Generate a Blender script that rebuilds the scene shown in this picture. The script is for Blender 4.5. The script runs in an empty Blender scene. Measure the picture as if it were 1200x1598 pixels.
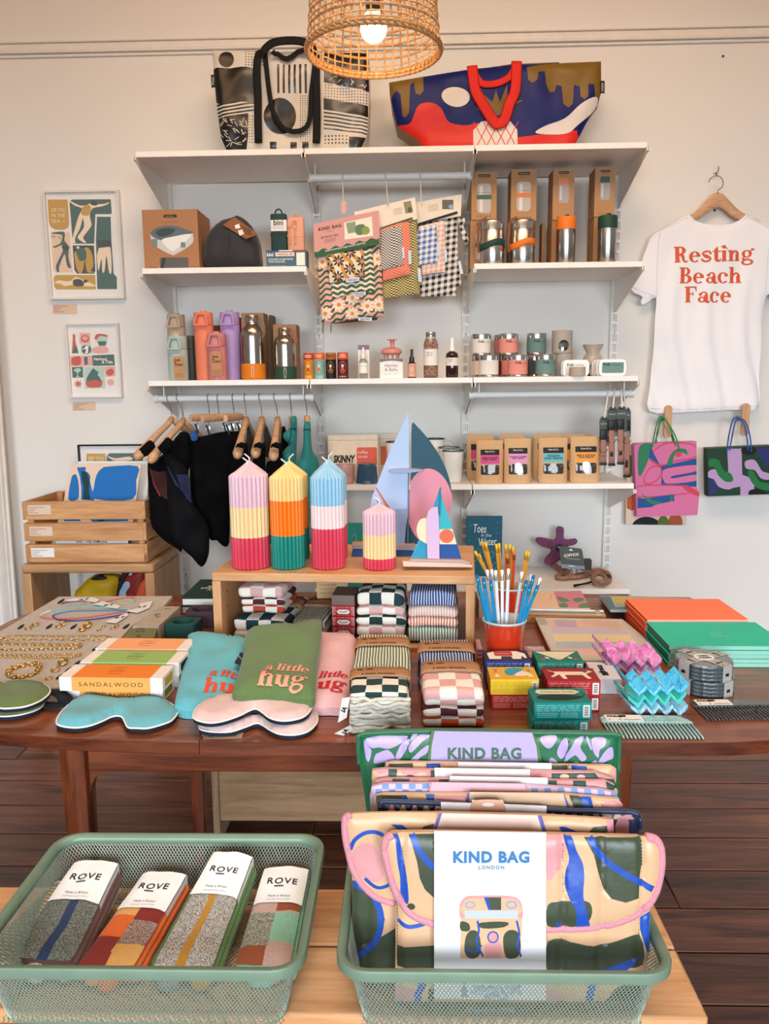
import bpy,math,random
from math import sin,cos,pi,radians,sqrt,atan2,floor,exp
from mathutils import Vector,Matrix,geometry,noise
random.seed(7)
SC=bpy.context.scene
COL=SC.collection
V=Vector
# ---------------------------------------------------------------- camera
CAMH=1.35
FPX,PIT,YAW,ROL=1254.36,0.157038,0.028189,0.010417
_cy,_sy=cos(YAW),sin(YAW)
_F=V((-_sy*cos(PIT),_cy*cos(PIT),-sin(PIT)));_R=V((_cy,_sy,0));_U=_R.cross(_F)
cam=bpy.data.cameras.new('camera');camo=bpy.data.objects.new('camera',cam);COL.objects.link(camo)
cam.sensor_fit='HORIZONTAL';cam.sensor_width=36;cam.lens=36*FPX/1200;cam.clip_start=.02
_r2=_R*cos(ROL)+_U*sin(-ROL)*-1;_u2=-_R*sin(ROL)+_U*cos(ROL)
# photograph turned a little: right side of the world sits higher in the frame
_r2=_R*cos(ROL)-_U*sin(ROL);_u2=_R*sin(ROL)+_U*cos(ROL)
mw=Matrix((_r2,_u2,-_F)).transposed().to_4x4();mw.translation=V((0,0,CAMH));camo.matrix_world=mw
SC.camera=camo
def _ray(px,py):
 du,dv=px-600,py-799
 u=cos(ROL)*du-sin(ROL)*dv;v=sin(ROL)*du+cos(ROL)*dv
 return _F+_R*(u/FPX)-_U*(v/FPX)
def gp(px,py,z):
 d=_ray(px,py);t=(z-CAMH)/d.z
 return V((d.x*t,d.y*t,z))
def wp(px,py,Y):
 d=_ray(px,py);t=Y/d.y
 return V((d.x*t,Y,d.z*t+CAMH))
# ---------------------------------------------------------------- light and exposure
SC.view_settings.view_transform='Standard';SC.view_settings.look='None'
SC.view_settings.gamma=1;SC.view_settings.use_curve_mapping=False
SC.view_settings.exposure=0.0
W=bpy.data.worlds.new('room_daylight');SC.world=W;W.use_nodes=True
nt=W.node_tree;bg=nt.nodes['Background']
tc=nt.nodes.new('ShaderNodeTexCoord');sx=nt.nodes.new('ShaderNodeSeparateXYZ');cr=nt.nodes.new('ShaderNodeValToRGB');mr=nt.nodes.new('ShaderNodeMapRange')
mr.inputs[1].default_value=-1;mr.inputs[2].default_value=1
nt.links.new(tc.outputs['Generated'],sx.inputs[0]);nt.links.new(sx.outputs[2],mr.inputs[0]);nt.links.new(mr.outputs[0],cr.inputs[0]);nt.links.new(cr.outputs[0],bg.inputs[0])
e=cr.color_ramp.elements
e[0].position=0;e[0].color=(.16,.12,.10,1);e[1].position=1;e[1].color=(.95,.74,.55,1)
q=e.new(.42);q.color=(.30,.28,.27,1);q=e.new(.52);q.color=(.98,.93,.86,1);q=e.new(.70);q.color=(.95,.92,.9,1)
bg.inputs[1].default_value=.31
def area(name,loc,tgt,sx_,sy_,power,col):
 l=bpy.data.lights.new(name,'AREA');l.shape='RECTANGLE';l.size=sx_;l.size_y=sy_;l.energy=power;l.color=col
 o=bpy.data.objects.new(name,l);COL.objects.link(o);o.location=loc
 o.rotation_euler=(V(tgt)-V(loc)).to_track_quat('-Z','Y').to_euler();return o
area('street_daylight',(-1.5,-6,2.6),(0,3,1.0),2.0,3.2,520,(.83,.92,1.0))
area('street_daylight',(1.9,-6,2.6),(0,3,1.0),2.0,3.2,520,(.83,.92,1.0))
area('ceiling_lamp_light',(.1,1.25,3.3),(.1,1.35,0),1.6,1.2,37,(1.0,.82,.62))
area('ceiling_lamp_light',(0,1.3,3.2),(0,3.3,2.0),3.6,.5,24,(1.0,.56,.27))
# ---------------------------------------------------------------- materials
def hx(h):
 if not isinstance(h,str):return tuple(h[:3])
 h=h.lstrip('#');c=[int(h[i:i+2],16)/255 for i in(0,2,4)]
 return tuple(x/12.92 if x<=.04045 else((x+.055)/1.055)**2.4 for x in c)
_mc={}
class N:
 """small node helper around one principled material"""
 def __init__(s,name,rough=.5,metal=0,**kw):
  s.m=bpy.data.materials.new(name);s.m.use_nodes=True;s.t=s.m.node_tree;s.b=s.t.nodes['Principled BSDF']
  s.b.inputs['Roughness'].default_value=rough;s.b.inputs['Metallic'].default_value=metal
  for k,v in kw.items():s.b.inputs[k.replace('_',' ')].default_value=v
 def n(s,ty,**kw):
  x=s.t.nodes.new('ShaderNode'+ty)
  for k,v in kw.items():setattr(x,k,v)
  return x
 def l(s,a,b):s.t.links.new(a,b)
 def math(s,op,a,b=None,c=None):
  x=s.n('Math',operation=op)
  for i,y in enumerate((a,b,c)):
   if y is None:continue
   if isinstance(y,(int,float)):x.inputs[i].default_value=y
   else:s.l(y,x.inputs[i])
  return x.outputs[0]
 def coord(s,kind='Object',scale=(1,1,1),rot=(0,0,0)):
  t=s.n('TexCoord');mp=s.n('Mapping');s.l(t.outputs[kind],mp.inputs[0])
  mp.inputs['Scale'].default_value=scale;mp.inputs['Rotation'].default_value=rot;return mp.outputs[0]
 def noise(s,co,scale,detail=2,rough=.5,dist=0):
  x=s.n('TexNoise');s.l(co,x.inputs['Vector']);x.inputs['Scale'].default_value=scale;x.inputs['Detail'].default_value=detail
  x.inputs['Roughness'].default_value=rough;x.inputs['Distortion'].default_value=dist;return x.outputs[0]
 def ramp(s,f,stops,interp='LINEAR'):
  x=s.n('ValToRGB');x.color_ramp.interpolation=interp;s.l(f,x.inputs[0]);e=x.color_ramp.elements
  while len(e)<len(stops):e.new(1)
  for i,(p,c)in enumerate(stops):e[i].position=p;e[i].color=hx(c)+(1,)
  return x.outputs[0]
 def mix(s,f,a,b,mode='MIX'):
  x=s.n('Mix',data_type='RGBA',blend_type=mode)
  for i,y in((0,f),(6,a),(7,b)):
   if isinstance(y,(int,float)):x.inputs[i].default_value=y
   elif isinstance(y,(str,tuple)):x.inputs[i].default_value=hx(y)+(1,)
   else:s.l(y,x.inputs[i])
  return x.outputs[2]
 def col(s,c):s.l(c,s.b.inputs['Base Color'])
 def bump(s,h,st=.3,dist=.001):
  x=s.n('Bump');s.l(h,x.inputs['Height']);x.inputs['Strength'].default_value=st;x.inputs['Distance'].default_value=dist
  s.l(x.outputs[0],s.b.inputs['Normal'])
def plain(c,rough=.5,metal=0,vary=.06,scale=30,bump=0,bscale=200,name=None,**kw):
 k=('p',c,rough,metal,vary,scale,bump,bscale,tuple(sorted(kw.items())))
 if k in _mc:return _mc[k]
 if rough>=.38:kw.setdefault('Specular_IOR_Level',.25)
 s=N(name or 'paint',rough,metal,**kw);r=hx(c)
 if vary:
  f=s.noise(s.coord(),scale,2)
  lo=tuple(x*(1-vary)for x in r);hi=tuple(min(1,x*(1+vary))for x in r)
  s.col(s.ramp(f,[(.3,lo),(.7,hi)]))
 else:s.b.inputs['Base Color'].default_value=r+(1,)
 if bump:s.bump(s.noise(s.coord(),bscale,3),bump)
 _mc[k]=s.m;return s.m
def cached(fn):
 def g(*a,**k):
  kk=(fn.__name__,a,tuple(sorted(k.items())))
  if kk not in _mc:_mc[kk]=fn(*a,**k)
  return _mc[kk]
 return g
@cached
def wood(c1,c2,axis='x',scale=1.0,rough=.45,grain=1.0,island=0,knots=0,coat=0):
 s=N('wood',rough,0,Coat_Weight=coat)
 sc={'x':(1.2,14,14),'y':(14,1.2,14),'z':(14,14,1.2)}[axis]
 co=s.coord('Object',tuple(v*scale for v in sc))
 if island:
  g=s.n('NewGeometry');cx=s.n('CombineXYZ');s.l(s.math('MULTIPLY',g.outputs['Random Per Island'],37),cx.inputs[0]);s.l(s.math('MULTIPLY',g.outputs['Random Per Island'],61),cx.inputs[2])
  va=s.n('VectorMath',operation='ADD');s.l(co,va.inputs[0]);s.l(cx.outputs[0],va.inputs[1]);co=va.outputs[0]
 a=s.noise(co,1.6,5,.6,1.2);b=s.noise(co,9,3,.7,.3)
 f=s.math('ADD',s.math('MULTIPLY',a,.7),s.math('MULTIPLY',b,.3))
 c=s.ramp(f,[(.36,c1),(.64,c2)])
 if knots:
  vo=s.n('TexVoronoi');s.l(co,vo.inputs['Vector']);vo.inputs['Scale'].default_value=.35
  c=s.mix(s.ramp(vo.outputs['Distance'],[(.05,(1,1,1)),(.16,(0,0,0))]),c,tuple(x*.25 for x in hx(c1)))
 if island:
  g=s.n('NewGeometry');h=s.n('HueSaturation');s.l(c,h.inputs['Color']);s.l(s.math('ADD',s.math('MULTIPLY',g.outputs['Random Per Island'],.75),.62),h.inputs['Value']);c=h.outputs[0]
 s.col(c);s.bump(f,.25*grain,.0015);return s.m
@cached
def fabric(c,scale=900,rough=.85,vary=.12,bump=.4,c2=None,big=12):
 s=N('fabric',rough,0,Sheen_Weight=.15)
 co=s.coord('Object');r=hx(c)
 f=s.noise(co,scale,1);g=s.noise(co,big,2)
 x=s.ramp(f,[(.35,tuple(v*(1-vary)for v in r)),(.65,tuple(min(1,v*(1+vary))for v in(hx(c2)if c2 else r)))])
 x=s.mix(.15,x,s.ramp(g,[(.4,tuple(v*.75 for v in r)),(.6,tuple(min(1,v*1.2)for v in r))]))
 s.col(x);s.bump(f,bump,.0008);return s.m
@cached
def marl(c1,c2,scale=850,rough=.9):
 s=N('marl_knit',rough,0,Sheen_Weight=.2);co=s.coord('Object',(1,.45,1))
 f=s.noise(co,scale,2,.7)
 s.col(s.ramp(f,[(.42,c1),(.58,c2)]));s.bump(f,.5,.001);return s.m
@cached
def uvstripe(cols,n,axis=0,soft=.06,rough=.9,knit=1,wob=0):
 """repeating stripes in uv; cols = tuple of (edge, colour)"""
 s=N('striped_knit',rough);t=s.n('TexCoord');sp=s.n('SeparateXYZ');s.l(t.outputs['UV'],sp.inputs[0])
 u=sp.outputs[axis]
 if wob:u=s.math('ADD',u,s.math('MULTIPLY',s.noise(s.coord('UV'),5,2),wob))
 f=s.math('FRACT',s.math('MULTIPLY',u,n))
 st=[]
 for i,(p,c)in enumerate(cols):st.append((p,c))
 s.col(s.ramp(f,st,'CONSTANT'))
 if knit:s.bump(s.math('ADD',s.math('SINE',s.math('MULTIPLY',u,n*2*pi)),s.noise(s.coord('Object'),700,1)),.6,.0012)
 return s.m
@cached
def uvcheck(c1,c2,nu,nv,rough=.9,c3=None,off=0.0):
 s=N('checked_knit',rough);t=s.n('TexCoord');sp=s.n('SeparateXYZ');s.l(t.outputs['UV'],sp.inputs[0])
 a=s.math('FLOOR',s.math('MULTIPLY',sp.outputs[0],nu));b=s.math('FLOOR',s.math('ADD',s.math('MULTIPLY',sp.outputs[1],nv),off))
 m=s.math('PINGPONG',s.math('ADD',a,b),1)
 s.col(s.mix(m,c1,c2));k=s.n('TexVoronoi');s.l(s.coord('Object'),k.inputs['Vector']);k.inputs['Scale'].default_value=330
 s.bump(k.outputs['Distance'],.6,.0012);return s.m
@cached
def steel(c='#c9c5bf',rough=.24):
 s=N('brushed_steel',rough,1.0);s.b.inputs['Base Color'].default_value=hx(c)+(1,)
 f=s.noise(s.coord('Object',(1,1,.02)),900,2);s.bump(f,.06,.0005);return s.m
@cached
def glass(c='#ffffff',rough=.02,ior=1.45):
 s=N('glass',rough,0,Transmission_Weight=1.0,IOR=ior);s.b.inputs['Base Color'].default_value=hx(c)+(1,);return s.m
@cached
def resin(c1,c2,c3,scale=28,rough=.18):
 s=N('marbled_resin',rough,0,Coat_Weight=.4);f=s.noise(s.coord(),scale,4,.6,2.5)
 s.col(s.ramp(f,[(.34,c1),(.5,c2),(.66,c3)]));return s.m
@cached
def film(alpha=.25,c='#ffffff',rough=.12):
 s=N('clear_film',rough);s.b.inputs['Base Color'].default_value=hx(c)+(1,);s.b.inputs['Alpha'].default_value=alpha
 s.bump(s.noise(s.coord(),35,3,.5,1),.5,.003);return s.m
# ---------------------------------------------------------------- mesh builder
def I():return Matrix.Identity(4)
def TR(x=0,y=0,z=0):return Matrix.Translation((x,y,z))
def RX(a):return Matrix.Rotation(radians(a),4,'X')
def RY(a):return Matrix.Rotation(radians(a),4,'Y')
def RZ(a):return Matrix.Rotation(radians(a),4,'Z')
FRONT=RX(90)
def objmat(o):
 m=Matrix.Translation(o.location)@o.rotation_euler.to_matrix().to_4x4()
 return objmat(o.parent)@m if o.parent else m
class MB:
 def __init__(s):s.v=[];s.f=[];s.m=[];s.u=[];s.mats=[]
 def mi(s,m):
  if m not in s.mats:s.mats.append(m)
  return s.mats.index(m)
 def add(s,vs,fs,m,X=None,uv=None):
  b=len(s.v)
  for i,p in enumerate(vs):
   p=V(p)if X is None else X@V(p)
   s.v.append(p);s.u.append(uv[i]if uv else(0,0))
  ms=m if isinstance(m,list)else None;k=None if ms else s.mi(m)
  for i,f in enumerate(fs):
   s.f.append([b+j for j in f]);s.m.append(s.mi(ms[i])if ms else k)
  return s
 def box(s,x0,x1,y0,y1,z0,z1,m,X=None):
  vs=[(x,y,z)for z in(z0,z1)for y in(y0,y1)for x in(x0,x1)]
  return s.add(vs,[(0,2,3,1),(4,5,7,6),(0,1,5,4),(2,6,7,3),(0,4,6,2),(1,3,7,5)],m,X,[(v[0],v[2])for v in vs])
 def rbox(s,x0,x1,y0,y1,z0,z1,r,m,X=None,seg=3,nu=1,fn=None,uvs=None):
  """rounded box; fn(p) may bend it; uv = (x along width, path along y/z)"""
  def ax(a,b,k):
   L=b-a;e=[a+r*(1-cos(pi/2*i/seg))for i in range(seg)]
   mid=[a+r+(L-2*r)*i/k for i in range(k+1)]
   return e+mid+[b-r*(1-cos(pi/2*i/seg))for i in range(seg-1,-1,-1)]
  k=nu if isinstance(nu,tuple)else(nu,nu,nu)
  A=[ax(x0,x1,k[0]),ax(y0,y1,k[1]),ax(z0,z1,k[2])]
  lo=(x0+r,y0+r,z0+r);hi=(x1-r,y1-r,z1-r)
  idx={};vs=[];uv=[];fs=[]
  def vert(p):
   key=tuple(round(c,6)for c in p)
   if key in idx:return idx[key]
   q=[min(max(p[i],lo[i]),hi[i])for i in range(3)];d=V(p)-V(q)
   if d.length>1e-9:d=d.normalized()*r
   P=V(q)+d
   if uvs:uv.append(uvs(P))
   else:uv.append(((P.x-x0)/(x1-x0),(P.y-y0)/(y1-y0)-(z1-P.z)/(y1-y0)))
   if fn:P=V(fn(P))
   idx[key]=len(vs);vs.append(P);return idx[key]
  for a in range(3):
   b,c=(a+1)%3,(a+2)%3
   for side in(0,1):
    for i in range(len(A[b])-1):
     for j in range(len(A[c])-1):
      quad=[]
      for bb,cc in((i,j),(i+1,j),(i+1,j+1),(i,j+1)):
       p=[0,0,0];p[a]=A[a][-1]if side else A[a][0];p[b]=A[b][bb];p[c]=A[c][cc];quad.append(vert(p))
      if len(set(quad))<3:continue
      fs.append(quad if side else quad[::-1])
  return s.add(vs,fs,m,X,uv)
 def lathe(s,prof,m,n=32,X=None,ang=2*pi,flute=None):
  vs=[];uv=[];fs=[];ms=[];full=abs(ang-2*pi)<1e-6;cnt=n if full else n+1
  for k,p in enumerate(prof):
   for i in range(cnt):
    a=ang*i/n;rr=p[0]*(flute(a)if flute else 1)
    vs.append((rr*cos(a),rr*sin(a),p[1]));uv.append((i/n,k/(len(prof)-1)))
  for k in range(len(prof)-1):
   mm=prof[k][2]if len(prof[k])>2 else m
   for i in range(n):
    j=(i+1)%cnt;a,b,c,d=k*cnt+i,k*cnt+j,(k+1)*cnt+j,(k+1)*cnt+i
    if prof[k][0]<1e-7:fs.append((a,c,d))
    elif prof[k+1][0]<1e-7:fs.append((a,b,d))
    else:fs.append((a,b,c,d))
    ms.append(mm)
  return s.add(vs,fs,ms,X,uv)
 def tube(s,pts,r,m,n=8,closed=False,X=None,cap=True,flat=1.0,up=None):
  pts=[V(p)for p in pts];L=len(pts);rr=r if isinstance(r,(list,tuple))else[r]*L
  vs=[];fs=[];uv=[];prev=None
  for i,p in enumerate(pts):
   if closed:t=pts[(i+1)%L]-pts[i-1]
   else:t=pts[min(i+1,L-1)]-pts[max(i-1,0)]
   if t.length<1e-9:t=V((0,0,1))
   t.normalize()
   if up is not None:a=V(up)
   else:a=prev if prev is not None else(V((0,0,1))if abs(t.z)<.9 else V((1,0,0)))
   a=(a-t*a.dot(t));a=a.normalized()if a.length>1e-6 else t.orthogonal().normalized()
   prev=a;b=t.cross(a)
   for k in range(n):
    an=2*pi*k/n;vs.append(p+(a*cos(an)*flat+b*sin(an))*rr[i]);uv.append((k/n,i/max(1,L-1)))
  for i in range(L if closed else L-1):
   for k in range(n):
    a0,b0=i*n+k,i*n+(k+1)%n;a1,b1=((i+1)%L)*n+k,((i+1)%L)*n+(k+1)%n
    fs.append((a0,b0,b1,a1))
  if cap and not closed:fs.append(tuple(range(n))[::-1]);fs.append(tuple((L-1)*n+k for k in range(n)))
  return s.add(vs,fs,m,X,uv)
 def prism(s,poly,h,m,X=None,side=None):
  """poly in xy, extruded from z=0 to z=h"""
  n=len(poly);A=sum(poly[i][0]*poly[(i+1)%n][1]-poly[(i+1)%n][0]*poly[i][1]for i in range(n))
  if A<0:poly=poly[::-1]
  tri=geometry.tessellate_polygon([[V((p[0],p[1],0))for p in poly]])if n>4 else[tuple(range(n))]
  vs=[(p[0],p[1],0)for p in poly]+[(p[0],p[1],h)for p in poly];fs=[];ms=[]
  for t in tri:
   t=list(t)
   if len(t)==3 and(V((poly[t[1]][0]-poly[t[0]][0],poly[t[1]][1]-poly[t[0]][1])).cross(V((poly[t[2]][0]-poly[t[0]][0],poly[t[2]][1]-poly[t[0]][1]))))<0:t=t[::-1]
   fs.append(t[::-1]);fs.append([j+n for j in t]);ms+=[m,m]
  if abs(h)>1e-9:
   for i in range(n):fs.append((i,(i+1)%n,n+(i+1)%n,n+i));ms.append(side or m)
  return s.add(vs,fs,ms,X,[(v[0],v[1])for v in vs])
 def flat(s,poly,z,m,X=None):
  """single-sided coloured shape lying at height z of a drawing plane"""
  n=len(poly);vs=[V((p[0],p[1],z))for p in poly]
  tri=geometry.tessellate_polygon([vs])if n>3 else[(0,1,2)];fs=[]
  for t in tri:
   a,b,c=(vs[i]for i in t)
   fs.append(t if(b-a).cross(c-a).z>0 else(t[0],t[2],t[1]))
  return s.add(vs,fs,m,X)
 def sheet(s,fn,nu,nv,m,X=None,flip=False,closeu=False):
  vs=[];uv=[];fs=[];cu=nu if closeu else nu+1
  for j in range(nv+1):
   for i in range(cu):vs.append(fn(i/nu,j/nv));uv.append((i/nu,j/nv))
  for j in range(nv):
   for i in range(nu):
    a,b,c,d=j*cu+i,j*cu+(i+1)%cu,(j+1)*cu+(i+1)%cu,(j+1)*cu+i
    fs.append((a,d,c,b)if flip else(a,b,c,d))
  return s.add(vs,fs,m,X,uv)
 def panel(s,fn,outline,shapes,base,res=.05,X=None,flip=False):
  """one skin cut along the outlines of its printed shapes; fn(u,v)->3D"""
  pts=[];ed=[]
  def loop(pl):
   b=len(pts);pts.extend(V((p[0],p[1]))for p in pl)
   for i in range(len(pl)):ed.append((b+i,b+(i+1)%len(pl)))
  ol=dense(outline,res);loop(ol)
  for pl,m in shapes:loop(dense(pl,res*1.5))
  xs=[p[0]for p in outline];ys=[p[1]for p in outline];x0,x1,y0,y1=min(xs),max(xs),min(ys),max(ys)
  nx,ny=max(2,int((x1-x0)/res)),max(2,int((y1-y0)/res))
  for i in range(nx+1):
   for j in range(ny+1):
    p=(x0+(x1-x0)*(i+.37*(j%2)*.5)/nx,y0+(y1-y0)*j/ny)
    if pip(p,outline):pts.append(V(p))
  r=geometry.delaunay_2d_cdt(pts,ed,[],0,1e-6,False);vv,ff=r[0],r[2]
  bb=[(min(p[0]for p in pl),max(p[0]for p in pl),min(p[1]for p in pl),max(p[1]for p in pl))for pl,m in shapes]
  fs=[];ms=[]
  for f in ff:
   c=(sum(vv[i][0]for i in f)/3,sum(vv[i][1]for i in f)/3)
   if not pip(c,outline):continue
   mm=base
   for k in range(len(shapes)-1,-1,-1):
    q=bb[k]
    if q[0]<=c[0]<=q[1]and q[2]<=c[1]<=q[3]and pip(c,shapes[k][0]):mm=shapes[k][1];break
   a,b,d=f[0],f[1],f[2]
   ccw=(vv[b][0]-vv[a][0])*(vv[d][1]-vv[a][1])-(vv[b][1]-vv[a][1])*(vv[d][0]-vv[a][0])>0
   fs.append((a,b,d)if ccw!=flip else(a,d,b));ms.append(mm)
  return s.add([fn(p[0],p[1])for p in vv],fs,ms,X,[(p[0],p[1])for p in vv])
 def text(s,body,m,X=None,w=None,h=None,cx=0,cy=0,z=.0006,bold=0,shear=0,align='c',fn=None,sp=1.0,gap=1.0):
  """lettering: w or h fits the size, centred on (cx, cy)"""
  vs,fs=glyphs(body,bold,shear,align,sp,gap)
  if not vs:return s
  x0=min(p[0]for p in vs);x1=max(p[0]for p in vs);y0=min(p[1]for p in vs);y1=max(p[1]for p in vs)
  kx=(w/(x1-x0))if w else None;ky=(h/(y1-y0))if h else None
  kx=kx or ky;ky=ky or kx
  ox={'c':(x0+x1)/2,'l':x0,'r':x1}[align]
  P=[((p[0]-ox)*kx+cx,(p[1]-(y0+y1)/2)*ky+cy)for p in vs]
  return s.add([fn(p[0],p[1],z)if fn else(p[0],p[1],z)for p in P],fs,m,X)
 def build(s,name,parent=None,loc=None,rz=0,smooth=35,bevel=0,world=False,sub=0,solid=0,bseg=2):
  me=bpy.data.meshes.new(name);o=bpy.data.objects.new(name,me);COL.objects.link(o)
  if parent is not None:o.parent=parent
  if loc is not None:o.location=loc;o.rotation_euler=(0,0,rz)
  v=s.v
  if world:
   Mi=objmat(o).inverted();v=[Mi@p for p in v]
  me.from_pydata([tuple(p)for p in v],[],s.f)
  for m in s.mats:me.materials.append(m)
  me.polygons.foreach_set('material_index',s.m)
  uvl=me.uv_layers.new(name='UVMap');li=[0]*len(me.loops);me.loops.foreach_get('vertex_index',li)
  buf=[]
  for i in li:buf+=[s.u[i][0],s.u[i][1]]
  uvl.data.foreach_set('uv',buf)
  if smooth:
   me.polygons.foreach_set('use_smooth',[True]*len(me.polygons));me.set_sharp_from_angle(angle=radians(smooth))
  me.update()
  if solid:md=o.modifiers.new('thickness','SOLIDIFY');md.thickness=solid;md.offset=0
  if bevel:md=o.modifiers.new('edges','BEVEL');md.width=bevel;md.segments=bseg;md.limit_method='ANGLE';md.angle_limit=radians(40)
  if sub:md=o.modifiers.new('soft','SUBSURF');md.levels=sub;md.render_levels=sub
  return o
_gc={}
def glyphs(body,bold,shear,align,sp,gap):
 k=(body,bold,shear,align,sp,gap)
 if k in _gc:return _gc[k]
 c=bpy.data.curves.new('lettering','FONT');c.body=body;c.size=1;c.offset=bold;c.shear=shear;c.space_character=sp;c.space_line=gap
 c.align_x={'c':'CENTER','l':'LEFT','r':'RIGHT'}[align];c.resolution_u=3;c.fill_mode='FRONT'
 o=bpy.data.objects.new('lettering',c);me=bpy.data.meshes.new_from_object(o)
 vs=[(v.co.x,v.co.y)for v in me.vertices];fs=[]
 for p in me.polygons:
  f=list(p.vertices)
  fs.append(f if p.normal.z>0 else f[::-1])
 bpy.data.objects.remove(o);bpy.data.curves.remove(c);bpy.data.meshes.remove(me)
 _gc[k]=(vs,fs);return _gc[k]
def pip(p,poly):
 x,y=p[0],p[1];c=False;j=len(poly)-1
 for i in range(len(poly)):
  a,b=poly[i],poly[j]
  if(a[1]>y)!=(b[1]>y)and x<(b[0]-a[0])*(y-a[1])/(b[1]-a[1])+a[0]:c=not c
  j=i
 return c
def dense(pl,res):
 o=[]
 for i in range(len(pl)):
  a,b=pl[i],pl[(i+1)%len(pl)];n=max(1,int(math.hypot(b[0]-a[0],b[1]-a[1])/res))
  for k in range(n):o.append((a[0]+(b[0]-a[0])*k/n,a[1]+(b[1]-a[1])*k/n))
 return o
def sm(pts,k=5,closed=True):
 o=[];n=len(pts)
 for i in range(n if closed else n-1):
  g=(lambda j:pts[j%n])if closed else(lambda j:pts[min(max(j,0),n-1)])
  p0,p1,p2,p3=g(i-1),g(i),g(i+1),g(i+2)
  for t in range(k):
   t/=k
   o.append(tuple(.5*(2*p1[d]+(p2[d]-p0[d])*t+(2*p0[d]-5*p1[d]+4*p2[d]-p3[d])*t*t+(3*p1[d]-p0[d]-3*p2[d]+p3[d])*t**3)for d in range(len(p1))))
 if not closed:o.append(tuple(pts[-1]))
 return o
def stroke(pts,w,k=5):
 p=sm(pts,k,False);L=[];R=[];n=len(p)
 for i in range(n):
  a,b=p[max(0,i-1)],p[min(n-1,i+1)];d=math.hypot(b[0]-a[0],b[1]-a[1])or 1;nx,ny=-(b[1]-a[1])/d,(b[0]-a[0])/d
  ww=w if not isinstance(w,tuple)else w[0]+(w[1]-w[0])*i/(n-1)
  L.append((p[i][0]+nx*ww/2,p[i][1]+ny*ww/2));R.append((p[i][0]-nx*ww/2,p[i][1]-ny*ww/2))
 return L+R[::-1]
def ell(cx,cy,rx,ry=None,rot=0,n=24):
 ry=ry or rx;c,s_=cos(radians(rot)),sin(radians(rot))
 return[(cx+rx*cos(2*pi*i/n)*c-ry*sin(2*pi*i/n)*s_,cy+rx*cos(2*pi*i/n)*s_+ry*sin(2*pi*i/n)*c)for i in range(n)]
def rect(x0,y0,x1,y1):return[(x0,y0),(x1,y0),(x1,y1),(x0,y1)]
def rrect(x0,y0,x1,y1,r,k=5,corners=(1,1,1,1)):
 """corners: lower left, lower right, upper right, upper left"""
 o=[]
 for q,(cx,cy,a0)in enumerate(((x0+r,y0+r,pi),(x1-r,y0+r,1.5*pi),(x1-r,y1-r,0),(x0+r,y1-r,.5*pi))):
  if corners[q]:
   for i in range(k+1):a=a0+pi/2*i/k;o.append((cx+r*cos(a),cy+r*sin(a)))
  else:o.append([(x0,y0),(x1,y0),(x1,y1),(x0,y1)][q])
 return o
def lerp(a,b,t):return a+(b-a)*t
# ---------------------------------------------------------------- scene objects
def tag(o,label=None,cat=None,group=None,kind=None):
 if label:o['label']=label
 if cat:o['category']=cat
 if group:o['group']=group
 if kind:o['kind']=kind
 return o
def thing(name,label,cat,loc,rz=0,group=None):
 o=bpy.data.objects.new(name,None);COL.objects.link(o);o.empty_display_size=.05
 o.location=loc;o.rotation_euler=(0,0,radians(rz));return tag(o,label,cat,group)
def copy_tree(o,loc=None,rz=None,label=None,group=None,parent=None):
 c=o.copy();COL.objects.link(c);c.parent=parent
 if loc is not None:c.location=loc
 if rz is not None:c.rotation_euler=(0,0,radians(rz))
 if label:c['label']=label
 if group:c['group']=group
 for ch in[x for x in COL.objects if x.parent==o]:copy_tree(ch,parent=c)
 return c
WHITE='#f4f3f0'
# ================================================================ THE SETTING
WALL=3.387
def wall_mat():
 s=N('wall_paint',.85);f=s.noise(s.coord(),1.3,3);s.col(s.ramp(f,[(.3,'#e2dfda'),(.7,'#e6e3de')]));s.bump(s.noise(s.coord(),60,4),.08,.002);return s.m
wallm=wall_mat()
trimm=plain('#e2ddd6',.5,vary=.03)
tag(MB().box(-3.2,3.2,WALL,WALL+.1,0,3.45,wallm).build('wall_back'),kind='structure')
tag(MB().box(-3.2,3.2,-2.2,WALL+.1,3.4,3.5,plain('#efe3d3',.9,vary=.03)).build('ceiling'),kind='structure')
tag(MB().box(-3.2,3.2,-2.0,-1.9,2.12,3.4,plain('#d9cfc2',.9,vary=.03)).build('light_block_header'),kind='structure')  # unseen window header slab, added to cut daylight off the upper wall
# picture rail: three fine mouldings
b=MB()
for i,(z0,z1,d)in enumerate(((2.640,2.652,.010),(2.652,2.664,.022),(2.664,2.690,.012),(2.690,2.696,.020))):b.box(-3.2,3.2,WALL-d,WALL+.001,z0,z1,trimm)
tag(b.build('trim_1',bevel=.003),kind='structure')
b=MB();b.box(-3.2,3.2,WALL-.018,WALL+.001,0,.15,trimm);b.box(-3.2,3.2,WALL-.012,WALL+.001,.15,.165,trimm)
tag(b.build('baseboard_back',bevel=.002),kind='structure')
# floor boards
b=MB();y=-.9;k=0
fl=wood('#3a1d13','#7a4731','x',.8,.45,.8,1,1)
while y<WALL:
 xs=[-3.2];x=-3.2+random.uniform(.3,2)
 while x<3.2:xs.append(x);x+=random.uniform(1.6,3.2)
 xs.append(3.2)
 for i in range(len(xs)-1):b.box(xs[i]+.0015,xs[i+1]-.0015,y+.003,min(y+.163,WALL),-.02,random.uniform(-.001,.001),fl)
 y+=.166;k+=1
b.box(-3.2,3.2,-.9,WALL,-.05,-.012,plain('#140b08',.9))
tag(b.build('floor',bevel=.002,bseg=1),kind='structure')
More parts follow.
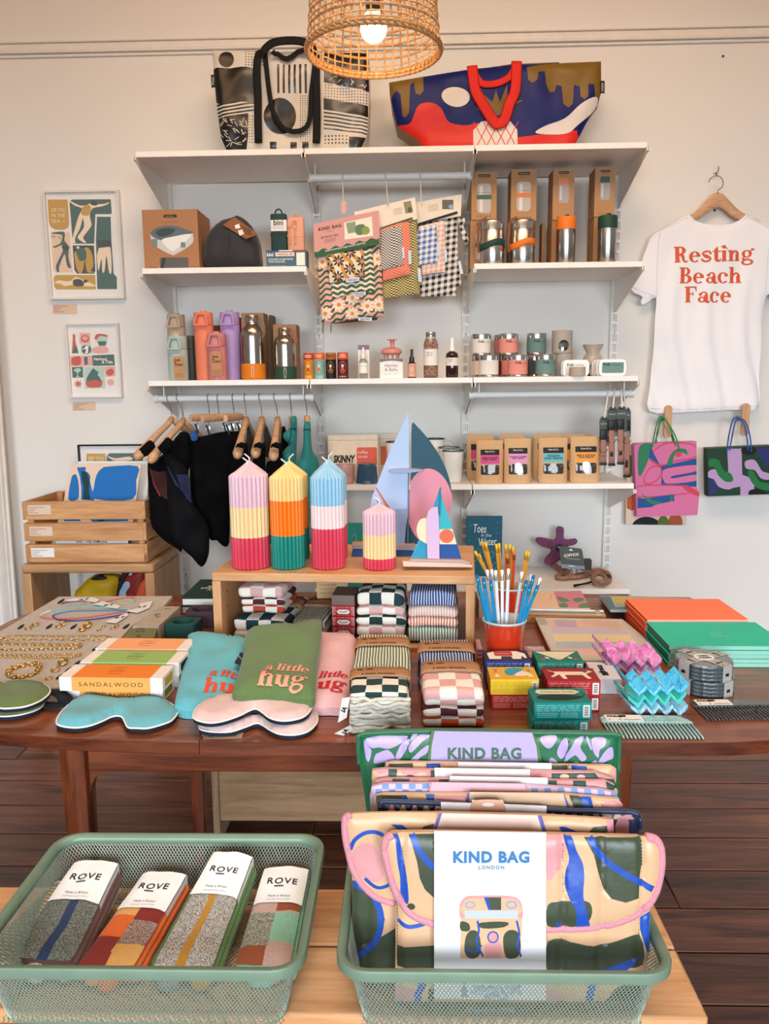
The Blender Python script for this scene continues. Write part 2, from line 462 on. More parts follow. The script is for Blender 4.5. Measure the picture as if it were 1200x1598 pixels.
# curtain at the left
def cur(u,v):
 a=u*2*pi*7;return(-2.15+.50*u+.02*sin(a*.5+v*2),3.30+.035*sin(a)*(.6+.4*v)+.012*sin(a*2.3+1+v*3),3.3-3.26*v)
cm=fabric('#e9e4dd',500,.9,.04,.2)
tag(MB().sheet(cur,110,20,cm,flip=True).build('curtain',smooth=180,solid=.003),'plain white floor length curtain hanging at the left end of the wall','curtain')
# ================================================================ WALL SHELVING
sm_white=plain('#efece7',.38,vary=.02,name='white_lacquer')
S_Z=[2.175,1.775,1.3733,.9787,.5756];BX=[-.955,-.355,.245,.845];SF=2.987
for i,x in enumerate(BX):
 t=thing('shelf_upright',['white slotted metal upright at the left end of the shelving','white slotted upright between left and middle shelving bays','white slotted upright between middle and right shelving bays','white slotted metal upright at the right end of the shelving'][i],'shelf upright',(x,WALL-.012,.35),0,'white wall uprights')
 b=MB();z0,z1=.0,1.84
 for sx in(-1,1):b.box(sx*.0125-.002,sx*.0125+.002,-.012,.012,z0,z1,sm_white);b.box(sx*.0065-.0015,sx*.0065+.0015,-.012,-.010,z0,z1,sm_white)
 b.box(-.0125,.0125,.008,.012,z0,z1,sm_white)
 n=46
 for k in range(n+1):zz_=z0+(z1-z0-.010)*k/n;b.box(-.0125,.0125,-.0118,-.0098,zz_,zz_+.010,sm_white)
 b.build('rail',t)
 for zq in(.2,.75,1.2,1.55):MB().lathe([(0,.003),(.004,.002),(.0045,0)],steel(),10,TR(0,-.0125,zq)@RX(90)).build('screw',t)
def bracket(mir,x):
 P=[(0,-.012),(0,-.03),(-.398,-.012),(-.398,-.002),(0,-.002)]
 b=MB();d=.4
 pl=[(0,-.008),(-.395,-.008),(-.395,-.022),(-.02,-.135),(0,-.135)]
 X=TR(x,0,0)@Matrix(((0,0,1,0),(1,0,0,0),(0,1,0,0),(0,0,0,1)))
 b.prism(pl,.0022,sm_white,X)
 b.box(x-.004*mir,x+.006*mir,-.395,-.38,-.022,-.008,sm_white)if mir>0 else b.box(x-.006,x+.006,-.395,-.38,-.022,-.008,sm_white)
 return b
rows={0:(0,1,2),1:(0,2),2:(0,1,2),3:(1,2),4:(1,2)}
rn=['top','second','third','fourth','lowest'];bn=['left','middle','right']
holds={(0,0):'carrying one side of the black and white tote',(0,1):'top shelf board above the hanging pouches',(0,2):'carrying the red, blue and gold bag',(1,0):'carrying the lunch box carton',(1,2):'carrying the steel food flasks',(2,0):'carrying the pastel and steel bottles',(2,1):'carrying small cosmetic tubes and the salt jar',(2,2):'carrying the candle tins',(3,1):'carrying enamel mugs behind the sailboat',(3,2):'carrying the dog treat pouches',(4,1):'behind the wooden display riser',(4,2):'carrying the purple starfish toy'}
for r,cols in rows.items():
 for c in cols:
  t=thing('wall_shelf','white %s shelf, %s bay, %s'%(rn[r],bn[c],holds[(r,c)]),'shelf',(BX[c],WALL-.026,S_Z[r]),0,'white wall shelves')
  MB().box(.0015,.5985,-.374,0,-.020,0,sm_white).build('board',t,bevel=.0015)
  bb=bracket(1,.0012);bb.build('bracket',t,loc=(0,0,-.012))
  bb=bracket(1,.5966);bb.build('bracket',t,loc=(0,0,-.012))
def rail(x0,x1,y,z,lab,hooks):
 t=thing('hanging_rail',lab,'clothes rail',(x0,y,z))
 m=plain('#e8eae9',.35,vary=.02)
 b=MB();b.tube([(0,0,0),(x1-x0,0,0)],.0125,m,20);b.build('rod',t)
 for xx in(.0,x1-x0):
  b=MB();b.lathe([(0,-.003),(.0155,-.003),(.0155,.012),(0,.012)],m,20,TR(xx-(.0045 if xx else .0045),0,0)@RY(90));b.build('end_cap',t)
 for xx in hooks:
  b=MB();b.box(xx-.002,xx+.002,-.004,.004,.012,S_H,sm_white);b.build('hanger_arm',t)
S_H=.048;rail(-.948,-.357,3.06,1.306,'white rail under the third left shelf, holding wooden hangers',(.03,.56))
rail(.243,.842,3.06,1.308,'white rail under the third right shelf, holding dog collars',(.03,.57))
rail(-.351,.240,3.12,2.107,'white rail under the top middle shelf, holding zip pouches',(.02,.57))
# ================================================================ PENDANT LAMP
def lamp():
 cx,cy,cz=-.070,2.0,2.105
 t=thing('pendant_lamp','woven bamboo dome pendant lamp with lit bulb at top of view','lamp',(cx,cy,cz))
 bam=wood('#8f6238','#d3a26c','z',6,.5,.6,1)
 def R(z):s=z/.235;return .154*(1-.12*s-.75*max(0,s-.45)**2*1.6)
 b=MB()
 nb=44
 for k in range(nb):
  a=2*pi*k/nb;pts=[]
  for j in range(41):
   z=.003+.225*j/40;rr=R(z)+.0012*cos(pi*(j/40*15+k));pts.append((rr*cos(a),rr*sin(a),z))
  w=.0042
  vs=[];fs=[]
  for p in pts:
   for s_ in(-1,1):vs.append((p[0]-s_*w/2*sin(a),p[1]+s_*w/2*cos(a),p[2]))
  for j in range(40):fs.append((2*j,2*j+1,2*j+3,2*j+2))
  b.add(vs,fs,bam)
 b.build('upright_splints',t,solid=.0011)
 b=MB()
 for j in range(15):
  z=.015+.0145*j
  for dz in((0,)if j%2 else(0,.0022)):
   n=176;vs=[];fs=[]
   for k in range(n):
    a=2*pi*k/n;rr=R(z)-.0012*cos(pi*(j+k*44/n))
    for s_ in(-1,1):vs.append((rr*cos(a),rr*sin(a),z+dz*1.3+s_*.0018+.0012*sin(3*a+j)))
   for k in range(n):q=(k+1)%n;fs.append((2*k,2*q,2*q+1,2*k+1))
   b.add(vs,fs,bam)
 b.build('hoop_splints',t,solid=.001)
 b=MB()
 for zz,rr in((.004,.0045),(.012,.0035)):
  b.tube([((R(0)+.0008)*cos(2*pi*k/64),(R(0)+.0008)*sin(2*pi*k/64),zz)for k in range(64)],rr,bam,8,closed=True)
 for k in range(60):
  a=2*pi*k/60;b.tube([((R(0)+.006*cos(q))*cos(a+q*.012),(R(0)+.006*cos(q))*sin(a+q*.012),.008+.009*sin(q))for q in[2*pi*i/8 for i in range(8)]],.0014,bam,4,closed=True)
 b.build('rim',t)
 b=MB();b.lathe([(0,.09),(.017,.09),(.018,.12),(.012,.15),(.004,.16)],plain('#2b2522',.4),20);b.tube([(0,0,.15),(0,0,1.29)],.003,plain('#2b2522',.5),8);b.build('lamp_holder',t)
 s=N('lit_bulb',.3);s.b.inputs['Base Color'].default_value=(1,.85,.6,1);s.b.inputs['Emission Color'].default_value=hx('#ffd9a0')+(1,);s.b.inputs['Emission Strength'].default_value=6.5
 b=MB();b.lathe([(0,.024),(.010,.0255),(.020,.031),(.028,.041),(.031,.053),(.029,.067),(.021,.082),(.0135,.092),(.013,.10)],s.m,28);b.build('bulb',t,smooth=180)
 l=bpy.data.lights.new('bulb_light','POINT');l.energy=1.3;l.color=(1,.62,.30);l.shadow_soft_size=.03
 o=bpy.data.objects.new('bulb_light',l);COL.objects.link(o);o.location=(cx,cy,cz-.012)
lamp()
# ================================================================ TABLE
def table():
 t=thing('dining_table','long brown wooden table covered with shop goods','table',(0,1.75,0))
 tm=wood('#552813','#8a4d2c','x',1.1,.33,.7,1,coat=.3);dk=wood('#451b0c','#74391f','x',1.4,.35,.6);dz=wood('#481c0b','#793c1e','z',1.4,.35,.6)
 def side(s,n=26):
  o=[]
  for i in range(n+1):
   a=pi/2-(pi)*i/n;c,q=cos(a),sin(a)
   x=1.08*(abs(c)**.62);y=.505*(1 if q>0 else-1)*abs(q)**.42
   o.append((s*x*.97,y))
  return o
 L_=side(-1);R_=[(0,.505)]+sm([(.30,.497),(.558,.461),(.671,.41),(.79,.27),(.876,.114),(.905,-.06),(.88,-.25),(.76,-.41),(.609,-.492),(.35,-.503)],4,False)+[(0,-.505)]
 def bow(p):return(p[0],p[1]+(-1 if p[1]<0 else 1)*.0*p[0])
 # full outline anticlockwise
 out=[p for p in R_[::-1]]+[p for p in L_]
 def clip(x0,x1):
  o=[]
  n=len(out)
  def cl(poly,f,lim):
   r=[]
   for i in range(len(poly)):
    a,c=poly[i],poly[(i+1)%len(poly)];ia,ic=f(a[0],lim),f(c[0],lim)
    if ia:r.append(a)
    if ia!=ic:k=(lim-a[0])/(c[0]-a[0]);r.append((lim,a[1]+k*(c[1]-a[1])))
   return r
  return cl(cl(out,lambda a,l:a>=l,x0),lambda a,l:a<=l,x1)
 for x0,x1,nm in((-2,-.3585,'leaf'),(-.3575,2,'tabletop')):
  MB().prism(clip(x0,x1),.024,tm,TR(0,.04,.726),side=dk).build(nm,t,bevel=.0025)
 b=MB();b.box(-.61,.40,-.375,-.350,.650,.726,dk);b.build('apron',t,bevel=.004)
 b=MB();b.box(-.61,.40,.345,.370,.650,.726,dk);b.build('apron',t,bevel=.004)
 b=MB();b.box(-.60,-.578,-.35,.35,.650,.726,dk);b.build('apron',t,bevel=.004)
 b=MB();b.box(.375,.40,-.35,.35,.650,.726,dk);b.build('apron',t,bevel=.004)
 for x,y in((-.615,-.362),(.378,-.362),(-.595,.362),(.378,.362)):
  b=MB();sg=1 if x<0 else-1
  prof=[(0,.016),(.35,.021),(.60,.026),(.655,.027),(.726,.028)]
  vs=[];fs=[];n=16
  for z,r in prof:
   for k in range(n):a=2*pi*k/n;q=(abs(cos(a))**4+abs(sin(a))**4)**-.25;vs.append((x+r*q*cos(a),y+r*q*sin(a),z))
  for j in range(len(prof)-1):
   for k in range(n):fs.append((j*n+k,j*n+(k+1)%n,(j+1)*n+(k+1)%n,(j+1)*n+k))
  fs.append(tuple(range(n))[::-1]);b.add(vs,fs,dz)
  if y<0:
   cv=[(x+sg*.02,.64),(x+sg*.02,.66),(x+sg*.07,.66),(x+sg*.07,.650),(x+sg*.05,.647),(x+sg*.036,.638),(x+sg*.028,.622),(x+sg*.024,.60),(x+sg*.02,.60)]
   b.prism(cv,.022,dk,TR(0,y+.010,0)@RX(90))
  b.build('leg',t)
table()
# ---------------------------------------------------------------- pine bench in front, pine chest behind
pine=wood('#bd8250','#e3b183','x',.9,.5,.7,1,1)
def bench():
 t=thing('pine_bench','pale pine bench in the foreground carrying two wire baskets','bench',(-.2,1.08,0))
 for y0,y1 in((-.137,-.008),(-.004,.13)):
  MB().box(-.6,.59,y0,y1,.507,.530,pine).build('seat_plank',t,bevel=.004)
 for x in(-.52,.49):
  for y in(-.115,.085):MB().box(x,x+.04,y,y+.03,0,.507,pine).build('leg',t,bevel=.003)
  MB().box(x+.005,x+.035,-.085,.085,.44,.50,pine).build('rail',t,bevel=.002)
bench()
def chest():
 t=thing('pine_chest','pale pine chest on side panels standing under the table','chest',(-.13,2.37,0))
 pm=wood('#836245','#b08c66','x',.9,.6,.6,0,1)
 MB().box(-.43,.43,-.17,-.152,.075,.44,pm).build('front_panel',t,bevel=.003)
 for x in(-.45,.43):MB().box(x,x+.02,-.175,.17,0,.44,wood('#a08060','#c9ab85','z',.9)).build('side_panel',t,bevel=.003)
 MB().box(-.46,.46,-.18,.18,.44,.458,pm).build('top_panel',t,bevel=.003)
 MB().box(-.43,.43,.15,.168,.075,.44,pm).build('back_panel',t,bevel=.003)
chest()
# ---------------------------------------------------------------- wire baskets
def basket(x0,x1,y0,y1,z,h,lab):
 cx,cy=(x0+x1)/2,(y0+y1)/2
 t=thing('wire_basket',lab,'basket',(cx,cy,z),0,'sage green wire mesh baskets on the bench')
 W2,D2=(x1-x0)/2,(y1-y0)/2;gm=plain('#768c78',.45,.2,.04);gw=plain('#94a294',.45,.25,0)
 def ring(ins,zz,r,n=6):
  w,d=W2-ins,D2-ins;o=[]
  for qx,qy,a0 in((w-r,-d+r,-pi/2),(w-r,d-r,0),(-w+r,d-r,pi/2),(-w+r,-d+r,pi)):
   for i in range(n+1):a=a0+pi/2*i/n;o.append((qx+r*cos(a),qy+r*sin(a),zz))
  return o
 # pressed rim with a flat lip and a rolled edge
 b=MB();prof=[(.012,h-.014,.030),(.0105,h-.004,.032),(.007,h,.035),(.001,h,.040),(0,h-.003,.041),(0,h-.013,.041),(.0015,h-.014,.040)]
 rs=[ring(*p)for p in prof];n=len(rs[0]);vs=[p for r in rs for p in r];fs=[]
 for j in range(len(rs)-1):
  for k in range(n):fs.append((j*n+k,(j+1)*n+k,(j+1)*n+(k+1)%n,j*n+(k+1)%n))
 b.add(vs,fs,gm);b.build('rim',t,smooth=50,solid=.0012)
 # expanded mesh walls, two families of slanting wires
 b=MB();r0=ring(.012,0,.030,4);per=[0]
 for k in range(len(r0)):a,c=V(r0[k]),V(r0[(k+1)%len(r0)]);per.append(per[-1]+(c-a).length)
 L=per[-1];cell=.0052;nw=int(L/cell);top=ring(.012,h-.012,.030,4);bot=ring(.030,.004,.028,4)
 def at(s,tt):
  s=s%L
  lo=0
  while per[lo+1]<s:lo+=1
  k=(s-per[lo])/(per[lo+1]-per[lo]);q=(lo+1)%len(r0)
  a=V(top[lo]).lerp(V(top[q]),k);c=V(bot[lo]).lerp(V(bot[q]),k);return c.lerp(a,tt)
 hh=h-.016
 for s_ in(-1,1):
  for i in range(nw):
   s0=i*L/nw;pts=[at(s0+s_*hh*.62*q/4,q/4)for q in range(5)]
   b.tube(pts,.00066,gw,4,cap=False)
 b.build('mesh_wall',t,smooth=0)
 b=MB();w,d=W2-.031,D2-.031
 for s_ in(-1,1):
  k=-w-d
  while k<w+d:
   # line x*? : x = k + s*y
   ya,yb=-d,d;P=[]
   for yy in(ya,yb):P.append((k+s_*yy*.62,yy))
   (xa,y_a),(xb,y_b)=P
   def cut(xl):
    return y_a+(y_b-y_a)*(xl-xa)/(xb-xa)
   pa,pb=list(P[0]),list(P[1])
   ok=True
   for lim,sg in((-w,1),(w,-1)):
    ina=(pa[0]-lim)*sg>=0;inb=(pb[0]-lim)*sg>=0
    if not ina and not inb:ok=False;break
    if not ina:pa=[lim,cut(lim)]
    if not inb:pb=[lim,cut(lim)]
   if ok:b.tube([(pa[0],pa[1],.0025),(pb[0],pb[1],.0025)],.0006,gw,4,cap=False)
   k+=cell*1.25
 b.tube(ring(.031,.003,.028,4),.0016,gm,6,closed=True);b.build('mesh_floor',t,smooth=0)
 return t
basket(-.566,-.133,.888,1.197,.5302,.105,'left sage green wire mesh basket holding packs of socks')
basket(-.093,.330,.888,1.205,.5302,.105,'right sage green wire mesh basket holding quilted laptop sleeves')
# ================================================================ SHARED BUILDERS
def pj(P):
 d=V(P)-V((0,0,CAMH));X,Y,Z=d.dot(_R),d.dot(_U),d.dot(_F);u,v=FPX*X/Z,-FPX*Y/Z
 return(600+cos(ROL)*u+sin(ROL)*v,799-sin(ROL)*u+cos(ROL)*v)
def rp(px,py,P0,n):
 d=_ray(px,py);C=V((0,0,CAMH));t=(P0-C).dot(n)/d.dot(n);return C+d*t
def ink(c,r=.6):return plain(c,r,vary=0)
KRAFT='#b98a63'
def kraft(c=KRAFT):return plain(c,.85,vary=.05,scale=120)
class Skin:
 """a sheet or cushion lying in the plane (P0, n); outline traced, then given real size, thickness and bulge"""
 def __init__(s,outline,P0,n,puff=0,R=.02,wr=0,wf=18,warp=None):
  s.o=outline;s.P0=V(P0);s.n=V(n).normalized();s.puff=puff;s.R=R;s.wr=wr;s.wf=wf;s.warp=warp
  s.w=[rp(p[0],p[1],s.P0,s.n)for p in outline]
 def dist(s,p):
  b=9
  for i in range(len(s.w)):
   a,c=s.w[i],s.w[(i+1)%len(s.w)];e=c-a;L=e.length_squared
   t=max(0,min(1,(p-a).dot(e)/L))if L>0 else 0
   d=(p-a-e*t).length_squared
   if d<b:b=d
  return sqrt(b)
 def lift(s,p):
  h=0
  if s.puff:
   d=min(1,s.dist(p)/s.R);h+=s.puff*sqrt(max(0,1-(1-d)**2))
   if s.wr:h+=s.wr*d*noise.noise(p*s.wf)
  elif s.wr:h+=s.wr*noise.noise(p*s.wf)
  if s.warp:h+=s.warp(p)
  return h
 def surf(s,px,py,off=0):
  p=rp(px,py,s.P0,s.n);return p+s.n*(s.lift(p)+off)
 def body(s,b,shapes,base,thick=.004,res=8,side=None,back=None,flatback=True):
  m=MB();m.panel(lambda u,v:s.surf(u,v),s.o,shapes,base,res,flip=True)
  b.add(m.v,m.f,[m.mats[i]for i in m.m],None,m.u)
  bk=[]
  for u,v in m.u:
   p=rp(u,v,s.P0,s.n);bk.append(p-s.n*thick if flatback else p-s.n*(thick+s.lift(p)*.6))
  b.add(bk,[f[::-1]for f in m.f],back or side or base,None,m.u)
  ol=dense(s.o,res);A=[s.surf(*p)for p in ol];B=[]
  for p in ol:
   q=rp(p[0],p[1],s.P0,s.n);B.append(q-s.n*thick)
  n=len(ol);ar=sum(ol[i][0]*ol[(i+1)%n][1]-ol[(i+1)%n][0]*ol[i][1]for i in range(n))
  fs=[(i,(i+1)%n,n+(i+1)%n,n+i)if ar<0 else(i,n+i,n+(i+1)%n,(i+1)%n)for i in range(n)]
  b.add(A+B,fs,side or base,None,ol+ol)
  return b
 def text(s,b,body,m,cx,cy,w=None,h=None,rot=0,off=.0008,slant=0,**kw):
  c,q=cos(radians(rot)),sin(radians(rot))
  b.text(body,m,w=w,h=h,fn=lambda u,v,z:s.surf(cx+u*c+v*q+slant*v,cy-v*c+u*q,off),**kw);return b
 def deco(s,b,poly,m,off=.0006):
  vs=[s.surf(p[0],p[1],off)for p in poly];t=geometry.tessellate_polygon([[V((p[0],-p[1],0))for p in poly]]);fs=[]
  for f in t:
   a,c,d=(poly[i]for i in f);fs.append(f if(c[0]-a[0])*(d[1]-a[1])-(c[1]-a[1])*(d[0]-a[0])<0 else(f[0],f[2],f[1]))
  b.add(vs,fs,m);return b
 def edge(s,b,r,m,off=0,n=6,closed=True,pts=None):
  P=pts or dense(s.o,4);b.tube([s.surf(p[0],p[1],off)for p in P],r,m,n,closed=closed);return b
FY=V((0,-1,0))
def slot(px0,px1,pyt,Y,z,pyb=None):
 a=wp(px0,pyt,Y);c=wp(px1,pyt,Y);return(a.x+c.x)/2,abs(c.x-a.x),(a.z+c.z)/2-z
def zz(pts,ox,oy,k):return[(ox+p[0]/k,oy+p[1]/k)for p in pts]
def carton(name,lab,cat,px0,px1,pyt,Y,z,d,m,deco=None,rz=0,group=None,bev=.0008):
 """upright printed box; deco(b, X, w, h): X maps a drawing in metres (origin bottom centre) on the front face"""
 x,w,h=slot(px0,px1,pyt,Y,z)
 b=MB();b.box(-w/2,w/2,0,d,0,h,m);X=FRONT.copy()
 if deco:deco(b,X,w,h)
 o=b.build(name,loc=(x,Y,z+.0004),rz=radians(rz),smooth=0,bevel=0);tag(o,lab,cat,group);return o
def lines(b,X,cx,cy,w,n,dy,m,t=.0009,z=.0004,seed=1):
 r=random.Random(seed)
 for i in range(n):
  x=cx-w/2
  while x<cx+w/2-t:
   L=min(r.uniform(.06,.22)*w,cx+w/2-x);b.flat(rect(x,cy-i*dy-t/2,x+L,cy-i*dy+t/2),z,m,X);x+=L+w*.03
# ================================================================ TOP SHELF: TWO BIG BAGS
def tote_bw():
 Y=3.10;blk=plain('#0d0d0e',.22,vary=.1,coat_=0)if False else plain('#0b0b0c',.32,vary=0,Coat_Weight=.1);wh=plain('#d0c9bf',.4,vary=.03);gr=plain('#121214',.75,bump=.3)
 t=thing('tote_bag','large glossy black and white patterned tote bag on the top shelf','bag',(-.33,3.2,2.1755))
 Z=lambda pts:zz(pts,0,0,2)
 yb=pj((-.3,Y,2.178))[1]
 ol=Z([(662,157),(735,158),(830,157),(900,168),(960,165),(1060,165),(1150,165),(1152,300),(1149,400),(1144,430),(1120,2*yb-2),(900,2*yb),(715,2*yb),(690,430),(676,330),(668,240)])
 sh=[(Z(sm([(662,225),(720,218),(800,225),(800,318),(740,322),(676,322)])),blk),(Z(ell(709,190,24,25)),blk)]
 for i in range(4):sh.append((Z([(678,330+i*11),(800,312+i*11),(800,317+i*11),(679,336+i*11)]),blk))
 sh.append((Z([(682,372),(778,358),(778,430),(770,2*yb),(705,2*yb),(688,430)]),blk))
 r=random.Random(4)
 for i in range(34):
  x,y,a=r.uniform(690,772),r.uniform(372,458),r.uniform(0,3.1);sh.append((Z([(x-8*cos(a)-sin(a),y-8*sin(a)+cos(a)),(x+8*cos(a)-sin(a),y+8*sin(a)+cos(a)),(x+8*cos(a)+sin(a),y+8*sin(a)-cos(a)),(x-8*cos(a)+sin(a),y-8*sin(a)-cos(a))]),wh))
 for x in range(770,826,9):
  for y in range(164,216,9):sh.append((Z(ell(x,y,2.3,n=6)),blk))
 for x in range(782,800,8):
  for y in range(368,456,9):sh.append((Z(ell(x,y,2,n=6)),blk))
 for i in range(6):sh.append((Z(rect(868+i*17,208,875+i*17,297)),blk))
 sh.append((Z(ell(876,367,50,56)),blk))
 for x in range(940,972,7):
  for y in range(305,446,7):sh.append((Z(ell(x,y,2,n=5)),blk))
 for x0 in(845,908,945):sh.append((Z(rect(x0,447,x0+20,2*yb)),blk))
 sh.append((Z([(1012,165),(1152,165),(1152,288),(1080,276),(1012,262)]),blk))
 for i in range(22):
  x,y,a=r.uniform(1018,1145),r.uniform(222,276),r.uniform(0,3.1);sh.append((Z([(x-7*cos(a)-sin(a),y-7*sin(a)+cos(a)),(x+7*cos(a)-sin(a),y+7*sin(a)+cos(a)),(x+7*cos(a)+sin(a),y+7*sin(a)-cos(a)),(x-7*cos(a)+sin(a),y-7*sin(a)-cos(a))]),wh))
 for x in range(1018,1148,9):
  for y in range(272,330,9):
   if y>268+(x-1012)*.15:sh.append((Z(ell(x,y,2.3,n=6)),blk))
 sh.append((Z([(1012,312),(1149,333),(1149,368),(1012,348)]),blk))
 for i in range(5):sh.append((Z([(1012,354+i*12),(1148,374+i*11),(1148,378+i*11),(1012,359+i*12)]),blk))
 for x in range(1016,1088,11):
  for y in range(428,460,11):sh.append((Z(ell(x,y,3,n=7)),blk))
 sh.append((Z([(1090,430),(1142,432),(1118,2*yb-1),(1090,2*yb)]),blk))
 s=Skin(ol,(0,Y,0),FY,.018,.05,.012,14)
 b=MB();s.body(b,sh,wh,.13,6,side=wh);b.build('body',t,world=True,smooth=60)
 for pts,nm in(([(812,455),(810,330),(808,200),(835,145),(880,128),(950,132),(985,170),(990,260),(992,360),(990,455)],'strap'),([(832,180),(850,330),(880,400),(930,418),(968,390),(975,300),(985,200),(960,150),(900,195),(850,160)],'strap')):
  P=[s.surf(p[0]/2,p[1]/2,.016 if i%2 else .018)if p[1]>170 else wp(p[0]/2,p[1]/2,Y-.045+.02*(nm!='strap'))for i,p in enumerate(sm(pts,4,False))]
  b=MB();b.tube(P,.0145 if pts[0][0]==812 else .009,gr,10,up=(0,-1,0),flat=.18);b.build(nm,t,world=True,smooth=180)
 b=MB();s2=Skin([(329,117),(335,116),(336,136),(330,137)],(0,Y+.01,0),FY);s2.body(b,[],ink('#0a0a0a'),.001,10);s2.text(b,'WEGO',ink('#dddddd'),332.5,126.5,w=14,rot=-88);b.build('side_label',t,world=True)
tote_bw()
def bag_colour():
 Y=3.12;t=thing('shopper_bag','wide red, navy, gold and white shopper bag on the top shelf','bag',(.41,3.2,2.1755))
 nav=plain('#101c5e',.45,vary=.04,Specular_IOR_Level=.2);red=plain('#cf2a1d',.42,vary=.04);gold=plain('#77591f',.4,vary=.05);wh=plain('#d6cfc9',.4,vary=.03);sr=plain('#d22a20',.7,bump=.3)
 Z=lambda pts:[(600+p[0]/2,p[1]/2)for p in pts];yb=2*pj((.4,Y,2.178))[1]
 ol=Z([(14,258),(130,238),(255,218),(395,203),(520,198),(676,192),(676,290),(662,340),(640,365),(580,yb-1),(300,yb),(130,yb),(105,440),(40,395),(22,320)])
 sh=[(Z([(14,258),(120,240),(122,290),(110,304),(96,298),(92,262),(80,270),(76,360),(66,374),(56,368),(50,300),(38,288),(26,300),(20,320)]),gold),
  (Z([(442,215),(520,198),(676,192),(676,300),(655,330),(650,270),(632,268),(630,308),(620,318),(608,308),(606,276),(588,270),(584,330),(570,342),(554,330),(550,274),(534,270),(528,292),(512,294),(502,270),(498,228),(478,230),(472,258),(458,266),(446,256)]),gold),
  (Z(ell(221,308,44,31,5)),wh),
  (Z(sm([(40,398),(80,390),(105,338),(140,328),(175,345),(200,385),(250,395),(300,390),(330,440),(560,415),(600,420),(580,yb+20),(130,yb+20),(105,442)])),red),
  (Z(sm([(468,420),(500,398),(560,375),(610,330),(660,308),(655,345),(600,395),(570,420),(520,424)])),wh),
  (Z([(276,yb),(276,410),(300,384),(345,376),(390,382),(412,410),(413,yb)]),wh),
  (Z([(284,345),(318,336),(300,298),(335,325),(345,290),(358,325),(380,270),(382,318),(430,318),(385,342),(370,362),(340,366),(310,358)]),gold)]
 for k in range(-1,3):
  for sg in(1,-1):
   x=330+k*30;sh.append((Z([(x-24*sg,384),(x-24*sg+3,384),(x+24*sg+3,yb-2),(x+24*sg,yb-2)]),red))
 cut=[]
 for pl,m in sh:cut.append((pl,m))
 s=Skin(ol,(0,Y,0),FY,.02,.05,.014,11)
 b=MB();s.body(b,cut,nav,.13,6,side=gold);b.build('body',t,world=True,smooth=60)
 s2=Skin(Z([(60,252),(250,222),(395,200),(545,194),(545,215),(395,232),(250,262)]),(0,Y+.10,0),FY,.004,.03)
 b=MB();s2.body(b,[(Z([(250,222),(545,194),(545,215),(250,262)]),nav)],gold,.004,10);b.build('back_rim',t,world=True)
 for pts in([(272,212),(280,290),(310,345),(335,380),(350,392),(372,380),(388,330),(405,290),(410,198)],[(276,225),(300,270),(350,270),(390,245),(408,205)]):
  P=[s.surf(600+p[0]/2,p[1]/2,.012 if len(pts)>6 else .006)for p in sm(pts,5,False)]
  b=MB();b.tube(P,.019 if len(pts)>6 else .012,sr,8,up=(0,-1,0),flat=.15);b.build('handle',t,world=True,smooth=180)
 b=MB();s2=Skin(Z([(673,252),(687,252),(687,291),(673,291)]),(0,Y-.01,0),FY);s2.body(b,[],ink('#101010'),.001,30);s2.text(b,'WEGO',ink('#dddddd'),940,136,w=14,rot=88);b.build('side_label',t,world=True)
bag_colour()
# ================================================================ SECOND SHELF, LEFT
z2=S_Z[1]
def d_lunch(b,X,w,h):
 k=w/87
 T=lambda pts:[((p[0]-194)/3*k,(345-p[1])/3*k)for p in pts]
 b.flat(T(rrect(165,97,228,110,6)),.0004,ink('#2b2a28'),X);b.text('black+blum',ink('#d5b08c'),X,w=.019*1.5,cx=0,cy=T([(0,104)])[0][1],z=.0007)
 b.text('LUNCH BOX',ink('#6e513c'),X,w=.05,h=.004,cx=0,cy=T([(0,130)])[0][1])
 b.flat(T(sm([(98,190),(125,158),(205,148),(285,172),(300,190),(292,230),(215,275),(190,276),(125,240)],4)),.0004,ink('#c6c8c8'),X)
 b.flat(T(sm([(100,186),(128,155),(205,146),(288,172),(298,182),(200,200),(150,212)],4)),.0007,ink('#5f6c72'),X)
 b.flat(T(sm([(125,175),(160,158),(215,162),(200,182),(150,196)],4)),.0009,ink('#3d4a52'),X)
 b.flat(T(sm([(150,212),(205,196),(280,185),(285,200),(215,255),(190,258)],4)),.0009,ink('#e3e3e0'),X)
 for p in((105,205,130,238),(240,222,262,246)):b.flat(T(rrect(*p,3)),.0011,ink('#6d8a86'),X)
 b.flat(T(rrect(137,290,273,350,10)),.0005,steel('#dfe3e6',.1),X)
 b.flat(T([(137,345),(150,292),(165,291),(150,345)]),.0008,ink('#333a40'),X)
 for i in range(3):
  b.flat(T(rrect(85+14*i,330,95+14*i,342,2)),.0004,ink('#8a6547'),X);b.flat(T(rrect(280+14*i,330,290+14*i,342,2)),.0004,ink('#8a6547'),X)
carton('lunch_box_carton','brown carton printed with a glass lunch box on the second shelf','box',221,307.5,327,3.03,z2,.19,kraft('#a87b58'),d_lunch)
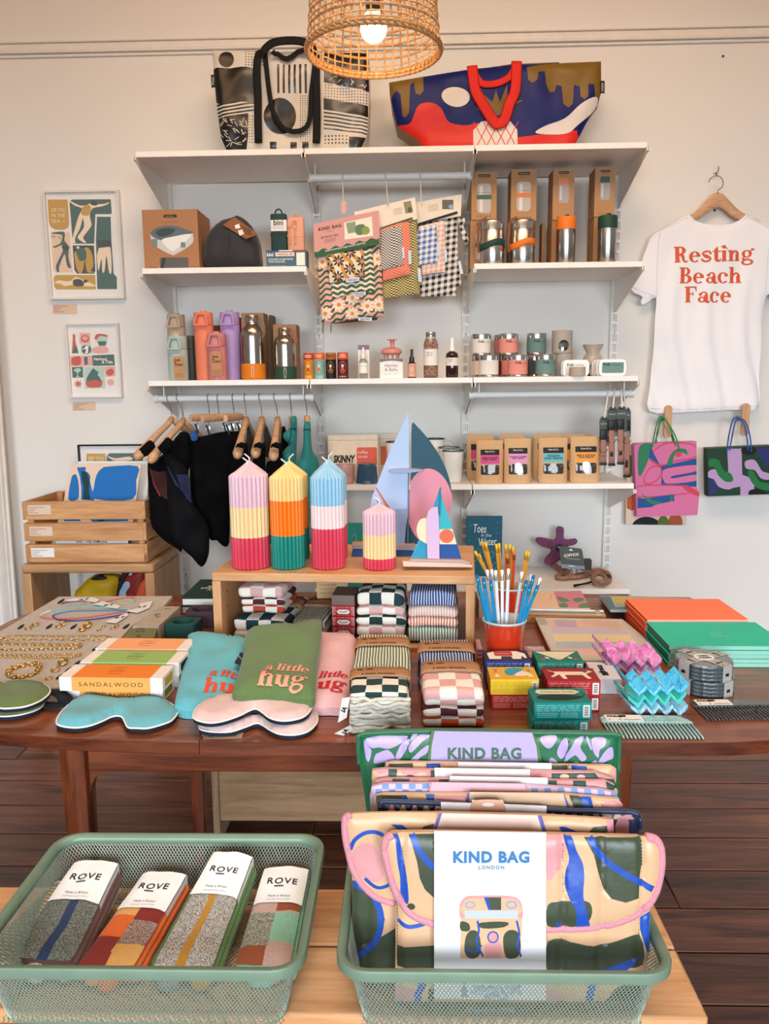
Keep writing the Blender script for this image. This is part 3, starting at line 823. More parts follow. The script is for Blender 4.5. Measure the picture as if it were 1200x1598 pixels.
def fabric_bag():
 t=thing('lunch_bag','charcoal roll-top fabric bag with kraft tag beside the lunch box carton','bag',(-.62,3.08,z2+.0005))
 m=fabric('#2b2d31',700,.8,.15);yb=pj((-.62,3.05,z2+.002))[1]
 ol=sm([(320,yb-6),(318.5,385),(325,364),(343,346),(360,340),(372,337),(388,348),(401,372),(404.5,395),(404,yb-3),(380,yb),(345,yb)],4)
 s=Skin(ol,(0,3.08,0),FY,.05,.06,.01,20);b=MB();s.body(b,[],m,.06,7,flatback=True)
 b.build('body',t,world=True,smooth=80)
 b=MB();b.tube([s.surf(363,y,.001)for y in(350,370,390,408)],.0007,plain('#16171a',.8),5);b.build('seam',t,world=True)
 g=MB();s2=Skin([(348,351),(366,338.5),(400,363),(399,367),(384,373)],(0,3.02,0),FY)
 s2.body(g,[],kraft('#8e5f3d'),.0008,20);s2.deco(g,[(366,352),(373,349),(375,356),(368,357)],ink('#f1ede6'));s2.deco(g,[(371,360),(378,358),(381,365),(374,368)],ink('#eadfce'))
 for k in range(4):s2.deco(g,[(376+2*k,351+4*k),(392,360+2*k),(392,361+2*k),(376+2*k,352+4*k)],ink('#4c3020'))
 g.build('swing_tag',t,world=True);g=MB();g.tube([wp(371,341,3.018),wp(369,336,3.04),wp(366,340,3.06)],.0008,plain('#222222'),5);g.build('tag_cord',t,world=True)
fabric_bag()
def d_couv(b,X,w,h):
 b.text('bini',ink('#e8eef0'),X,h=h*.2,cx=-w*.40,cy=h*.76,bold=.02);b.flat(rect(-w*.27,h*.66,w*.20,h*.88),.0004,ink('#e7d9cb'),X);b.text('ORIGINAL SET',ink('#b3563b'),X,w=w*.42,cx=-w*.035,cy=h*.77,z=.0007,bold=.02)
 b.text('COUVERTS À EMPORTER\nTOUS LES JOURS.',ink('#f1efe9'),X,w=w*.62,cx=-w*.45,cy=h*.42,align='l',bold=.01)
 b.flat(rect(w*.25,h*.14,w*.46,h*.86),.0004,ink('#e9e7e0'),X);lines(b,X,-w*.22,h*.12,w*.44,1,.002,ink('#c5d2d6'),.0008)
 b.flat(rect(-w*.5,h*.94,-w*.18,h),.0005,ink('#2e4d8c'),X);b.flat(rect(-w*.18,h*.94,w*.16,h),.0005,ink('#eeeeee'),X);b.flat(rect(w*.16,h*.94,w*.5,h),.0005,ink('#c2392f'),X)
cb=carton('cutlery_carton','small slate blue carton reading COUVERTS À EMPORTER under two cutlery cases','box',415,478,390.5,3.03,z2,.07,plain('#47667a',.6),d_couv)
ctop=slot(415,478,390.5,3.03,z2)[2]+z2+.001
def cutlery(px0,px1,pyt,col,lab,tagged):
 x,w,h=slot(px0,px1,pyt,3.05,ctop);t=thing('cutlery_case',lab,'cutlery case',(x,3.068,ctop))
 m=plain(col,.55);b=MB();hb=h*.86
 b.rbox(-w/2,w/2,-.012,.012,0,hb,.007,m);b.build('case',t,smooth=180)
 b=MB();b.tube([(w*.22*cos(a),0,hb-.002+h*.12*sin(a))for a in[pi*i/12 for i in range(13)]],.0028,m,8);b.build('carry_loop',t)
 b=MB();b.box(-w/2-.0006,w/2+.0006,-.0128,.0128,hb*.42,hb*.47,plain(col,.7));b.build('closing_band',t)
 if tagged:
  b=MB();b.rbox(-w/2-.0004,w/2+.0004,-.0126,.0126,hb*.50,hb*.86,.007,ink('#e9e7e1'));b.text('bini',ink('#30363a'),TR(0,-.0127,0)@FRONT,w=w*.6,cy=hb*.76,bold=.02);lines(b,TR(0,-.0127,0)@FRONT,0,hb*.68,w*.7,4,.004,ink('#7b8488'),.0009,.0003)
  b.build('paper_sleeve',t)
 else:
  for dx,nm in((-w*.34,'spoon'),(-w*.02,'fork')):
   b=MB();b.tube([(dx,-.0165,hb*.2),(dx,-.0165,hb*.66)],.0026,m,8)
   if nm=='spoon':b.lathe([(0,-.012),(.006,-.008),(.0078,0),(.006,.009),(0,.012)],m,14,TR(dx,-.0165,hb*.76)@Matrix.Diagonal((1,.4,1,1)))
   else:
    b.box(dx-.006,dx+.006,-.018,-.015,hb*.66,hb*.74,m)
    for k in range(4):b.box(dx-.006+.0034*k,dx-.006+.0034*k+.0018,-.018,-.015,hb*.74,hb*.9,m)
   b.build(nm,t)
cutlery(420.5,446,322.5,'#1f3b34','dark green cutlery case with white sleeve on the blue carton',True)
cutlery(447,473,329,'#dda083','peach cutlery case with fork and spoon on the blue carton',False)
# ================================================================ ZIP POUCHES ON THE TOP RAIL
def pouches():
 Z=lambda pts:zz(pts,480,260,4.286)
 cream=ink('#e8dccb',.7);tagm=ink('#c9d7e6',.7);txt=ink('#5c3f38')
 def pk(lab,x,col=None):
  t=thing('pouch_pack',lab,'pouch set',(x,3.12,2.05),0,'zip pouch sets on the top rail');return t
 def part(t,nm,ol,Y,base,shapes=(),puff=.006,wr=.004,zr=8,th=.006,extra=None):
  s=Skin(Z(ol),(0,Y,0),FY,puff,.02,wr,30);b=MB();s.body(b,[(Z(p),m)for p,m in shapes],base,th,zr)
  if extra:extra(s,b)
  b.build(nm,t,world=True,smooth=50);return s
 def loop(t,x,y0,y1,xb,pat):
  b=MB();top=wp(480+x/4.286,260+52/4.286,3.12);m=plain('#ded6ca',.5)
  P0=wp(480+x/4.286,260+75/4.286,3.12);zt=2.107
  P=[V((P0.x+.0,3.12-.018*cos(a),zt+.018*sin(a)))for a in[-.5+pi*1.15*i/10 for i in range(11)]][::-1]
  e=wp(480+xb/4.286,260+y1/4.286,3.075);b.tube([V((P0.x,3.138,zt))]+P+[e],.0042,m,8,flat=.5);b.build('hook',t,world=True)
  if pat:part(t,'fabric_loop',[(xb-14,y1-30),(xb+16,y1-30),(xb+16,y1+50),(xb-14,y1+50)],3.07,pat,(),0,0,10,.003)
 # ---- pack 3: gingham
 t=pk('zip pouch set in black, pink and blue gingham hanging on the rail',.17)
 gb=uvcheck('#e6e2dc','#16171b',1/10,1/10);gm=gingham('#101216','#e3e0da',.105);gp_=gingham('#d9a99b','#f0ded2',.13);gbl=gingham('#3f6da8','#e4e6ea',.115)
 part(t,'pouch',[(740,385),(1000,300),(1008,320),(1003,560),(1030,790),(995,800),(995,865),(840,868),(755,868),(745,700)],3.160,gm,th=.008)
 part(t,'header_card',[(720,240),(1030,185),(1025,330),(735,385)],3.142,cream,[(rect(900,222,975,285),ink('#6b6560')),(ell(960,268,18,14),ink('#8fa7c4'))],0,0,14,.0008,lambda s,b:[s.deco(b,Z([(805,262+k*12),(875,252+k*12),(875,254+k*12),(805,264+k*12)]),txt)for k in range(4)])
 part(t,'zip',[(740,378),(1000,298),(1004,312),(742,394)],3.137,ink('#1b1b1d'),(),.003,0,10,.003)
 part(t,'pouch',[(742,400),(915,358),(922,705),(850,712),(765,725)],3.134,gp_)
 part(t,'pouch',[(730,440),(750,412),(860,385),(868,500),(870,640),(800,650),(735,660)],3.121,gbl)
 for q in([(862,505),(885,520),(885,600),(872,600)],[(912,545),(932,560),(933,640),(918,642)],[(1005,630),(1022,628),(1042,715),(1020,720)]):part(t,'side_label',q,3.119,tagm,(),0,0,12,.001)
 part(t,'zip_pull',[(1005,345),(1050,340),(1055,370),(1040,390),(1080,490),(1060,515),(1030,470),(1015,400)],3.13,gm,(),.004,0,8,.003)
 loop(t,752,60,258,762,None)
 # ---- pack 2: op-art checks
 t=pk('zip pouch set in op-art black, coral and yellow checks on the rail',.04)
 op=opart('#20202a','#e6e0d6');oy=opart('#1d1d1f','#e2d184');co=opart('#d9664a','#e79a80')
 part(t,'pouch',[(487,435),(600,380),(715,342),(728,345),(738,600),(750,848),(620,866),(512,880),(480,860)],3.10,oy)
 part(t,'header_card',[(312,303),(718,205),(735,350),(330,450)],3.088,cream,[([(640,238),(690,228),(705,305),(655,315)],ink('#8b8a5f')),(ell(685,290,16,20),ink('#5d5550'))],0,0,14,.0008,lambda s,b:[s.deco(b,Z([(575,285+k*12),(632,274+k*12),(632,276+k*12),(575,287+k*12)]),txt)for k in range(4)])
 part(t,'zip',[(487,408),(700,338),(704,350),(489,425)],3.083,ink('#4d5538'),(),.003,0,10,.003)
 part(t,'pouch',[(487,420),(620,375),(675,368),(685,440),(688,720),(600,742),(505,762)],3.08,co)
 part(t,'pouch',[(487,432),(560,408),(628,395),(636,520),(642,655),(560,680),(488,692)],3.070,op)
 for q in([(622,540),(645,540),(650,610),(630,618)],[(672,562),(692,562),(696,650),(676,655)],[(735,680),(756,678),(765,770),(742,772)]):part(t,'side_label',q,3.069,tagm,(),0,0,12,.001)
 loop(t,522,60,255,540,None)
 # ---- pack 1: pink and green waves, nearest
 t=pk('pink header card pouch set with green waves and daisies, foremost on the rail',-.17)
 pk_='#d99f92';gr=fabric('#2f5b41',900,.7,.08);pi_=fabric('#dfa999',900,.7,.06);wh=fabric('#ead9c4',900,.7,.05);orr=fabric('#cf8e3a',900,.7,.05);dk=fabric('#1f3f2e',900,.7,.05)
 def wavy(x0,x1,y0,y1,n,amp,wl,w,slope,m):
  o=[]
  for k in range(n):
   yy=y0+(y1-y0)*k/n;o.append((stroke([(x,yy+slope*(x-x0)+amp*sin(2*pi*x/wl+k*.0))for x in range(int(x0),int(x1)+12,12)],w,2),m))
  return o
 def daisy(cx,cy,R,m,c,n=9):
  return[(ell(cx+R*.62*cos(2*pi*k/n),cy+R*.62*sin(2*pi*k/n),R*.38,R*.17,360*k/n,10),m)for k in range(n)]+[(ell(cx,cy,R*.27,n=14),c)]
 big=[(62,605),(480,512),(495,700),(512,1005),(420,1010),(300,1022),(165,1047),(95,1042),(80,860)]
 W1=wavy(30,560,480,1260,20,9,70,15,-.45,gr)
 dz=[]
 for x,y in((300,880),(400,935),(210,925),(300,985),(120,985),(475,925),(100,640),(470,620)):dz+=[(ell(x,y,42,38),pi_)]+daisy(x,y,48,wh,orr)
 part(t,'pouch',big,3.07,pi_,W1+dz,.008,.004,7)
 part(t,'pouch_hem',[(160,1020),(300,1010),(470,1005),(465,1025),(300,1040),(170,1050)],3.078,ink('#4b2a20'),(),.004,.004,10)
 W2=wavy(120,470,500,960,13,7,62,17,-.08,gr)
 part(t,'pouch',[(145,640),(150,590),(370,560),(372,545),(430,530),(440,640),(447,838),(300,850),(230,868),(165,890),(155,760)],3.057,wh,W2,.006,.003,7)
 fl=[]
 for k in range(5):fl.append((stroke([(60+k*70,520),(100+k*70,600),(150+k*70,640),(180+k*70,720),(240+k*70,800)],26,3),orr))
 for x,y in((285,575),(208,632),(283,685),(140,680),(365,635),(205,738),(120,600),(360,720)):fl+=daisy(x,y,42,dk,fabric('#de7f83',900),8)
 part(t,'pouch',[(122,585),(240,572),(372,560),(380,650),(384,742),(300,752),(150,780),(135,690)],3.045,wh,fl,.006,.003,7)
 for q in([(255,750),(345,738),(347,765),(258,777)],[(300,842),(388,835),(390,858),(302,864)],[(338,1010),(430,1008),(430,1033),(340,1030)]):
  part(t,'cloth_label',q,3.036,tagm,(),0,0,12,.001,lambda s,b:s.text(b,'KIND BAG',ink('#42639a'),sum(p[0]for p in s.o)/4,sum(p[1]for p in s.o)/4,w=15,rot=-4,bold=.02))
 wav=[(44,568)]+[(44+i*10.85,568-i*2.32*1.0+8*sin(i*.85))for i in range(1,40)]+[(478,475),(481,520),(47,608)]
 def hd(s,b):
  s.text(b,'KIND BAG',ink('#4c2f33'),*Z([(149,407)])[0],w=36,rot=-11,bold=.03,sp=1.15);s.text(b,'LONDON',ink('#4c2f33'),*Z([(150,432)])[0],w=11,rot=-11,sp=1.3)
  s.text(b,'ZIP POUCH TRIO',ink('#5d3238'),*Z([(146,466)])[0],w=28,rot=-11,bold=.02)
  for k in range(3):s.deco(b,Z([(112,490+k*10),(188,474+k*10),(188,476+k*10),(112,492+k*10)]),ink('#6b4444'))
  s.text(b,'MADE FROM RECYCLED PLASTIC BOTTLES',ink('#e4e0d0'),*Z([(252,538)])[0],w=64,rot=-11.5,bold=.02)
 part(t,'header_card',[(37,385),(475,292),(483,475),(481,520),(47,608)],3.040,ink('#d29a93',.55),[(wav,ink('#2b5c3c',.55)),([(245,375),(430,333),(438,462),(248,488)],ink('#ece3d6')),([(256,378),(320,366),(322,440),(270,448)],ink('#8a9c7c')),(sm([(320,400),(370,385),(390,410),(385,448),(330,455)]),ink('#5c7d5c')),(sm([(365,415),(400,400),(416,430),(400,452),(370,452)]),ink('#8b9a4c'))],0,0,9,.001,hd)
 for x in(100,155):part(t,'drawstring',[(x,1040),(x+6,1040),(x+3,1112),(x-2,1112)],3.07,ink('#3b3430'),(),0,0,10,.002)
 loop(t,236,60,262,240,pi_)
@cached
def gingham(c1,c2,n):
 s=N('gingham',.8);t=s.n('TexCoord');sp=s.n('SeparateXYZ');s.l(t.outputs['UV'],sp.inputs[0])
 a=s.math('GREATER_THAN',s.math('FRACT',s.math('MULTIPLY',s.math('ADD',sp.outputs[0],s.math('MULTIPLY',sp.outputs[1],.06)),n)),.5)
 b=s.math('GREATER_THAN',s.math('FRACT',s.math('MULTIPLY',s.math('SUBTRACT',sp.outputs[1],s.math('MULTIPLY',sp.outputs[0],-.2)),n)),.5)
 s.col(s.mix(s.math('MULTIPLY',s.math('ADD',a,b),.5),c2,c1));return s.m
@cached
def opart(c1,c2):
 s=N('optical_check',.8);co=s.coord('UV');t=s.n('TexCoord');sp=s.n('SeparateXYZ');s.l(t.outputs['UV'],sp.inputs[0])
 v=s.math('ADD',sp.outputs[1],s.math('MULTIPLY',sp.outputs[0],.22))
 w=s.math('MULTIPLY',s.math('SINE',s.math('MULTIPLY',sp.outputs[0],.25)),1.5)
 a=s.math('FLOOR',s.math('MULTIPLY',s.math('ADD',sp.outputs[0],w),.36));b=s.math('FLOOR',s.math('MULTIPLY',v,.48))
 s.col(s.mix(s.math('PINGPONG',s.math('ADD',a,b),1),c1,c2));return s.m
pouches()
# ================================================================ SECOND SHELF, RIGHT: FLASKS AND CARTONS
def flask_print(kind,band,cap):
 def f(b,X,w,h):
  k=w/40
  b.flat(rrect(-9.5*k,h-8.5*k,9.5*k,h-4*k,2*k),.0004,ink('#33302d'),X);b.text('black+blum',ink('#c9a582'),X,w=15*k,cx=0,cy=h-6.2*k,z=.0007)
  b.text('FOOD FLASK' if kind else 'TRAVEL CUP',ink('#6e513c'),X,w=14*k,h=1.3*k,cx=0,cy=h-11.5*k)
  y0,y1=h-63*k,h-18*k
  if kind:
   b.flat(rrect(-11*k,y0,11*k,y1,6*k),.0005,ink('#b9b2ab'),X);b.flat(rrect(-7*k,y0+2*k,-2*k,y1-3*k,2*k),.0007,ink('#dcd6cf'),X);b.flat(rrect(-12*k,y0+21*k,12*k,y0+28*k,1*k),.0009,ink(band),X);b.flat(rect(-11*k,y1-14*k,11*k,y1-13.3*k),.001,ink('#7e7770'),X)
  else:
   b.flat(rrect(-9*k,y0+2*k,10*k,y1-10*k,5*k,corners=(1,1,0,0)),.0005,ink('#a7a5a2'),X);b.flat(rrect(-9.5*k,y1-10*k,9*k,y1+2*k,2*k),.0006,ink(cap),X);b.flat(rect(-7*k,y0+8*k,-3*k,y1-12*k),.0007,ink('#c9c7c4'),X)
  for i in range(5):b.flat(ell((i-2)*5*k,5.5*k,1.5*k,n=8),.0004,ink('#8a6547'),X)
 return f
cols=[(736,775.5,268,344,1,'#4f6b5b','','with green banded food flask print'),(798,838,264.5,346,1,'#d9814f','','with orange banded food flask print'),(863.5,897,264,344,0,'','#e08a63','with coral lidded travel cup print'),(929,961,262,339,0,'','#4e5f5a','with green lidded travel cup print')]
for i,(a,c,t0,t1,kd,bd,cp,lb)in enumerate(cols):
 Y=3.14;x,w,h0=slot(a,c,t1,Y,z2)
 dx={0:-.0,1:-.004,2:-.006,3:-.006}[i]
 carton('flask_carton','brown carton at the bottom of its pile behind the %s'%['green banded flask','orange banded flask','orange lidded cup','green lidded cup'][i],'box',a-2+dx,c-3,t1,Y,z2,.105,kraft('#a87f5c'),flask_print(kd,bd or '#999999',cp or '#999999'),group='brown flask cartons')
 o=carton('flask_carton','upper brown carton %s'%lb,'box',a,c,t0,Y-.004,z2+h0+.001,.10,kraft('#b18861'),flask_print(kd,bd or '#999999',cp or '#999999'),group='brown flask cartons')
carton('flask_carton','narrow brown carton set back between orange banded flask and orange lidded cup','box',846,851,348,3.20,z2,.06,kraft('#8d6848'),group='brown flask cartons')
def food_flask(px0,px1,pyt,band,lab):
 Y=3.075;x,w,h=slot(px0,px1,pyt,Y,z2);r=w/2;t=thing('food_flask',lab,'flask',(x,Y,z2+.0005));st=steel()
 b=MB();hb=h*.76;b.lathe([(0,0),(r*.93,0),(r*.97,.003),(r,.006),(r,hb),(r*.985,hb+.001),(r*.93,hb+.001)],st,40);b.build('body',t)
 b=MB();b.lathe([(r*.93,hb+.0015),(r,hb+.002),(r,h*.93),(r*.97,h*.965),(r*.90,h*.985),(0,h*.995)],st,40);b.build('lid',t)
 bm=plain(band,.6);b=MB()
 def fn(u,v):
  a=-pi*.5+(u-.5)*2*pi;lift=.006*sin(2*(a+pi/2)+.6)
  return((r+.0016)*cos(a),(r+.0016)*sin(a),h*.385+h*.14*v+lift+.004*cos(a))
 b.sheet(fn,40,1,bm,closeu=True);b.build('rubber_band',t,solid=.0025)
 b=MB();lm=plain('#7a4a30',.55);b.tube([(-r-.006,-.006,h*.30),(-r-.009,-.006,h*.55),(-r-.006,-.006,h*.90),(-r+.006,-.006,h*1.0),(-r+.022,-.006,h*1.045)],.005,lm,8,up=(0,1,0),flat=.35);b.build('lid_strap',t)
food_flask(749.5,787,344,'#26463a','steel food flask with dark green band on the second shelf')
food_flask(797,835,343,'#e2792a','steel food flask with orange band on the second shelf')
def travel_cup(px0,px1,pyt,cap,lab):
 Y=3.075;x,w,h=slot(px0,px1,pyt,Y,z2);r=w/2;t=thing('travel_cup',lab,'travel cup',(x,Y,z2+.0005));st=steel('#b9b4ac')
 b=MB();b.lathe([(0,0),(r*.9,0),(r*.95,.004),(r*.98,h*.73)],st,40);b.build('body',t)
 b=MB();m=plain(cap,.5);b.lathe([(r*.9,h*.73),(r*.99,h*.735),(r,h*.75),(r,h*.955),(r*.93,h*.99),(r*.5,h),(0,h)],m,40);b.build('lid',t)
 b=MB();b.rbox(-.007,.007,-.012,0,0,.006,.0025,plain('#3d2a20',.5),TR(0,-r*.3,h*.997));b.build('lid_stopper',t)
travel_cup(868.5,899,339,'#e77a2b','steel travel cup with orange lid on the second shelf')
travel_cup(933.5,964,337,'#24453a','steel travel cup with dark green lid, rightmost on the second shelf')
# ================================================================ THIRD SHELF, LEFT: BOTTLES
z3=S_Z[2]
def cylf(r,a0=0):return lambda u,v,z:((r+z)*sin(u/r+a0),-(r+z)*cos(u/r+a0),v)
def wrap(b,r,u0,u1,v0,v1,m,off=.0004,n=8,a0=0):
 f=cylf(r,a0);b.sheet(lambda s,t:f(u0+(u1-u0)*s,v0+(v1-v0)*t,off),n,1,m)
def deco_cyl(b,r,poly,m,off=.0006,a0=0):
 f=cylf(r,a0);vs=[f(p[0],p[1],off)for p in poly];t=geometry.tessellate_polygon([[V((p[0],p[1],0))for p in poly]]);fs=[]
 for q in t:
  a,c,d=(poly[i]for i in q);fs.append(q if(c[0]-a[0])*(d[1]-a[1])-(c[1]-a[1])*(d[0]-a[0])>0 else(q[0],q[2],q[1]))
 b.add(vs,fs,m)
def sip_bottle(px0,px1,pyt,Y,col,lab,tagged=None,loop=True,group='pastel sip bottles'):
 x,w,h=slot(px0,px1,pyt,Y,z3);r=w/2;t=thing('sip_bottle',lab,'bottle',(x,Y+r,z3+.0005),0,group);m=plain(col,.45,vary=.03);hb=h-.058
 b=MB();b.lathe([(0,0),(r*.9,0),(r*.97,.003),(r,.03),(r*1.0,.0305),(r,hb),(r*.96,hb+.003)],m,36);b.build('body',t)
 b=MB();b.lathe([(r*.98,hb+.004),(r*.98,h-.012),(r*.93,h-.008),(0,h-.008)],m,36);b.build('lid',t)
 b=MB();b.rbox(-.012,.012,-.014,.010,h-.009,h-.001,.003,m);b.build('flip_spout',t)
 if loop:
  b=MB();y=-r-.005;s=.0042
  b.tube(sm([(-.012,y,h-.016),(.014,y,h-.016),(.023,y-.004,h-.050),(.019,y-.005,h-.056),(-.019,y-.005,h-.056),(-.023,y-.004,h-.050)],4),s,m,8,closed=True,up=(0,1,0));b.build('carry_loop',t)
  b=MB();b.tube([(-.01,-r*.7,h-.012),(-.01,y,h-.017)],.003,m,6);b.tube([(.01,-r*.7,h-.012),(.01,y,h-.017)],.003,m,6);b.tube([(-.014,y,h-.016),(.014,y,h-.016)],.004,m,8);b.build('loop_hinge',t)
 if tagged:
  g=MB();X=TR(tagged[0],-r-.006,tagged[1])@RY(tagged[2])@FRONT;g.prism(rect(-.019,-.082,.019,0),.0008,kraft('#b98a62'),X)
  g.text('Keep\n&\nChilled',ink('#2a201a'),X,h=.026,cx=-.014,cy=-.022,align='l',bold=.03,z=.0011,gap=.85);lines(g,X,0,-.064,.028,3,.005,ink('#3a2a20'),.0011,.0010,3)
  g.build('swing_tag',t)
 return t
sip_bottle(256,284,487,3.13,'#b5a28c','sand coloured tall sip bottle behind the pale green one',(.0,.155,2))
sip_bottle(256,287,521,3.01,'#a9bab2','pale green short sip bottle with kraft tag, leftmost on its shelf',(.012,.088,-2))
sip_bottle(288,303,523,3.16,'#4d5450','dark grey sip bottle half hidden right of the pale green one',None,False)
sip_bottle(298,328,483.5,3.06,'#e27f62','tall coral sip bottle on the third shelf')
sip_bottle(339,370,483,3.08,'#ab90c4','tall lilac sip bottle on the third shelf')
sip_bottle(319,349,516,2.995,'#c9827f','short dusty pink sip bottle with kraft tag in front of coral one',(.004,.098,-2))
sip_bottle(356,376,492,3.19,'#a9473c','brick red sip bottle peeking out behind the lilac one',None,False)
carton('bottle_carton','brown carton wedged behind the short pink bottle','box',327,342,508,3.19,z3,.05,kraft('#76492f'))
def steel_bottle(px0,px1,pyt,Y,col,lab,cord):
 x,w,h=slot(px0,px1,pyt,Y,z3);r=w/2;t=thing('steel_bottle',lab,'bottle',(x,Y+r,z3+.0005),0,'steel water bottles');hb=h*.245
 b=MB();m=plain(col,.55,vary=.03);b.lathe([(0,0),(r*.86,0),(r*.95,.003),(r,.008),(r,hb),(r*.96,hb+.001)],m,44);b.build('base_sleeve',t)
 b=MB();st=steel('#b3aaa0',.2);b.lathe([(r*.94,hb),(r*.95,h*.66),(r*.93,h*.72),(r*.82,h*.79),(r*.62,h*.84),(r*.52,h*.86),(r*.50,h*.89)],st,44);b.build('body',t,smooth=60)
 b=MB();b.lathe([(r*.50,h*.89),(r*.54,h*.89),(r*.54,h*.985),(r*.50,h),(0,h)],st,32);b.build('cap',t)
 b=MB();X=I();f=cylf(r,.1)
 b.tube([f(.004*cos(a)*1.0,hb*.5+.018*sin(a)*1.1,.0006)for a in[2*pi*i/16 for i in range(16)]],.0008,ink('#e9dfd0'),4,closed=True);b.build('logo',t)
 b=MB();b.tube([(r*.5,0,h*.95),(r*.8,-.01,h*.97),(r*1.05,-.015,h*.85),(r*1.12,-.018,h*.72),(r*1.0,-.02,h*.66),(r*.92,-.012,h*.75),(r*.7,0,h*.93)],.0016,plain(cord,.8),6);b.build('cord',t)
steel_bottle(369.5,408.5,491,3.0,'#df7f22','taller steel bottle with orange base on the third shelf','#8b7c74')
steel_bottle(423,459,511,3.0,'#2c4c3d','shorter steel bottle with dark green base on the third shelf','#b36a5a')
carton('bottle_carton','brown carton directly behind the orange based steel bottle','box',376,411,488.5,3.11,z3,.10,kraft('#97775c'))
carton('bottle_carton','brown carton at the back between the two steel bottles','box',419,424.5,492,3.235,z3,.09,kraft('#84674f'))
carton('bottle_carton','brown carton behind the green based steel bottle','box',426,462,506.5,3.12,z3,.10,kraft('#97775c'))
# ================================================================ THIRD SHELF, MIDDLE: COSMETICS
def tube_box(px0,px1,pyt,c1,c2,c3,words,lab):
 x,w,h=slot(px0,px1,pyt,3.02,z3);r=w/2;b=MB()
 b.lathe([(0,0),(r,0),(r,h*.735)],plain(c1,.5),28);b.lathe([(r,h*.735),(r*1.01,h*.74),(r*1.01,h*.985),(r*.97,h),(0,h)],plain(c2,.5),28)
 f=cylf(r);b.text(words,ink(c3),w=r*1.5,cy=h*.87,fn=f,z=.0008,bold=.03)
 deco_cyl(b,r,ell(0,h*.44,r*.80,h*.27),ink('#2a1a16'),.0006)
 for k in range(14):a=2*pi*k/14;deco_cyl(b,r,ell(r*.62*cos(a),h*.44+h*.21*sin(a),r*.07,r*.07,n=6),ink('#d9b27a'),.0009)
 deco_cyl(b,r,ell(0,h*.49,r*.24,r*.30),ink('#e9c3a5'),.0010);deco_cyl(b,r,[(-r*.36,h*.28),(r*.36,h*.28),(r*.15,h*.43),(-r*.15,h*.43)],ink(c2),.0010)
 b.text('SOLID BALM',ink(c3),w=r*1.3,cy=h*.08,fn=f,z=.0008,bold=.02)
 o=b.build('balm_tube',loc=(x,3.02+r,z3+.0005));tag(o,lab,'tube box','cardboard balm tubes')
for a in((472.5,488,551,'#d38a26','#c23a26','#f0ddc5','MANGO &\nORANGE','balm tube with ochre body and red lid, first of four'),(488.8,505.5,550.5,'#7fb3ab','#d9692e','#f3dcc0','COCONUT\nCREAM','balm tube with pale turquoise body and orange lid'),(507,523.5,550.5,'#231713','#a8662b','#2a1a14','RAW COCOA\nBUTTER','balm tube with black body and amber brown lid'),(525.5,542.5,550,'#5c1f2b','#d5502e','#f0cdb5','CHERRY\nALMOND','balm tube with maroon body and coral lid, nearest the dropper')):tube_box(*a)
def d_box_hb(b,X,w,h):
 b.flat(rect(-w/2,h*.86,w/2,h),.0004,ink('#7d7380'),X)
b_=None
def dropper_set():
 carton('dropper_carton','slim white carton with mauve top behind the clear dropper bottle','box',558.5,576,538.5,3.07,z3,.035,plain('#e5e2de',.6),d_box_hb)
 x,w,h=slot(559.5,573,542,3.02,z3);r=w/2;t=thing('dropper_bottle','clear glass dropper bottle with white cap and label','bottle',(x,3.02+r,z3+.0005))
 b=MB();b.lathe([(0,0),(r*.95,0),(r,.003),(r,h*.56),(r*.6,h*.62),(r*.55,h*.66)],plain('#cfd2c8',.08,Transmission_Weight=.8,IOR=1.3),28);b.build('glass_body',t)
 b=MB();wrap(b,r,-r*1.2,r*1.2,h*.17,h*.5,ink('#ecebe6'),.0005,12);b.text('Harriet & Belle',ink('#8a8a86'),w=r*1.7,cy=h*.4,fn=cylf(r),z=.001);b.build('label',t)
 b=MB();b.lathe([(r*.62,h*.64),(r*.66,h*.65),(r*.66,h*.76),(r*.34,h*.78),(r*.32,h*.92),(r*.2,h),(0,h)],plain('#ece9e4',.4),24);b.build('dropper_cap',t)
dropper_set()
def d_hb(b,X,w,h):
 pl=[(-w/2,h),(w/2,h),(w/2,h*.82)]+[(w/2-w*i/10,h*(.82+.08*sin(pi*i/10)))for i in range(1,10)]+[(-w/2,h*.82)]
 b.flat(pl,.0004,ink('#7d7380'),X);b.text('Harriet\n& Belle',ink('#6f6b70'),X,w=w*.56,cx=0,cy=h*.55,gap=.9);lines(b,X,0,h*.27,w*.6,2,h*.08,ink('#a5a2a5'),.0008)
hb_box=carton('scalp_brush_carton','white and mauve carton under the pink brush','box',592.5,628.5,560,3.02,z3,.045,plain('#ebe8e4',.6),d_hb)
def scalp_brush():
 x,w,h=slot(592.5,628.5,560,3.02,z3);t=thing('scalp_brush','salmon pink silicone scalp brush standing on its carton','brush',(x,3.045,z3+h+.001));m=plain('#d08b7d',.45)
 b=MB();R=.0415*.95
 b.lathe([(0,.016),(R*.8,.016),(R*.98,.020),(R,.026),(R*.9,.034),(R*.5,.041),(0,.043)],m,32);b.build('pad',t)
 b=MB();b.lathe([(.008,.040),(.009,.066),(.008,.068)],m,20,TR(.004,0,0));b.lathe([(0,.068),(.019,.068),(.0195,.0705),(0,.072)],m,24,TR(.004,0,0));b.build('handle',t)
 for i in range(9):
  b=MB();a=2*pi*i/9;b.lathe([(0,0),(.002,.001),(.0045,.010),(.005,.018)],m,10,TR(.027*cos(a),.018*sin(a),0));b.build('silicone_prong',t)
scalp_brush()
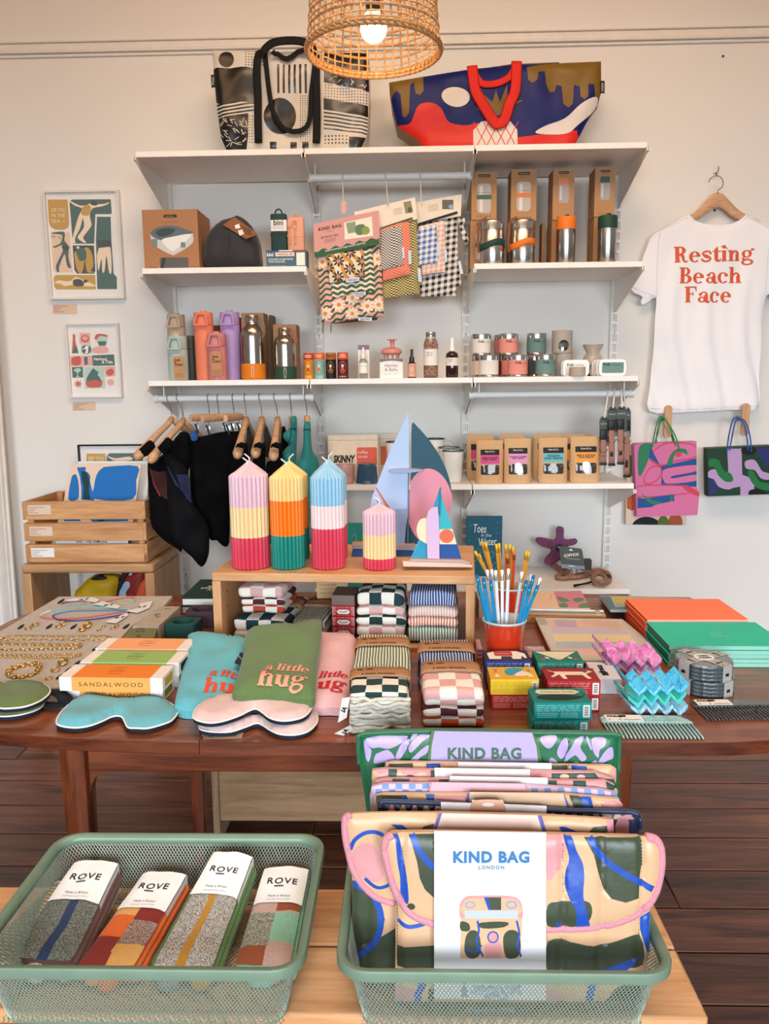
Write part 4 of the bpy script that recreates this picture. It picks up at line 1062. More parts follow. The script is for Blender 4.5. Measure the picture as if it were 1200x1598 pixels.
def bottle(name,lab,px0,px1,pyt,prof,m,Y=3.02,extra=None,cat='bottle'):
 x,w,h=slot(px0,px1,pyt,Y,z3);r=w/2;t=thing(name,lab,cat,(x,Y+r,z3+.0005));b=MB();b.lathe([(p[0]*r,p[1]*h)for p in prof],m,32);b.build('glass_body',t,smooth=50);extra(t,r,h);return t
def e1(t,r,h):
 b=MB();wrap(b,r,-r*1.4,r*1.4,h*.04,h*.50,ink('#d9a58f'),.0005,12);deco_cyl(b,r,ell(0,h*.3,r*.8,h*.15),ink('#a9432f'),.0009);b.text('face\noil',ink('#f0d5c0'),w=r*.9,cy=h*.3,fn=cylf(r),z=.0012);b.build('label',t)
 b=MB();b.lathe([(r*.5,h*.56),(r*.62,h*.57),(r*.6,h*.72),(r*.34,h*.74),(r*.34,h*.96),(r*.3,h),(0,h)],plain('#17161a',.35),24);b.build('pump_cap',t)
bottle('serum_bottle','small black topped serum bottle with salmon label',636,649,545,[(0,0),(.95,0),(1,.02),(1,.48),(.9,.53),(.5,.57)],plain('#1d1210',.15),extra=e1)
def e2(t,r,h):
 s=N('pink_salt_grains',.6);v=s.n('TexVoronoi');s.l(s.coord(),v.inputs[0]);v.inputs['Scale'].default_value=260;s.col(s.ramp(s.n('NewGeometry').outputs['Random Per Island'],[(0,'#c58a76'),(1,'#c58a76')]));s.col(s.ramp(v.outputs['Color'],[(.2,'#8e5a48'),(.5,'#cf9a86'),(.8,'#ead0c0')]));s.bump(v.outputs['Distance'],.8,.002)
 b=MB();b.lathe([(0,.003),(r*.93,.003),(r*.93,h*.74),(r*.80,h*.82),(0,h*.84)],s.m,28);o=b.build('bath_salts',t,smooth=50);o['kind']='stuff'
 b=MB();wrap(b,r,-r*1.45,r*1.45,h*.27,h*.63,ink('#e9e4dd'),.0006,12);b.text('BATH\nSALTS',ink('#5a5450'),w=r*.8,cx=-r*.2,cy=h*.52,fn=cylf(r),z=.001);
 for i in range(3):deco_cyl(b,r,rect(-r*.6,h*(.42-.035*i),r*.6,h*(.427-.035*i)),ink('#a59c94'),.001)
 b.build('label',t);b=MB();b.lathe([(r*.66,h*.90),(r*.70,h*.905),(r*.70,h*.985),(r*.64,h),(0,h)],steel('#b8b5b0'),28);b.build('metal_lid',t)
bottle('bath_salt_jar','tall glass jar of pink bath salts with white label',661,684,518,[(0,0),(.95,0),(1,.01),(1,.74),(.9,.80),(.66,.87),(.62,.92)],glass('#f4f2ee'),extra=e2,cat='jar')
def e3(t,r,h):
 b=MB();wrap(b,r,-r*1.3,r*1.3,h*.30,h*.50,ink('#e3dcd2'),.0006,12);b.text('ROOM\nMIST',ink('#6b4038'),w=r*.8,cx=-r*.3,cy=h*.43,fn=cylf(r),z=.001);b.build('label',t)
 b=MB();m=plain('#efece8',.35);b.lathe([(r*.38,h*.66),(r*.5,h*.67),(r*.5,h*.74),(r*.36,h*.76),(r*.32,h*.98),(r*.28,h),(0,h)],m,24);b.build('spray_cap',t)
bottle('room_spray','amber glass spray bottle with white cap and cream label',696,716,527,[(0,0),(.95,0),(1,.02),(1,.56),(.85,.62),(.4,.66)],plain('#2b150b',.1,Coat_Weight=.5),extra=e3)
# ================================================================ THIRD SHELF, RIGHT: CANDLE TINS
tin_m=steel('#cbc8c4',.25)
def candle_tin(px0,px1,pyt,Y,z,col,lab,txt=True,rot=0,h=None):
 x,w,hh=slot(px0,px1,pyt,Y,z);h=h or hh;r=w/2;t=thing('candle_tin',lab,'candle tin',(x,Y+r,z+.0005),rot,'printed candle tins')
 b=MB();b.lathe([(0,0),(r*.97,0),(r,.002),(r,.007),(r*.985,.008),(r*.985,h*.80)],tin_m,36);b.build('tin',t)
 b=MB();b.lathe([(r*.985,h*.80),(r*1.0,h*.805),(r*1.01,h*.96),(r*.99,h),(r*.93,h*.985),(0,h*.98)],tin_m,36);b.build('lid',t)
 b=MB();rr=r*.986;wrap(b,rr,-rr*2.6,rr*2.6,h*.12,h*.77,ink(col),.0004,30)
 if txt:
  f=cylf(rr,.12);b.text('Folk',ink('#23282b'),w=r*.62,cx=-r*.18,cy=h*.64,fn=f,z=.0009,bold=.02);b.text('by harding',ink('#33383b'),w=r*.55,cx=r*.50,cy=h*.61,fn=f,z=.0009)
  for i in range(3):
   for x0 in(-r*.55,r*.35):deco_cyl(b,rr,rect(x0,h*(.46-.12*i),x0+r*.42,h*(.465-.12*i)),ink('#5a5f60'),.0008,.12)
 b.build('paper_label',t);return h
CH=.0805
candle_tin(735.5,764,531,3.175,z3+CH+.0012,'#d8d3cd','pale tin on the upper back row behind the leftmost white tin',False,h=CH)
candle_tin(737,767.5,527,3.10,z3+CH+.0012,'#ddd8d2','white lettered candle tin on the upper row, leftmost',h=CH)
candle_tin(772.5,800,530,3.175,z3+CH+.0012,'#c27670','pink tin hidden behind the upper pink lettered tin',False,h=CH)
candle_tin(780,811,527,3.10,z3+CH+.0012,'#dc8f84','pink lettered candle tin on the upper row',h=CH)
candle_tin(824.5,855,526.5,3.10,z3+CH+.0012,'#64807b','grey green lettered candle tin on the upper row',h=CH)
candle_tin(735.5,764,555,3.175,z3,'#d8d3cd','pale tin underneath the upper back pale tin',False,h=CH)
candle_tin(740,769,555,3.10,z3,'#e2cdbb','cream tin underneath the leftmost upper white tin',True,h=CH)
candle_tin(774,802,555,3.175,z3,'#7d221c','dark red tin underneath the hidden pink tin',False,h=CH)
candle_tin(784,813,555,3.10,z3,'#d5867a','pink tin underneath the upper pink lettered tin',True,h=CH)
candle_tin(823,853,555,3.10,z3,'#3f4547','dark grey tin underneath the upper grey green tin',False,h=CH)
candle_tin(749,780,554,3.02,z3,'#dcd9d4','white candle tin at the front of the third shelf',False,h=CH)
candle_tin(795,826,554,3.02,z3,'#dd8f85','pink lettered candle tin in the front row',h=CH)
candle_tin(838,870,554,3.02,z3,'#6a8984','grey green lettered candle tin in the front row',h=CH)
cer=plain('#a8a097',.6,vary=.05)
def burner(px0,px1,pyt,Y,z,lab,h):
 x,w,hh=slot(px0,px1,pyt,Y,z);r=w/2;t=thing('wax_burner',lab,'wax burner',(x,Y+r,z+.0005),0,'grey cylindrical wax burners');b=MB()
 # wall with a round opening facing the room
 n,mrows=64,20;oc=(0,h*.33);orr=w*.27;f=cylf(r);hole=lambda u,v:math.hypot(u,v-oc[1])<orr
 ol=rect(-pi*r,0,pi*r,h);pl=MB();pl.panel(lambda u,v:f(u,v,0),ol,[(ell(0,oc[1],orr,orr,n=28),tin_m)],cer,.008)
 keep=[i for i,m in enumerate(pl.m)if pl.mats[m]is cer];b.add(pl.v,[pl.f[i]for i in keep],cer)
 pi2=MB();pi2.lathe([(r*.9,.002),(r*.9,h)],cer,32);pl2=MB();g=cylf(r*.9);pl2.panel(lambda u,v:g(u,v,0),rect(-pi*r*.9,0,pi*r*.9,h),[(ell(0,oc[1],orr*.95,orr*.95,n=28),tin_m)],cer,.008,flip=True)
 keep=[i for i,m in enumerate(pl2.m)if pl2.mats[m]is cer];b.add(pl2.v,[pl2.f[i]for i in keep],cer)
 e1=ell(0,oc[1],orr,orr,n=28);e2=ell(0,oc[1],orr*.95,orr*.95,n=28);b.add([f(p[0],p[1],0)for p in e1]+[g(p[0],p[1],0)for p in e2],[(i,28+i,28+(i+1)%28,(i+1)%28)for i in range(28)],cer)
 b.lathe([(r*.9,h),(r,h)],cer,48);b.lathe([(0,.004),(r,.004)],cer,32);b.build('burner_wall',t,smooth=60)
 b=MB();b.lathe([(0,h*.78),(r*.88,h*.80),(r*.9,h-.001)],cer,32);b.build('melt_dish',t)
 b=MB();b.lathe([(0,.006),(r*.5,.006),(r*.5,.022),(r*.46,.022),(r*.46,.012),(0,.012)],tin_m,24);b.build('tealight',t)
burner(868,896,556,3.10,z3,'grey wax burner underneath another, behind the white rectangular tin',.086)
burner(864.5,896.5,523,3.10,z3+.0875,'grey wax burner standing on top of another one',.084)
def oil_burner():
 x,w,h=slot(913,945,537,3.11,z3);r=w/2;t=thing('oil_burner','glazed stoneware oil burner with flared dish beside the grey burners','oil burner',(x,3.11+r,z3+.0005));m=plain('#aba39a',.3,vary=.12,scale=60)
 b=MB();f0=[(.82,0),(.86,.02),(.98,.25),(.98,.42),(.85,.60),(.66,.70)]
 pr=sm([(p[0]*r,p[1]*h)for p in f0],4,False)
 vs=[];n=48
 b2=MB();b2.lathe(pr,m,n);fs=[]
 for f in b2.f:
  c=sum((b2.v[i]for i in f),V((0,0,0)))/len(f)
  if c.y<0 and abs(c.x)<r*.62*sqrt(max(0,1-(c.z/(h*.45))**2)):continue
  fs.append(f)
 b.add(b2.v,fs,m);b.build('body',t,smooth=60,solid=.003)
 b=MB();b.lathe([(r*.66,h*.70),(r*.62,h*.74),(r,h*.95),(r,h),(r*.92,h),(r*.5,h*.80),(0,h*.78)],m,40);b.build('dish',t,smooth=60)
 b=MB();b.lathe([(0,.001),(r*.45,.001),(r*.45,.016),(0,.016)],plain('#6b3a22',.6),20);b.build('tealight',t)
oil_burner()
def flat_tin(px0,px1,pyt,Y,col,lab,dx=0):
 x,w,h=slot(px0,px1,pyt,Y,z3);t=thing('slim_tin',lab,'tin',(x,Y,z3+.0005),0,'slim rectangular travel tins on edge')
 b=MB();wm=plain('#eeece8',.3,vary=.01);b.prism(rrect(-w/2,0,w/2,h,w*.16),.011,tin_m,TR(0,.013,0)@FRONT@TR(0,0,0));b.prism(rrect(-w/2-.0005,-.0001,w/2+.0005,h+.0005,w*.16),.008,wm,TR(0,.004,0)@FRONT@TR(0,0,-.004));b.build('tin',t,bevel=.0015)
 if col:
  b=MB();X=TR(0,-.0042,0)@FRONT;b.flat(rrect(-w*.40,h*.18,w*.40,h*.82,w*.03),.0003,ink(col),X);b.text('Folk',ink('#25302f'),X,w=w*.26,cx=-w*.22,cy=h*.70,bold=.02,z=.0007);b.text('by harding',ink('#25302f'),X,w=w*.3,cx=w*.12,cy=h*.67,z=.0007);lines(b,X,w*.05,h*.42,w*.5,2,h*.12,ink('#59706b'),.0008,.0006);b.build('paper_label',t)
flat_tin(876,914,562.5,3.065,None,'slim tin standing behind the white lettered slim tin')
flat_tin(879,919.5,562,3.045,'#e8e5df','white slim lettered tin standing on edge behind the small clay candle')
flat_tin(921,962,563,3.13,None,'white rimmed slim tin, rearmost of the pack beside the oil burner')
flat_tin(924,966,562,3.105,None,'white rimmed slim tin, second from the back of its pack')
flat_tin(928,969,562,3.08,'#c2705f','slim tin with rusty pink label in the middle of its pack')
flat_tin(931,973,561,3.055,None,'white rimmed slim tin just behind the green labelled one')
flat_tin(935.5,977.5,561,3.03,'#6d8f89','slim tin with grey green label, frontmost of its pack')
def small_candle():
 x,w,h=slot(888.5,913.5,573,3.0,z3);r=w/2;t=thing('clay_candle','small beige clay candle pot in front of white slim tin','candle',(x,3.0,z3+.0005));b=MB()
 b.lathe([(0,0),(r,0),(r,h*.98),(r*.97,h),(r*.9,h),(r*.9,h*.88),(0,h*.88)],plain('#b3a696',.7),28);b.build('pot',t);b=MB();b.tube([(0,0,h*.88),(0,0,h*1.0)],.0006,ink('#eeeeee'),5);b.build('wick',t)
small_candle()
# ================================================================ DOG COLLARS ON THE THIRD RIGHT RAIL
def collar(hx_,tx,ty,w_,y1,lab,Yd,lead=False):
 """hook x, card top centre, card half width, strap bottom (photo pixels)"""
 Y=Yd;t=thing('dog_collar',lab,'dog collar',wp(tx,ty,Y),0,'pink woven dog collars on the rail');cm=ink('#47504f',.5);sk=weave('#b58573','#8a5a50');bk=plain('#1a1718',.4)
 top=wp(hx_,612,3.06);zt=1.308;b=MB();P=[V((top.x,3.06-.0165*cos(a),zt+.0165*sin(a)))for a in[pi+.5-(pi*1.15)*i/10 for i in range(11)]];e=wp(tx+.5,ty+2,Y);b.tube([V((top.x,3.077,zt-.006))]+P+[V((e.x,e.y,e.z))],.003,plain('#e3ded6',.4),6);b.build('hook',t,world=True)
 s=Skin([(tx-w_,ty+6),(tx-w_+3,ty),(tx+w_-3,ty),(tx+w_,ty+6),(tx+w_,ty+46),(tx-w_,ty+46)],(0,Y,0),FY)
 b=MB();s.body(b,[(rect(tx-w_,ty+40,tx+w_,ty+46),ink('#7f9196'))],cm,.001,12);s.text(b,'SOPHOS',ink('#ccd4d2'),tx,ty+11.5,w=w_*1.5);s.deco(b,rect(tx-w_*.5,ty+3,tx+w_*.5,ty+5),ink('#1d2020'));b.build('header_card',t,world=True)
 b=MB();x0=tx-1.5 if not lead else tx+1;Q=[wp(x0,yy,Y-.008-.006*sin(pi*k/7))for k,yy in enumerate([lerp(ty+20,y1,q/7)for q in range(8)])]
 k=3.05/FPX;b.tube(Q,4.6*k,sk,8,up=(0,1,0),flat=.22);b.build('webbing',t,world=True,smooth=180)
 for nm,a,c in(('buckle',ty+20,ty+36),('keeper',y1-3,y1+1)):
  b=MB();p,q=wp(x0,a,Y-.012),wp(x0,c,Y-.012);b.rbox(p.x-5.2*k,p.x+5.2*k,p.y-.006,p.y+.004,q.z,p.z,.002,bk);b.build(nm,t,world=True)
 b=MB();p=wp(x0,ty+50,Y-.012);b.tube([(p.x+6*k*cos(a),p.y-.003,p.z+6*k*sin(a))for a in[pi+pi*i/12 for i in range(13)]],.0012,bk,6);b.build('ring',t,world=True)
 b=MB();p=wp(x0,(ty+60+y1-12)/2,Y-.0135);b.box(p.x-2.3*k,p.x+2.3*k,p.y-.0015,p.y+.001,p.z-(y1-ty-74)*k/2.2,p.z+(y1-ty-74)*k/2.2,plain('#221c1c',.6));b.build('name_patch',t,world=True)
@cached
def weave(c1,c2):
 s=N('woven_strap',.8);ck=s.n('TexChecker');s.l(s.coord('Object',(1,1,1),(0,.78,0)),ck.inputs[0]);ck.inputs['Scale'].default_value=420;ck.inputs[1].default_value=hx(c1)+(1,);ck.inputs[2].default_value=hx(c2)+(1,);s.col(ck.outputs[0]);return s.m
collar(972,977,636,7.5,744,'dog collar hanging behind the rest with the longest strap',3.055,True)
collar(947,943,650,7.5,725,'dog collar with the lowest card, leftmost on the rail',3.025)
collar(957,956,635,7.8,726,'middle dog collar with card directly under the rail',3.02)
collar(968,970,634,8.2,724,'front dog collar on the right end of the rail',3.015)
# ================================================================ FOURTH SHELF
z4=S_Z[3]
def treat(px0,px1,pyt,Y,lab,c,words,refl=False,deco=True):
 a,d=wp(px0,pyt,Y),wp(px1,pyt,Y);w=d.x-a.x;h=(a.z+d.z)/2-z4;x=(a.x+d.x)/2
 t=thing('treat_pouch',lab,'treat pouch',(x,Y,z4+.0005),0,'kraft dog treat pouches');m=kraft('#cba57a');D=.028
 f=lambda u,v:((u*(1-.05*sin(pi*v))),-D*(.15+.85*sin(pi*min(1,.25+v/h*.9))if v<h*.8 else .15+.85*sin(pi*min(1,.97))*.3)if False else-D*max(.06,(1-(v/h)**2.2))*sqrt(max(.02,1-(abs(u)/(w/2))**4))*.9,v)
 b=MB();ol=rrect(-w/2,0,w/2,h,w*.07);sh=[(rect(-w*.36,h*.76-h*.13,w*.36,h*.76),ink('#25211f'))]
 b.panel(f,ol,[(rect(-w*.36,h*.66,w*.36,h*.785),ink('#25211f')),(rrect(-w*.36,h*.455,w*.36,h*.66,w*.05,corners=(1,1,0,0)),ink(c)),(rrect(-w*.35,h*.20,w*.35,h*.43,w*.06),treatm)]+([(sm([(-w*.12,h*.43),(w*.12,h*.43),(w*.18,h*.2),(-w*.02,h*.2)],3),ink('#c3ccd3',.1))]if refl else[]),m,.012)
 b.panel(lambda u,v:(u,D*.5*(1-v/h),v),ol,[],m,.03,flip=True)
 ol2=dense(ol,.01);n=len(ol2);b.add([f(*p)for p in ol2]+[(p[0],D*.5*(1-p[1]/h),p[1])for p in ol2],[(i,n+i,n+(i+1)%n,(i+1)%n)for i in range(n)],m)
 b.build('pouch',t,smooth=50)
 if deco:
  b=MB();g=lambda u,v,z:V(f(u,v))+V((0,-z,0));b.text('Hugo & Co.',ink('#e4e0d8'),w=w*.36,cy=h*.735,fn=g,z=.0012,bold=.02);b.text(words+'\nDOG TREATS',ink('#33282a'),w=w*.62,cy=h*.575,fn=g,z=.0012,bold=.03,sp=1.1,gap=.9)
  b.build('lettering',t,smooth=0)
s=N('dried_treats',.7);vn=s.n('TexVoronoi');s.l(s.coord('Object',(1,1,.35),(0,.3,0)),vn.inputs[0]);vn.inputs['Scale'].default_value=210;s.col(s.ramp(vn.outputs['Distance'],[(.1,'#6b5a4c'),(.5,'#241b16')]));s.b.inputs['Coat Weight'].default_value=.6;treatm=s.m
for q in((728.5,771,678,3.16,'kraft treat pouch behind the magenta labelled one','#c2447c','A',False),(779,820,677,3.16,'kraft treat pouch behind the light pink labelled one','#d98bb5','A',False),(832,877,677,3.16,'kraft treat pouch behind the turquoise labelled one','#9cc2bb','A',False),(878,920,677.5,3.16,'kraft treat pouch behind the orange labelled one','#e0963f','A',False)):treat(*q,deco=False)
for q in((743.5,785,687,3.035,'kraft dog treat pouch with magenta label, leftmost in front','#d0508d','LAMB & TURKEY'),(787,829,684,3.035,'kraft dog treat pouch with light pink label in front','#dc93bf','SALMON & SWEDE',True),(840.5,886,683,3.04,'kraft dog treat pouch with turquoise label in front','#68b5bd','VENISON'),(890.5,937.5,681,3.045,'kraft dog treat pouch with orange label in front','#e79c4b','BEEF & CHICKEN',True)):treat(*q)
def pouch(px0,px1,pyt,Y,lab,decof):
 a,d=wp(px0,pyt,Y),wp(px1,pyt,Y);w=d.x-a.x;h=(a.z+d.z)/2-z4;t=thing('scrub_pouch',lab,'pouch',((a.x+d.x)/2,Y,z4+.0005));m=plain('#d8c8b2',.5,bump=.1);b=MB();D=.03
 f=lambda u,v,z=0:(u,-D*(.1+(1-(v/h)**1.5)*.8)*sqrt(max(.02,1-(abs(u)/(w/2))**4))-z,v)
 b.panel(lambda u,v:f(u,v),rrect(-w/2,0,w/2,h,.006),[(rect(-w/2,h*.88,w/2,h*.895),ink('#b9a88f'))],m,.012);b.panel(lambda u,v:(u,.006,v),rrect(-w/2,0,w/2,h,.006),[],m,.04,flip=True);b.build('pouch',t,smooth=50);b=MB();decof(b,f,w,h);b.build('printed_label',t,smooth=0)
def dsk(b,f,w,h):
 g=lambda u,v,z:f(u,v,z)
 b.text('SKINNY',ink('#1b1613'),w=w*.44,h=h*.17,cx=-w*.17,cy=h*.48,fn=g,z=.001,bold=.05,shear=.2)
 vs=rrect(w*.08,h*.34,w*.48,h*.73,.006);mb=MB();mb.panel(lambda u,v:f(u,v,.0008),vs,[],ink('#cf5d4d'),.01);b.add(mb.v,mb.f,ink('#cf5d4d'));b.text('coffee\nscrub',ink('#f0d6c8'),w=w*.2,cx=w*.2,cy=h*.58,fn=g,z=.0016)
pouch(511.5,589.5,679,3.155,'cream coffee scrub pouch with black graffiti-like lettering and red label',dsk)
def dsk2(b,f,w,h):mb=MB();mb.panel(lambda u,v:f(u,v,.0008),rect(-w*.1,h*.3,w*.42,h*.72),[],ink('#c86a45'),.01);b.add(mb.v,mb.f,ink('#c86a45'))
pouch(575,622,677,3.24,'cream pouch with orange label tucked behind the scrub pouch',dsk2)
def mug(px0,px1,pyt,Y,lab,hd=1,r2=.78,rim='#2a4038',col='#eae8e4',hh=None,z=z4):
 x,w,h=slot(px0,px1,pyt,Y,z);r=w/2;t=thing('enamel_mug',lab,'mug',(x,Y+r,z+.0005),0,'enamel mugs');m=plain(col,.2,vary=.02,Coat_Weight=.5)
 b=MB();b.lathe([(0,.001),(r*r2*.9,.001),(r*r2,.004),(r*.96,h-.003)],m,36);b.lathe([(r*.94,h-.003),(r*r2*.97,.006),(0,.005)],m,36);b.build('cup',t,smooth=50)
 b=MB();b.lathe([(r*.93,h-.004),(r*.96,h),(r,h-.001),(r*.985,h-.004)],plain(rim,.3),36);b.build('rim',t)
 if hd:
  b=MB();b.tube(sm([(hd*r*.85,0,h*.85),(hd*(r+.020),0,h*.86),(hd*(r+.028),0,h*.6),(hd*(r+.012),0,h*.3),(hd*r*.82,0,h*.25)],4,False),.0035,m,8,up=(0,1,0),flat=1.6);b.build('handle',t)
mug(601,634,690,3.05,'white enamel mug with green rim behind the light blue sail',0)
mug(665,695,685,3.17,'white enamel mug furthest back, its handle showing right',1)
mug(684,719,699,3.10,'white enamel mug between the front mug and the back one',0)
mug(690,725.5,704,3.02,'white enamel mug in front, right of the blue sail',0)
def cup_down():
 x,w,h=slot(553.5,590,724.5,3.02,z4);r=w/2;t=thing('blue_cup','dark blue glazed cup turned upside down beside the scrub pouch','cup',(x,3.02+r,z4+.0005));m=plain('#274a68',.25,vary=.1,Coat_Weight=.4)
 b=MB();b.lathe([(r*.9,0),(r,0),(r,.004),(r*.97,.007),(r*.9,.012),(r*.78,h*.9),(r*.72,h*.97),(r*.6,h),(0,h)],m,36,flute=None);b.build('cup',t,smooth=40);b=MB()
 for k in range(24):
  a=2*pi*k/24;b.tube([(r*.9*cos(a),r*.9*sin(a),h*.2),(r*.80*cos(a),r*.80*sin(a),h*.82)],.0011,m,5)
 b.build('ribbing',t)
 x,w,h=slot(518,547,726,3.02,z4);r=w/2;t=thing('pink_cup','dusty pink ceramic cup mostly hidden behind the blue candles','cup',(x+.012,3.02+r,z4+.0005));m=plain('#c3968f',.35);b=MB();b.lathe([(0,0),(r*.8,0),(r*.95,.006),(r,h*.9),(r*.98,h),(r*.92,h),(r*.85,.01),(0,.008)],m,32);b.build('cup',t,smooth=50)
 b=MB();b.lathe([(0,0),(.006,0),(.006,.003),(0,.004)],plain('#b3857e',.4),16,TR(r*.35,-r*.92,h*.55)@RX(90));b.lathe([(0,0),(.006,0),(.006,.003),(0,.004)],plain('#b3857e',.4),16,TR(-r*.25,-r*.95,h*.55)@RX(90));b.build('relief_dot',t)
cup_down()
# ================================================================ LOWEST SHELF
z5=S_Z[4]
def d_toes(b,X,w,h):
 t=ink('#e6ecec')
 b.text('Toes',t,X@TR(-w*.12,h*.80,0)@RZ(-3),w=w*.36,h=h*.14,shear=.1,bold=.01);b.text('in the',t,X@TR(w*.06,h*.69,0)@RZ(-2),w=w*.28,h=h*.055,shear=.1);b.text('Water',t,X@TR(w*.10,h*.58,0)@RZ(3),w=w*.50,h=h*.13,shear=.15,bold=.01)
 lines(b,X,0,h*.46,w*.6,3,h*.03,ink('#7fa8b4'),.0012)
 for cx,cy in((-.25,.25),(.2,.3),(.3,.12)):b.flat(stroke([(w*cx,h*cy),(w*(cx+.08),h*(cy+.06)),(w*(cx+.03),h*(cy+.12)),(w*(cx-.05),h*(cy+.06))],.0012,4),.0004,ink('#a9c6cd'),X)
 for cx,cy in((-.38,.85),(.38,.9),(.36,.72),(-.4,.6)):b.flat(ell(w*cx,h*cy,.0012,n=6),.0004,t,X)
carton('paperback_book','teal paperback titled Toes in the Water leaning on the lowest shelf','book',727.5,784,806,3.20,z5,.014,plain('#1f6076',.5),d_toes)
def d_teal(b,X,w,h):
 b.flat(stroke([(-w*.2,h*.8),(0,h*.86),(w*.1,h*.78),(w*.05,h*.7)],.0012),.0004,ink('#bfe0dd'),X);lines(b,X,0,h*.55,w*.6,3,h*.06,ink('#bfe0dd'),.001)
carton('puzzle_box','turquoise boxed puzzle behind the riser, between pale blue and small candles','box',541,566,818,3.0,z5,.03,plain('#2b9a98',.5),d_teal)
def starfish():
 P0=(0,3.27,.576);n=V((0,-1,.2));Z=lambda p:zz(p,690,600,3.871);m=fabric('#7b3a63',300,.8,.1)
 arms=[(710,860),(815,938),(650,1080),(568,935)]
 ol=Z(sm([(683,935),(690,870),(708,856),(735,872),(738,935),(800,930),(817,948),(800,968),(755,985),(775,1040),(800,1085),(780,1098),(745,1085),(712,1060),(680,1085),(648,1092),(620,1080),(622,1050),(660,1000),(600,975),(566,945),(575,925),(610,925)],4))
 t=thing('starfish_toy','plum coloured stitched starfish dog toy on the lowest shelf','dog toy',wp(872,885,3.26));s=Skin(ol,P0,n,.012,.018)
 b=MB();s.body(b,[],m,.008,4,flatback=False);b.build('body',t,world=True,smooth=70)
 b=MB();inn=Z(sm([(692,945),(698,880),(710,868),(726,880),(728,945),(800,942),(790,958),(745,980),(700,1040),(640,1078),(632,1056),(672,1000),(600,965),(578,940),(612,935)],4))
 pts=dense(inn,2.2)
 for i in range(0,len(pts)-1,2):b.tube([s.surf(*pts[i],.0006),s.surf(*pts[i+1],.0006)],.0006,ink('#c99bb4'),4)
 b.build('stitching',t,world=True);b=MB();c=Z([(703,986)])[0];s.deco(b,ell(*c,5.6,5.6),ink('#1c1a1c'),.003);s.deco(b,ell(c[0]-1,c[1]-1,2,1.5),ink('#8f9a98'),.0035);b.build('centre_patch',t,world=True)
starfish()
def leash():
 t=thing('rope_leash','tan rope dog leash with black clip and dark header card','leash',gp(905,905,z5+.001));m=plain('#9a7360',.75,vary=.15,scale=200,bump=.4,bscale=600)
 pts=[(655,1090,.02),(700,1105,.012),(760,1130,.012),(690,1160,.012),(740,1170,.012),(820,1150,.012),(880,1130,.012),(940,1120,.014),(1000,1140,.012),(1010,1180,.012),(960,1205,.014),(920,1195,.016),(910,1160,.018),(950,1145,.02),(985,1165,.022),(975,1195,.024),(940,1190,.024)]
 P=[gp(690+p[0]/3.871,600+p[1]/3.871,z5+p[2])for p in sm(pts,5,False)];P=[V((p.x,min(p.y,3.3),p.z))for p in P]
 b=MB();b.tube(P,.0085,m,10);b.build('rope',t,world=True,smooth=180)
 P=[gp(690+p[0]/3.871,600+p[1]/3.871,z5+.012)for p in sm([(690,1095),(740,1150),(800,1165),(870,1150),(960,1128)],5,False)];b=MB();b.tube(P,.0085,m,10);b.build('rope',t,world=True,smooth=180)
 b=MB();P=[gp(690+x/3.871,600+y/3.871,z5+.01)for x,y in((925,1182),(880,1200),(840,1208),(798,1216))];b.tube(P,[.003,.0045,.004,.006],plain('#1b1a1b',.35,.5),8);b.build('clip',t,world=True)
 b=MB();p=gp(690+1002/3.871,600+1165/3.871,z5+.02);b.lathe([(0,-.012),(.012,-.008),(.013,.004),(.008,.011),(0,.012)],plain('#2a2826',.4),16,TR(*p)@RY(60));b.build('end_stop',t,world=True)
 for x in(780,815):
  p=gp(690+x/3.871,600+1140/3.871,z5+.016);b=MB();b.tube([(p.x,p.y+.02*cos(a),p.z+.016*sin(a))for a in[2*pi*i/16 for i in range(16)]],.0015,plain('#222222',.5),5,closed=True);b.build('tie',t,world=True)
 Z=lambda q:zz(q,690,600,3.871);s=Skin(Z([(705,975),(840,992),(848,1010),(862,1118),(722,1108)]),(0,3.12,.60),V((0,-1,.15)));b=MB();s.body(b,[(Z([(719,1085),(860,1098),(862,1120),(722,1110)]),ink('#7d8aa3'))],plain('#464d49',.5),.001,10)
 s.text(b,'SOPHOS',ink('#e2e4e0'),*Z([(780,1030)])[0],w=23,rot=-6,bold=.02);s.deco(b,Z([(745,1048),(830,1056),(830,1059),(745,1051)]),ink('#aab2ae'));s.deco(b,Z([(765,1002),(778,990),(790,1006)]),ink('#e2e4e0'));s.deco(b,Z([(762,1092),(800,1096),(800,1100),(762,1096)]),ink('#e8ebf0'));b.build('header_card',t,world=True)
 b=MB();p=wp(690+868/3.871,600+1080/3.871,3.16);b.box(p.x-.028,p.x+.016,3.13,3.16,p.z-.022,p.z+.02,plain('#3b3734',.6));b.build('header_card',t,world=True)
leash()
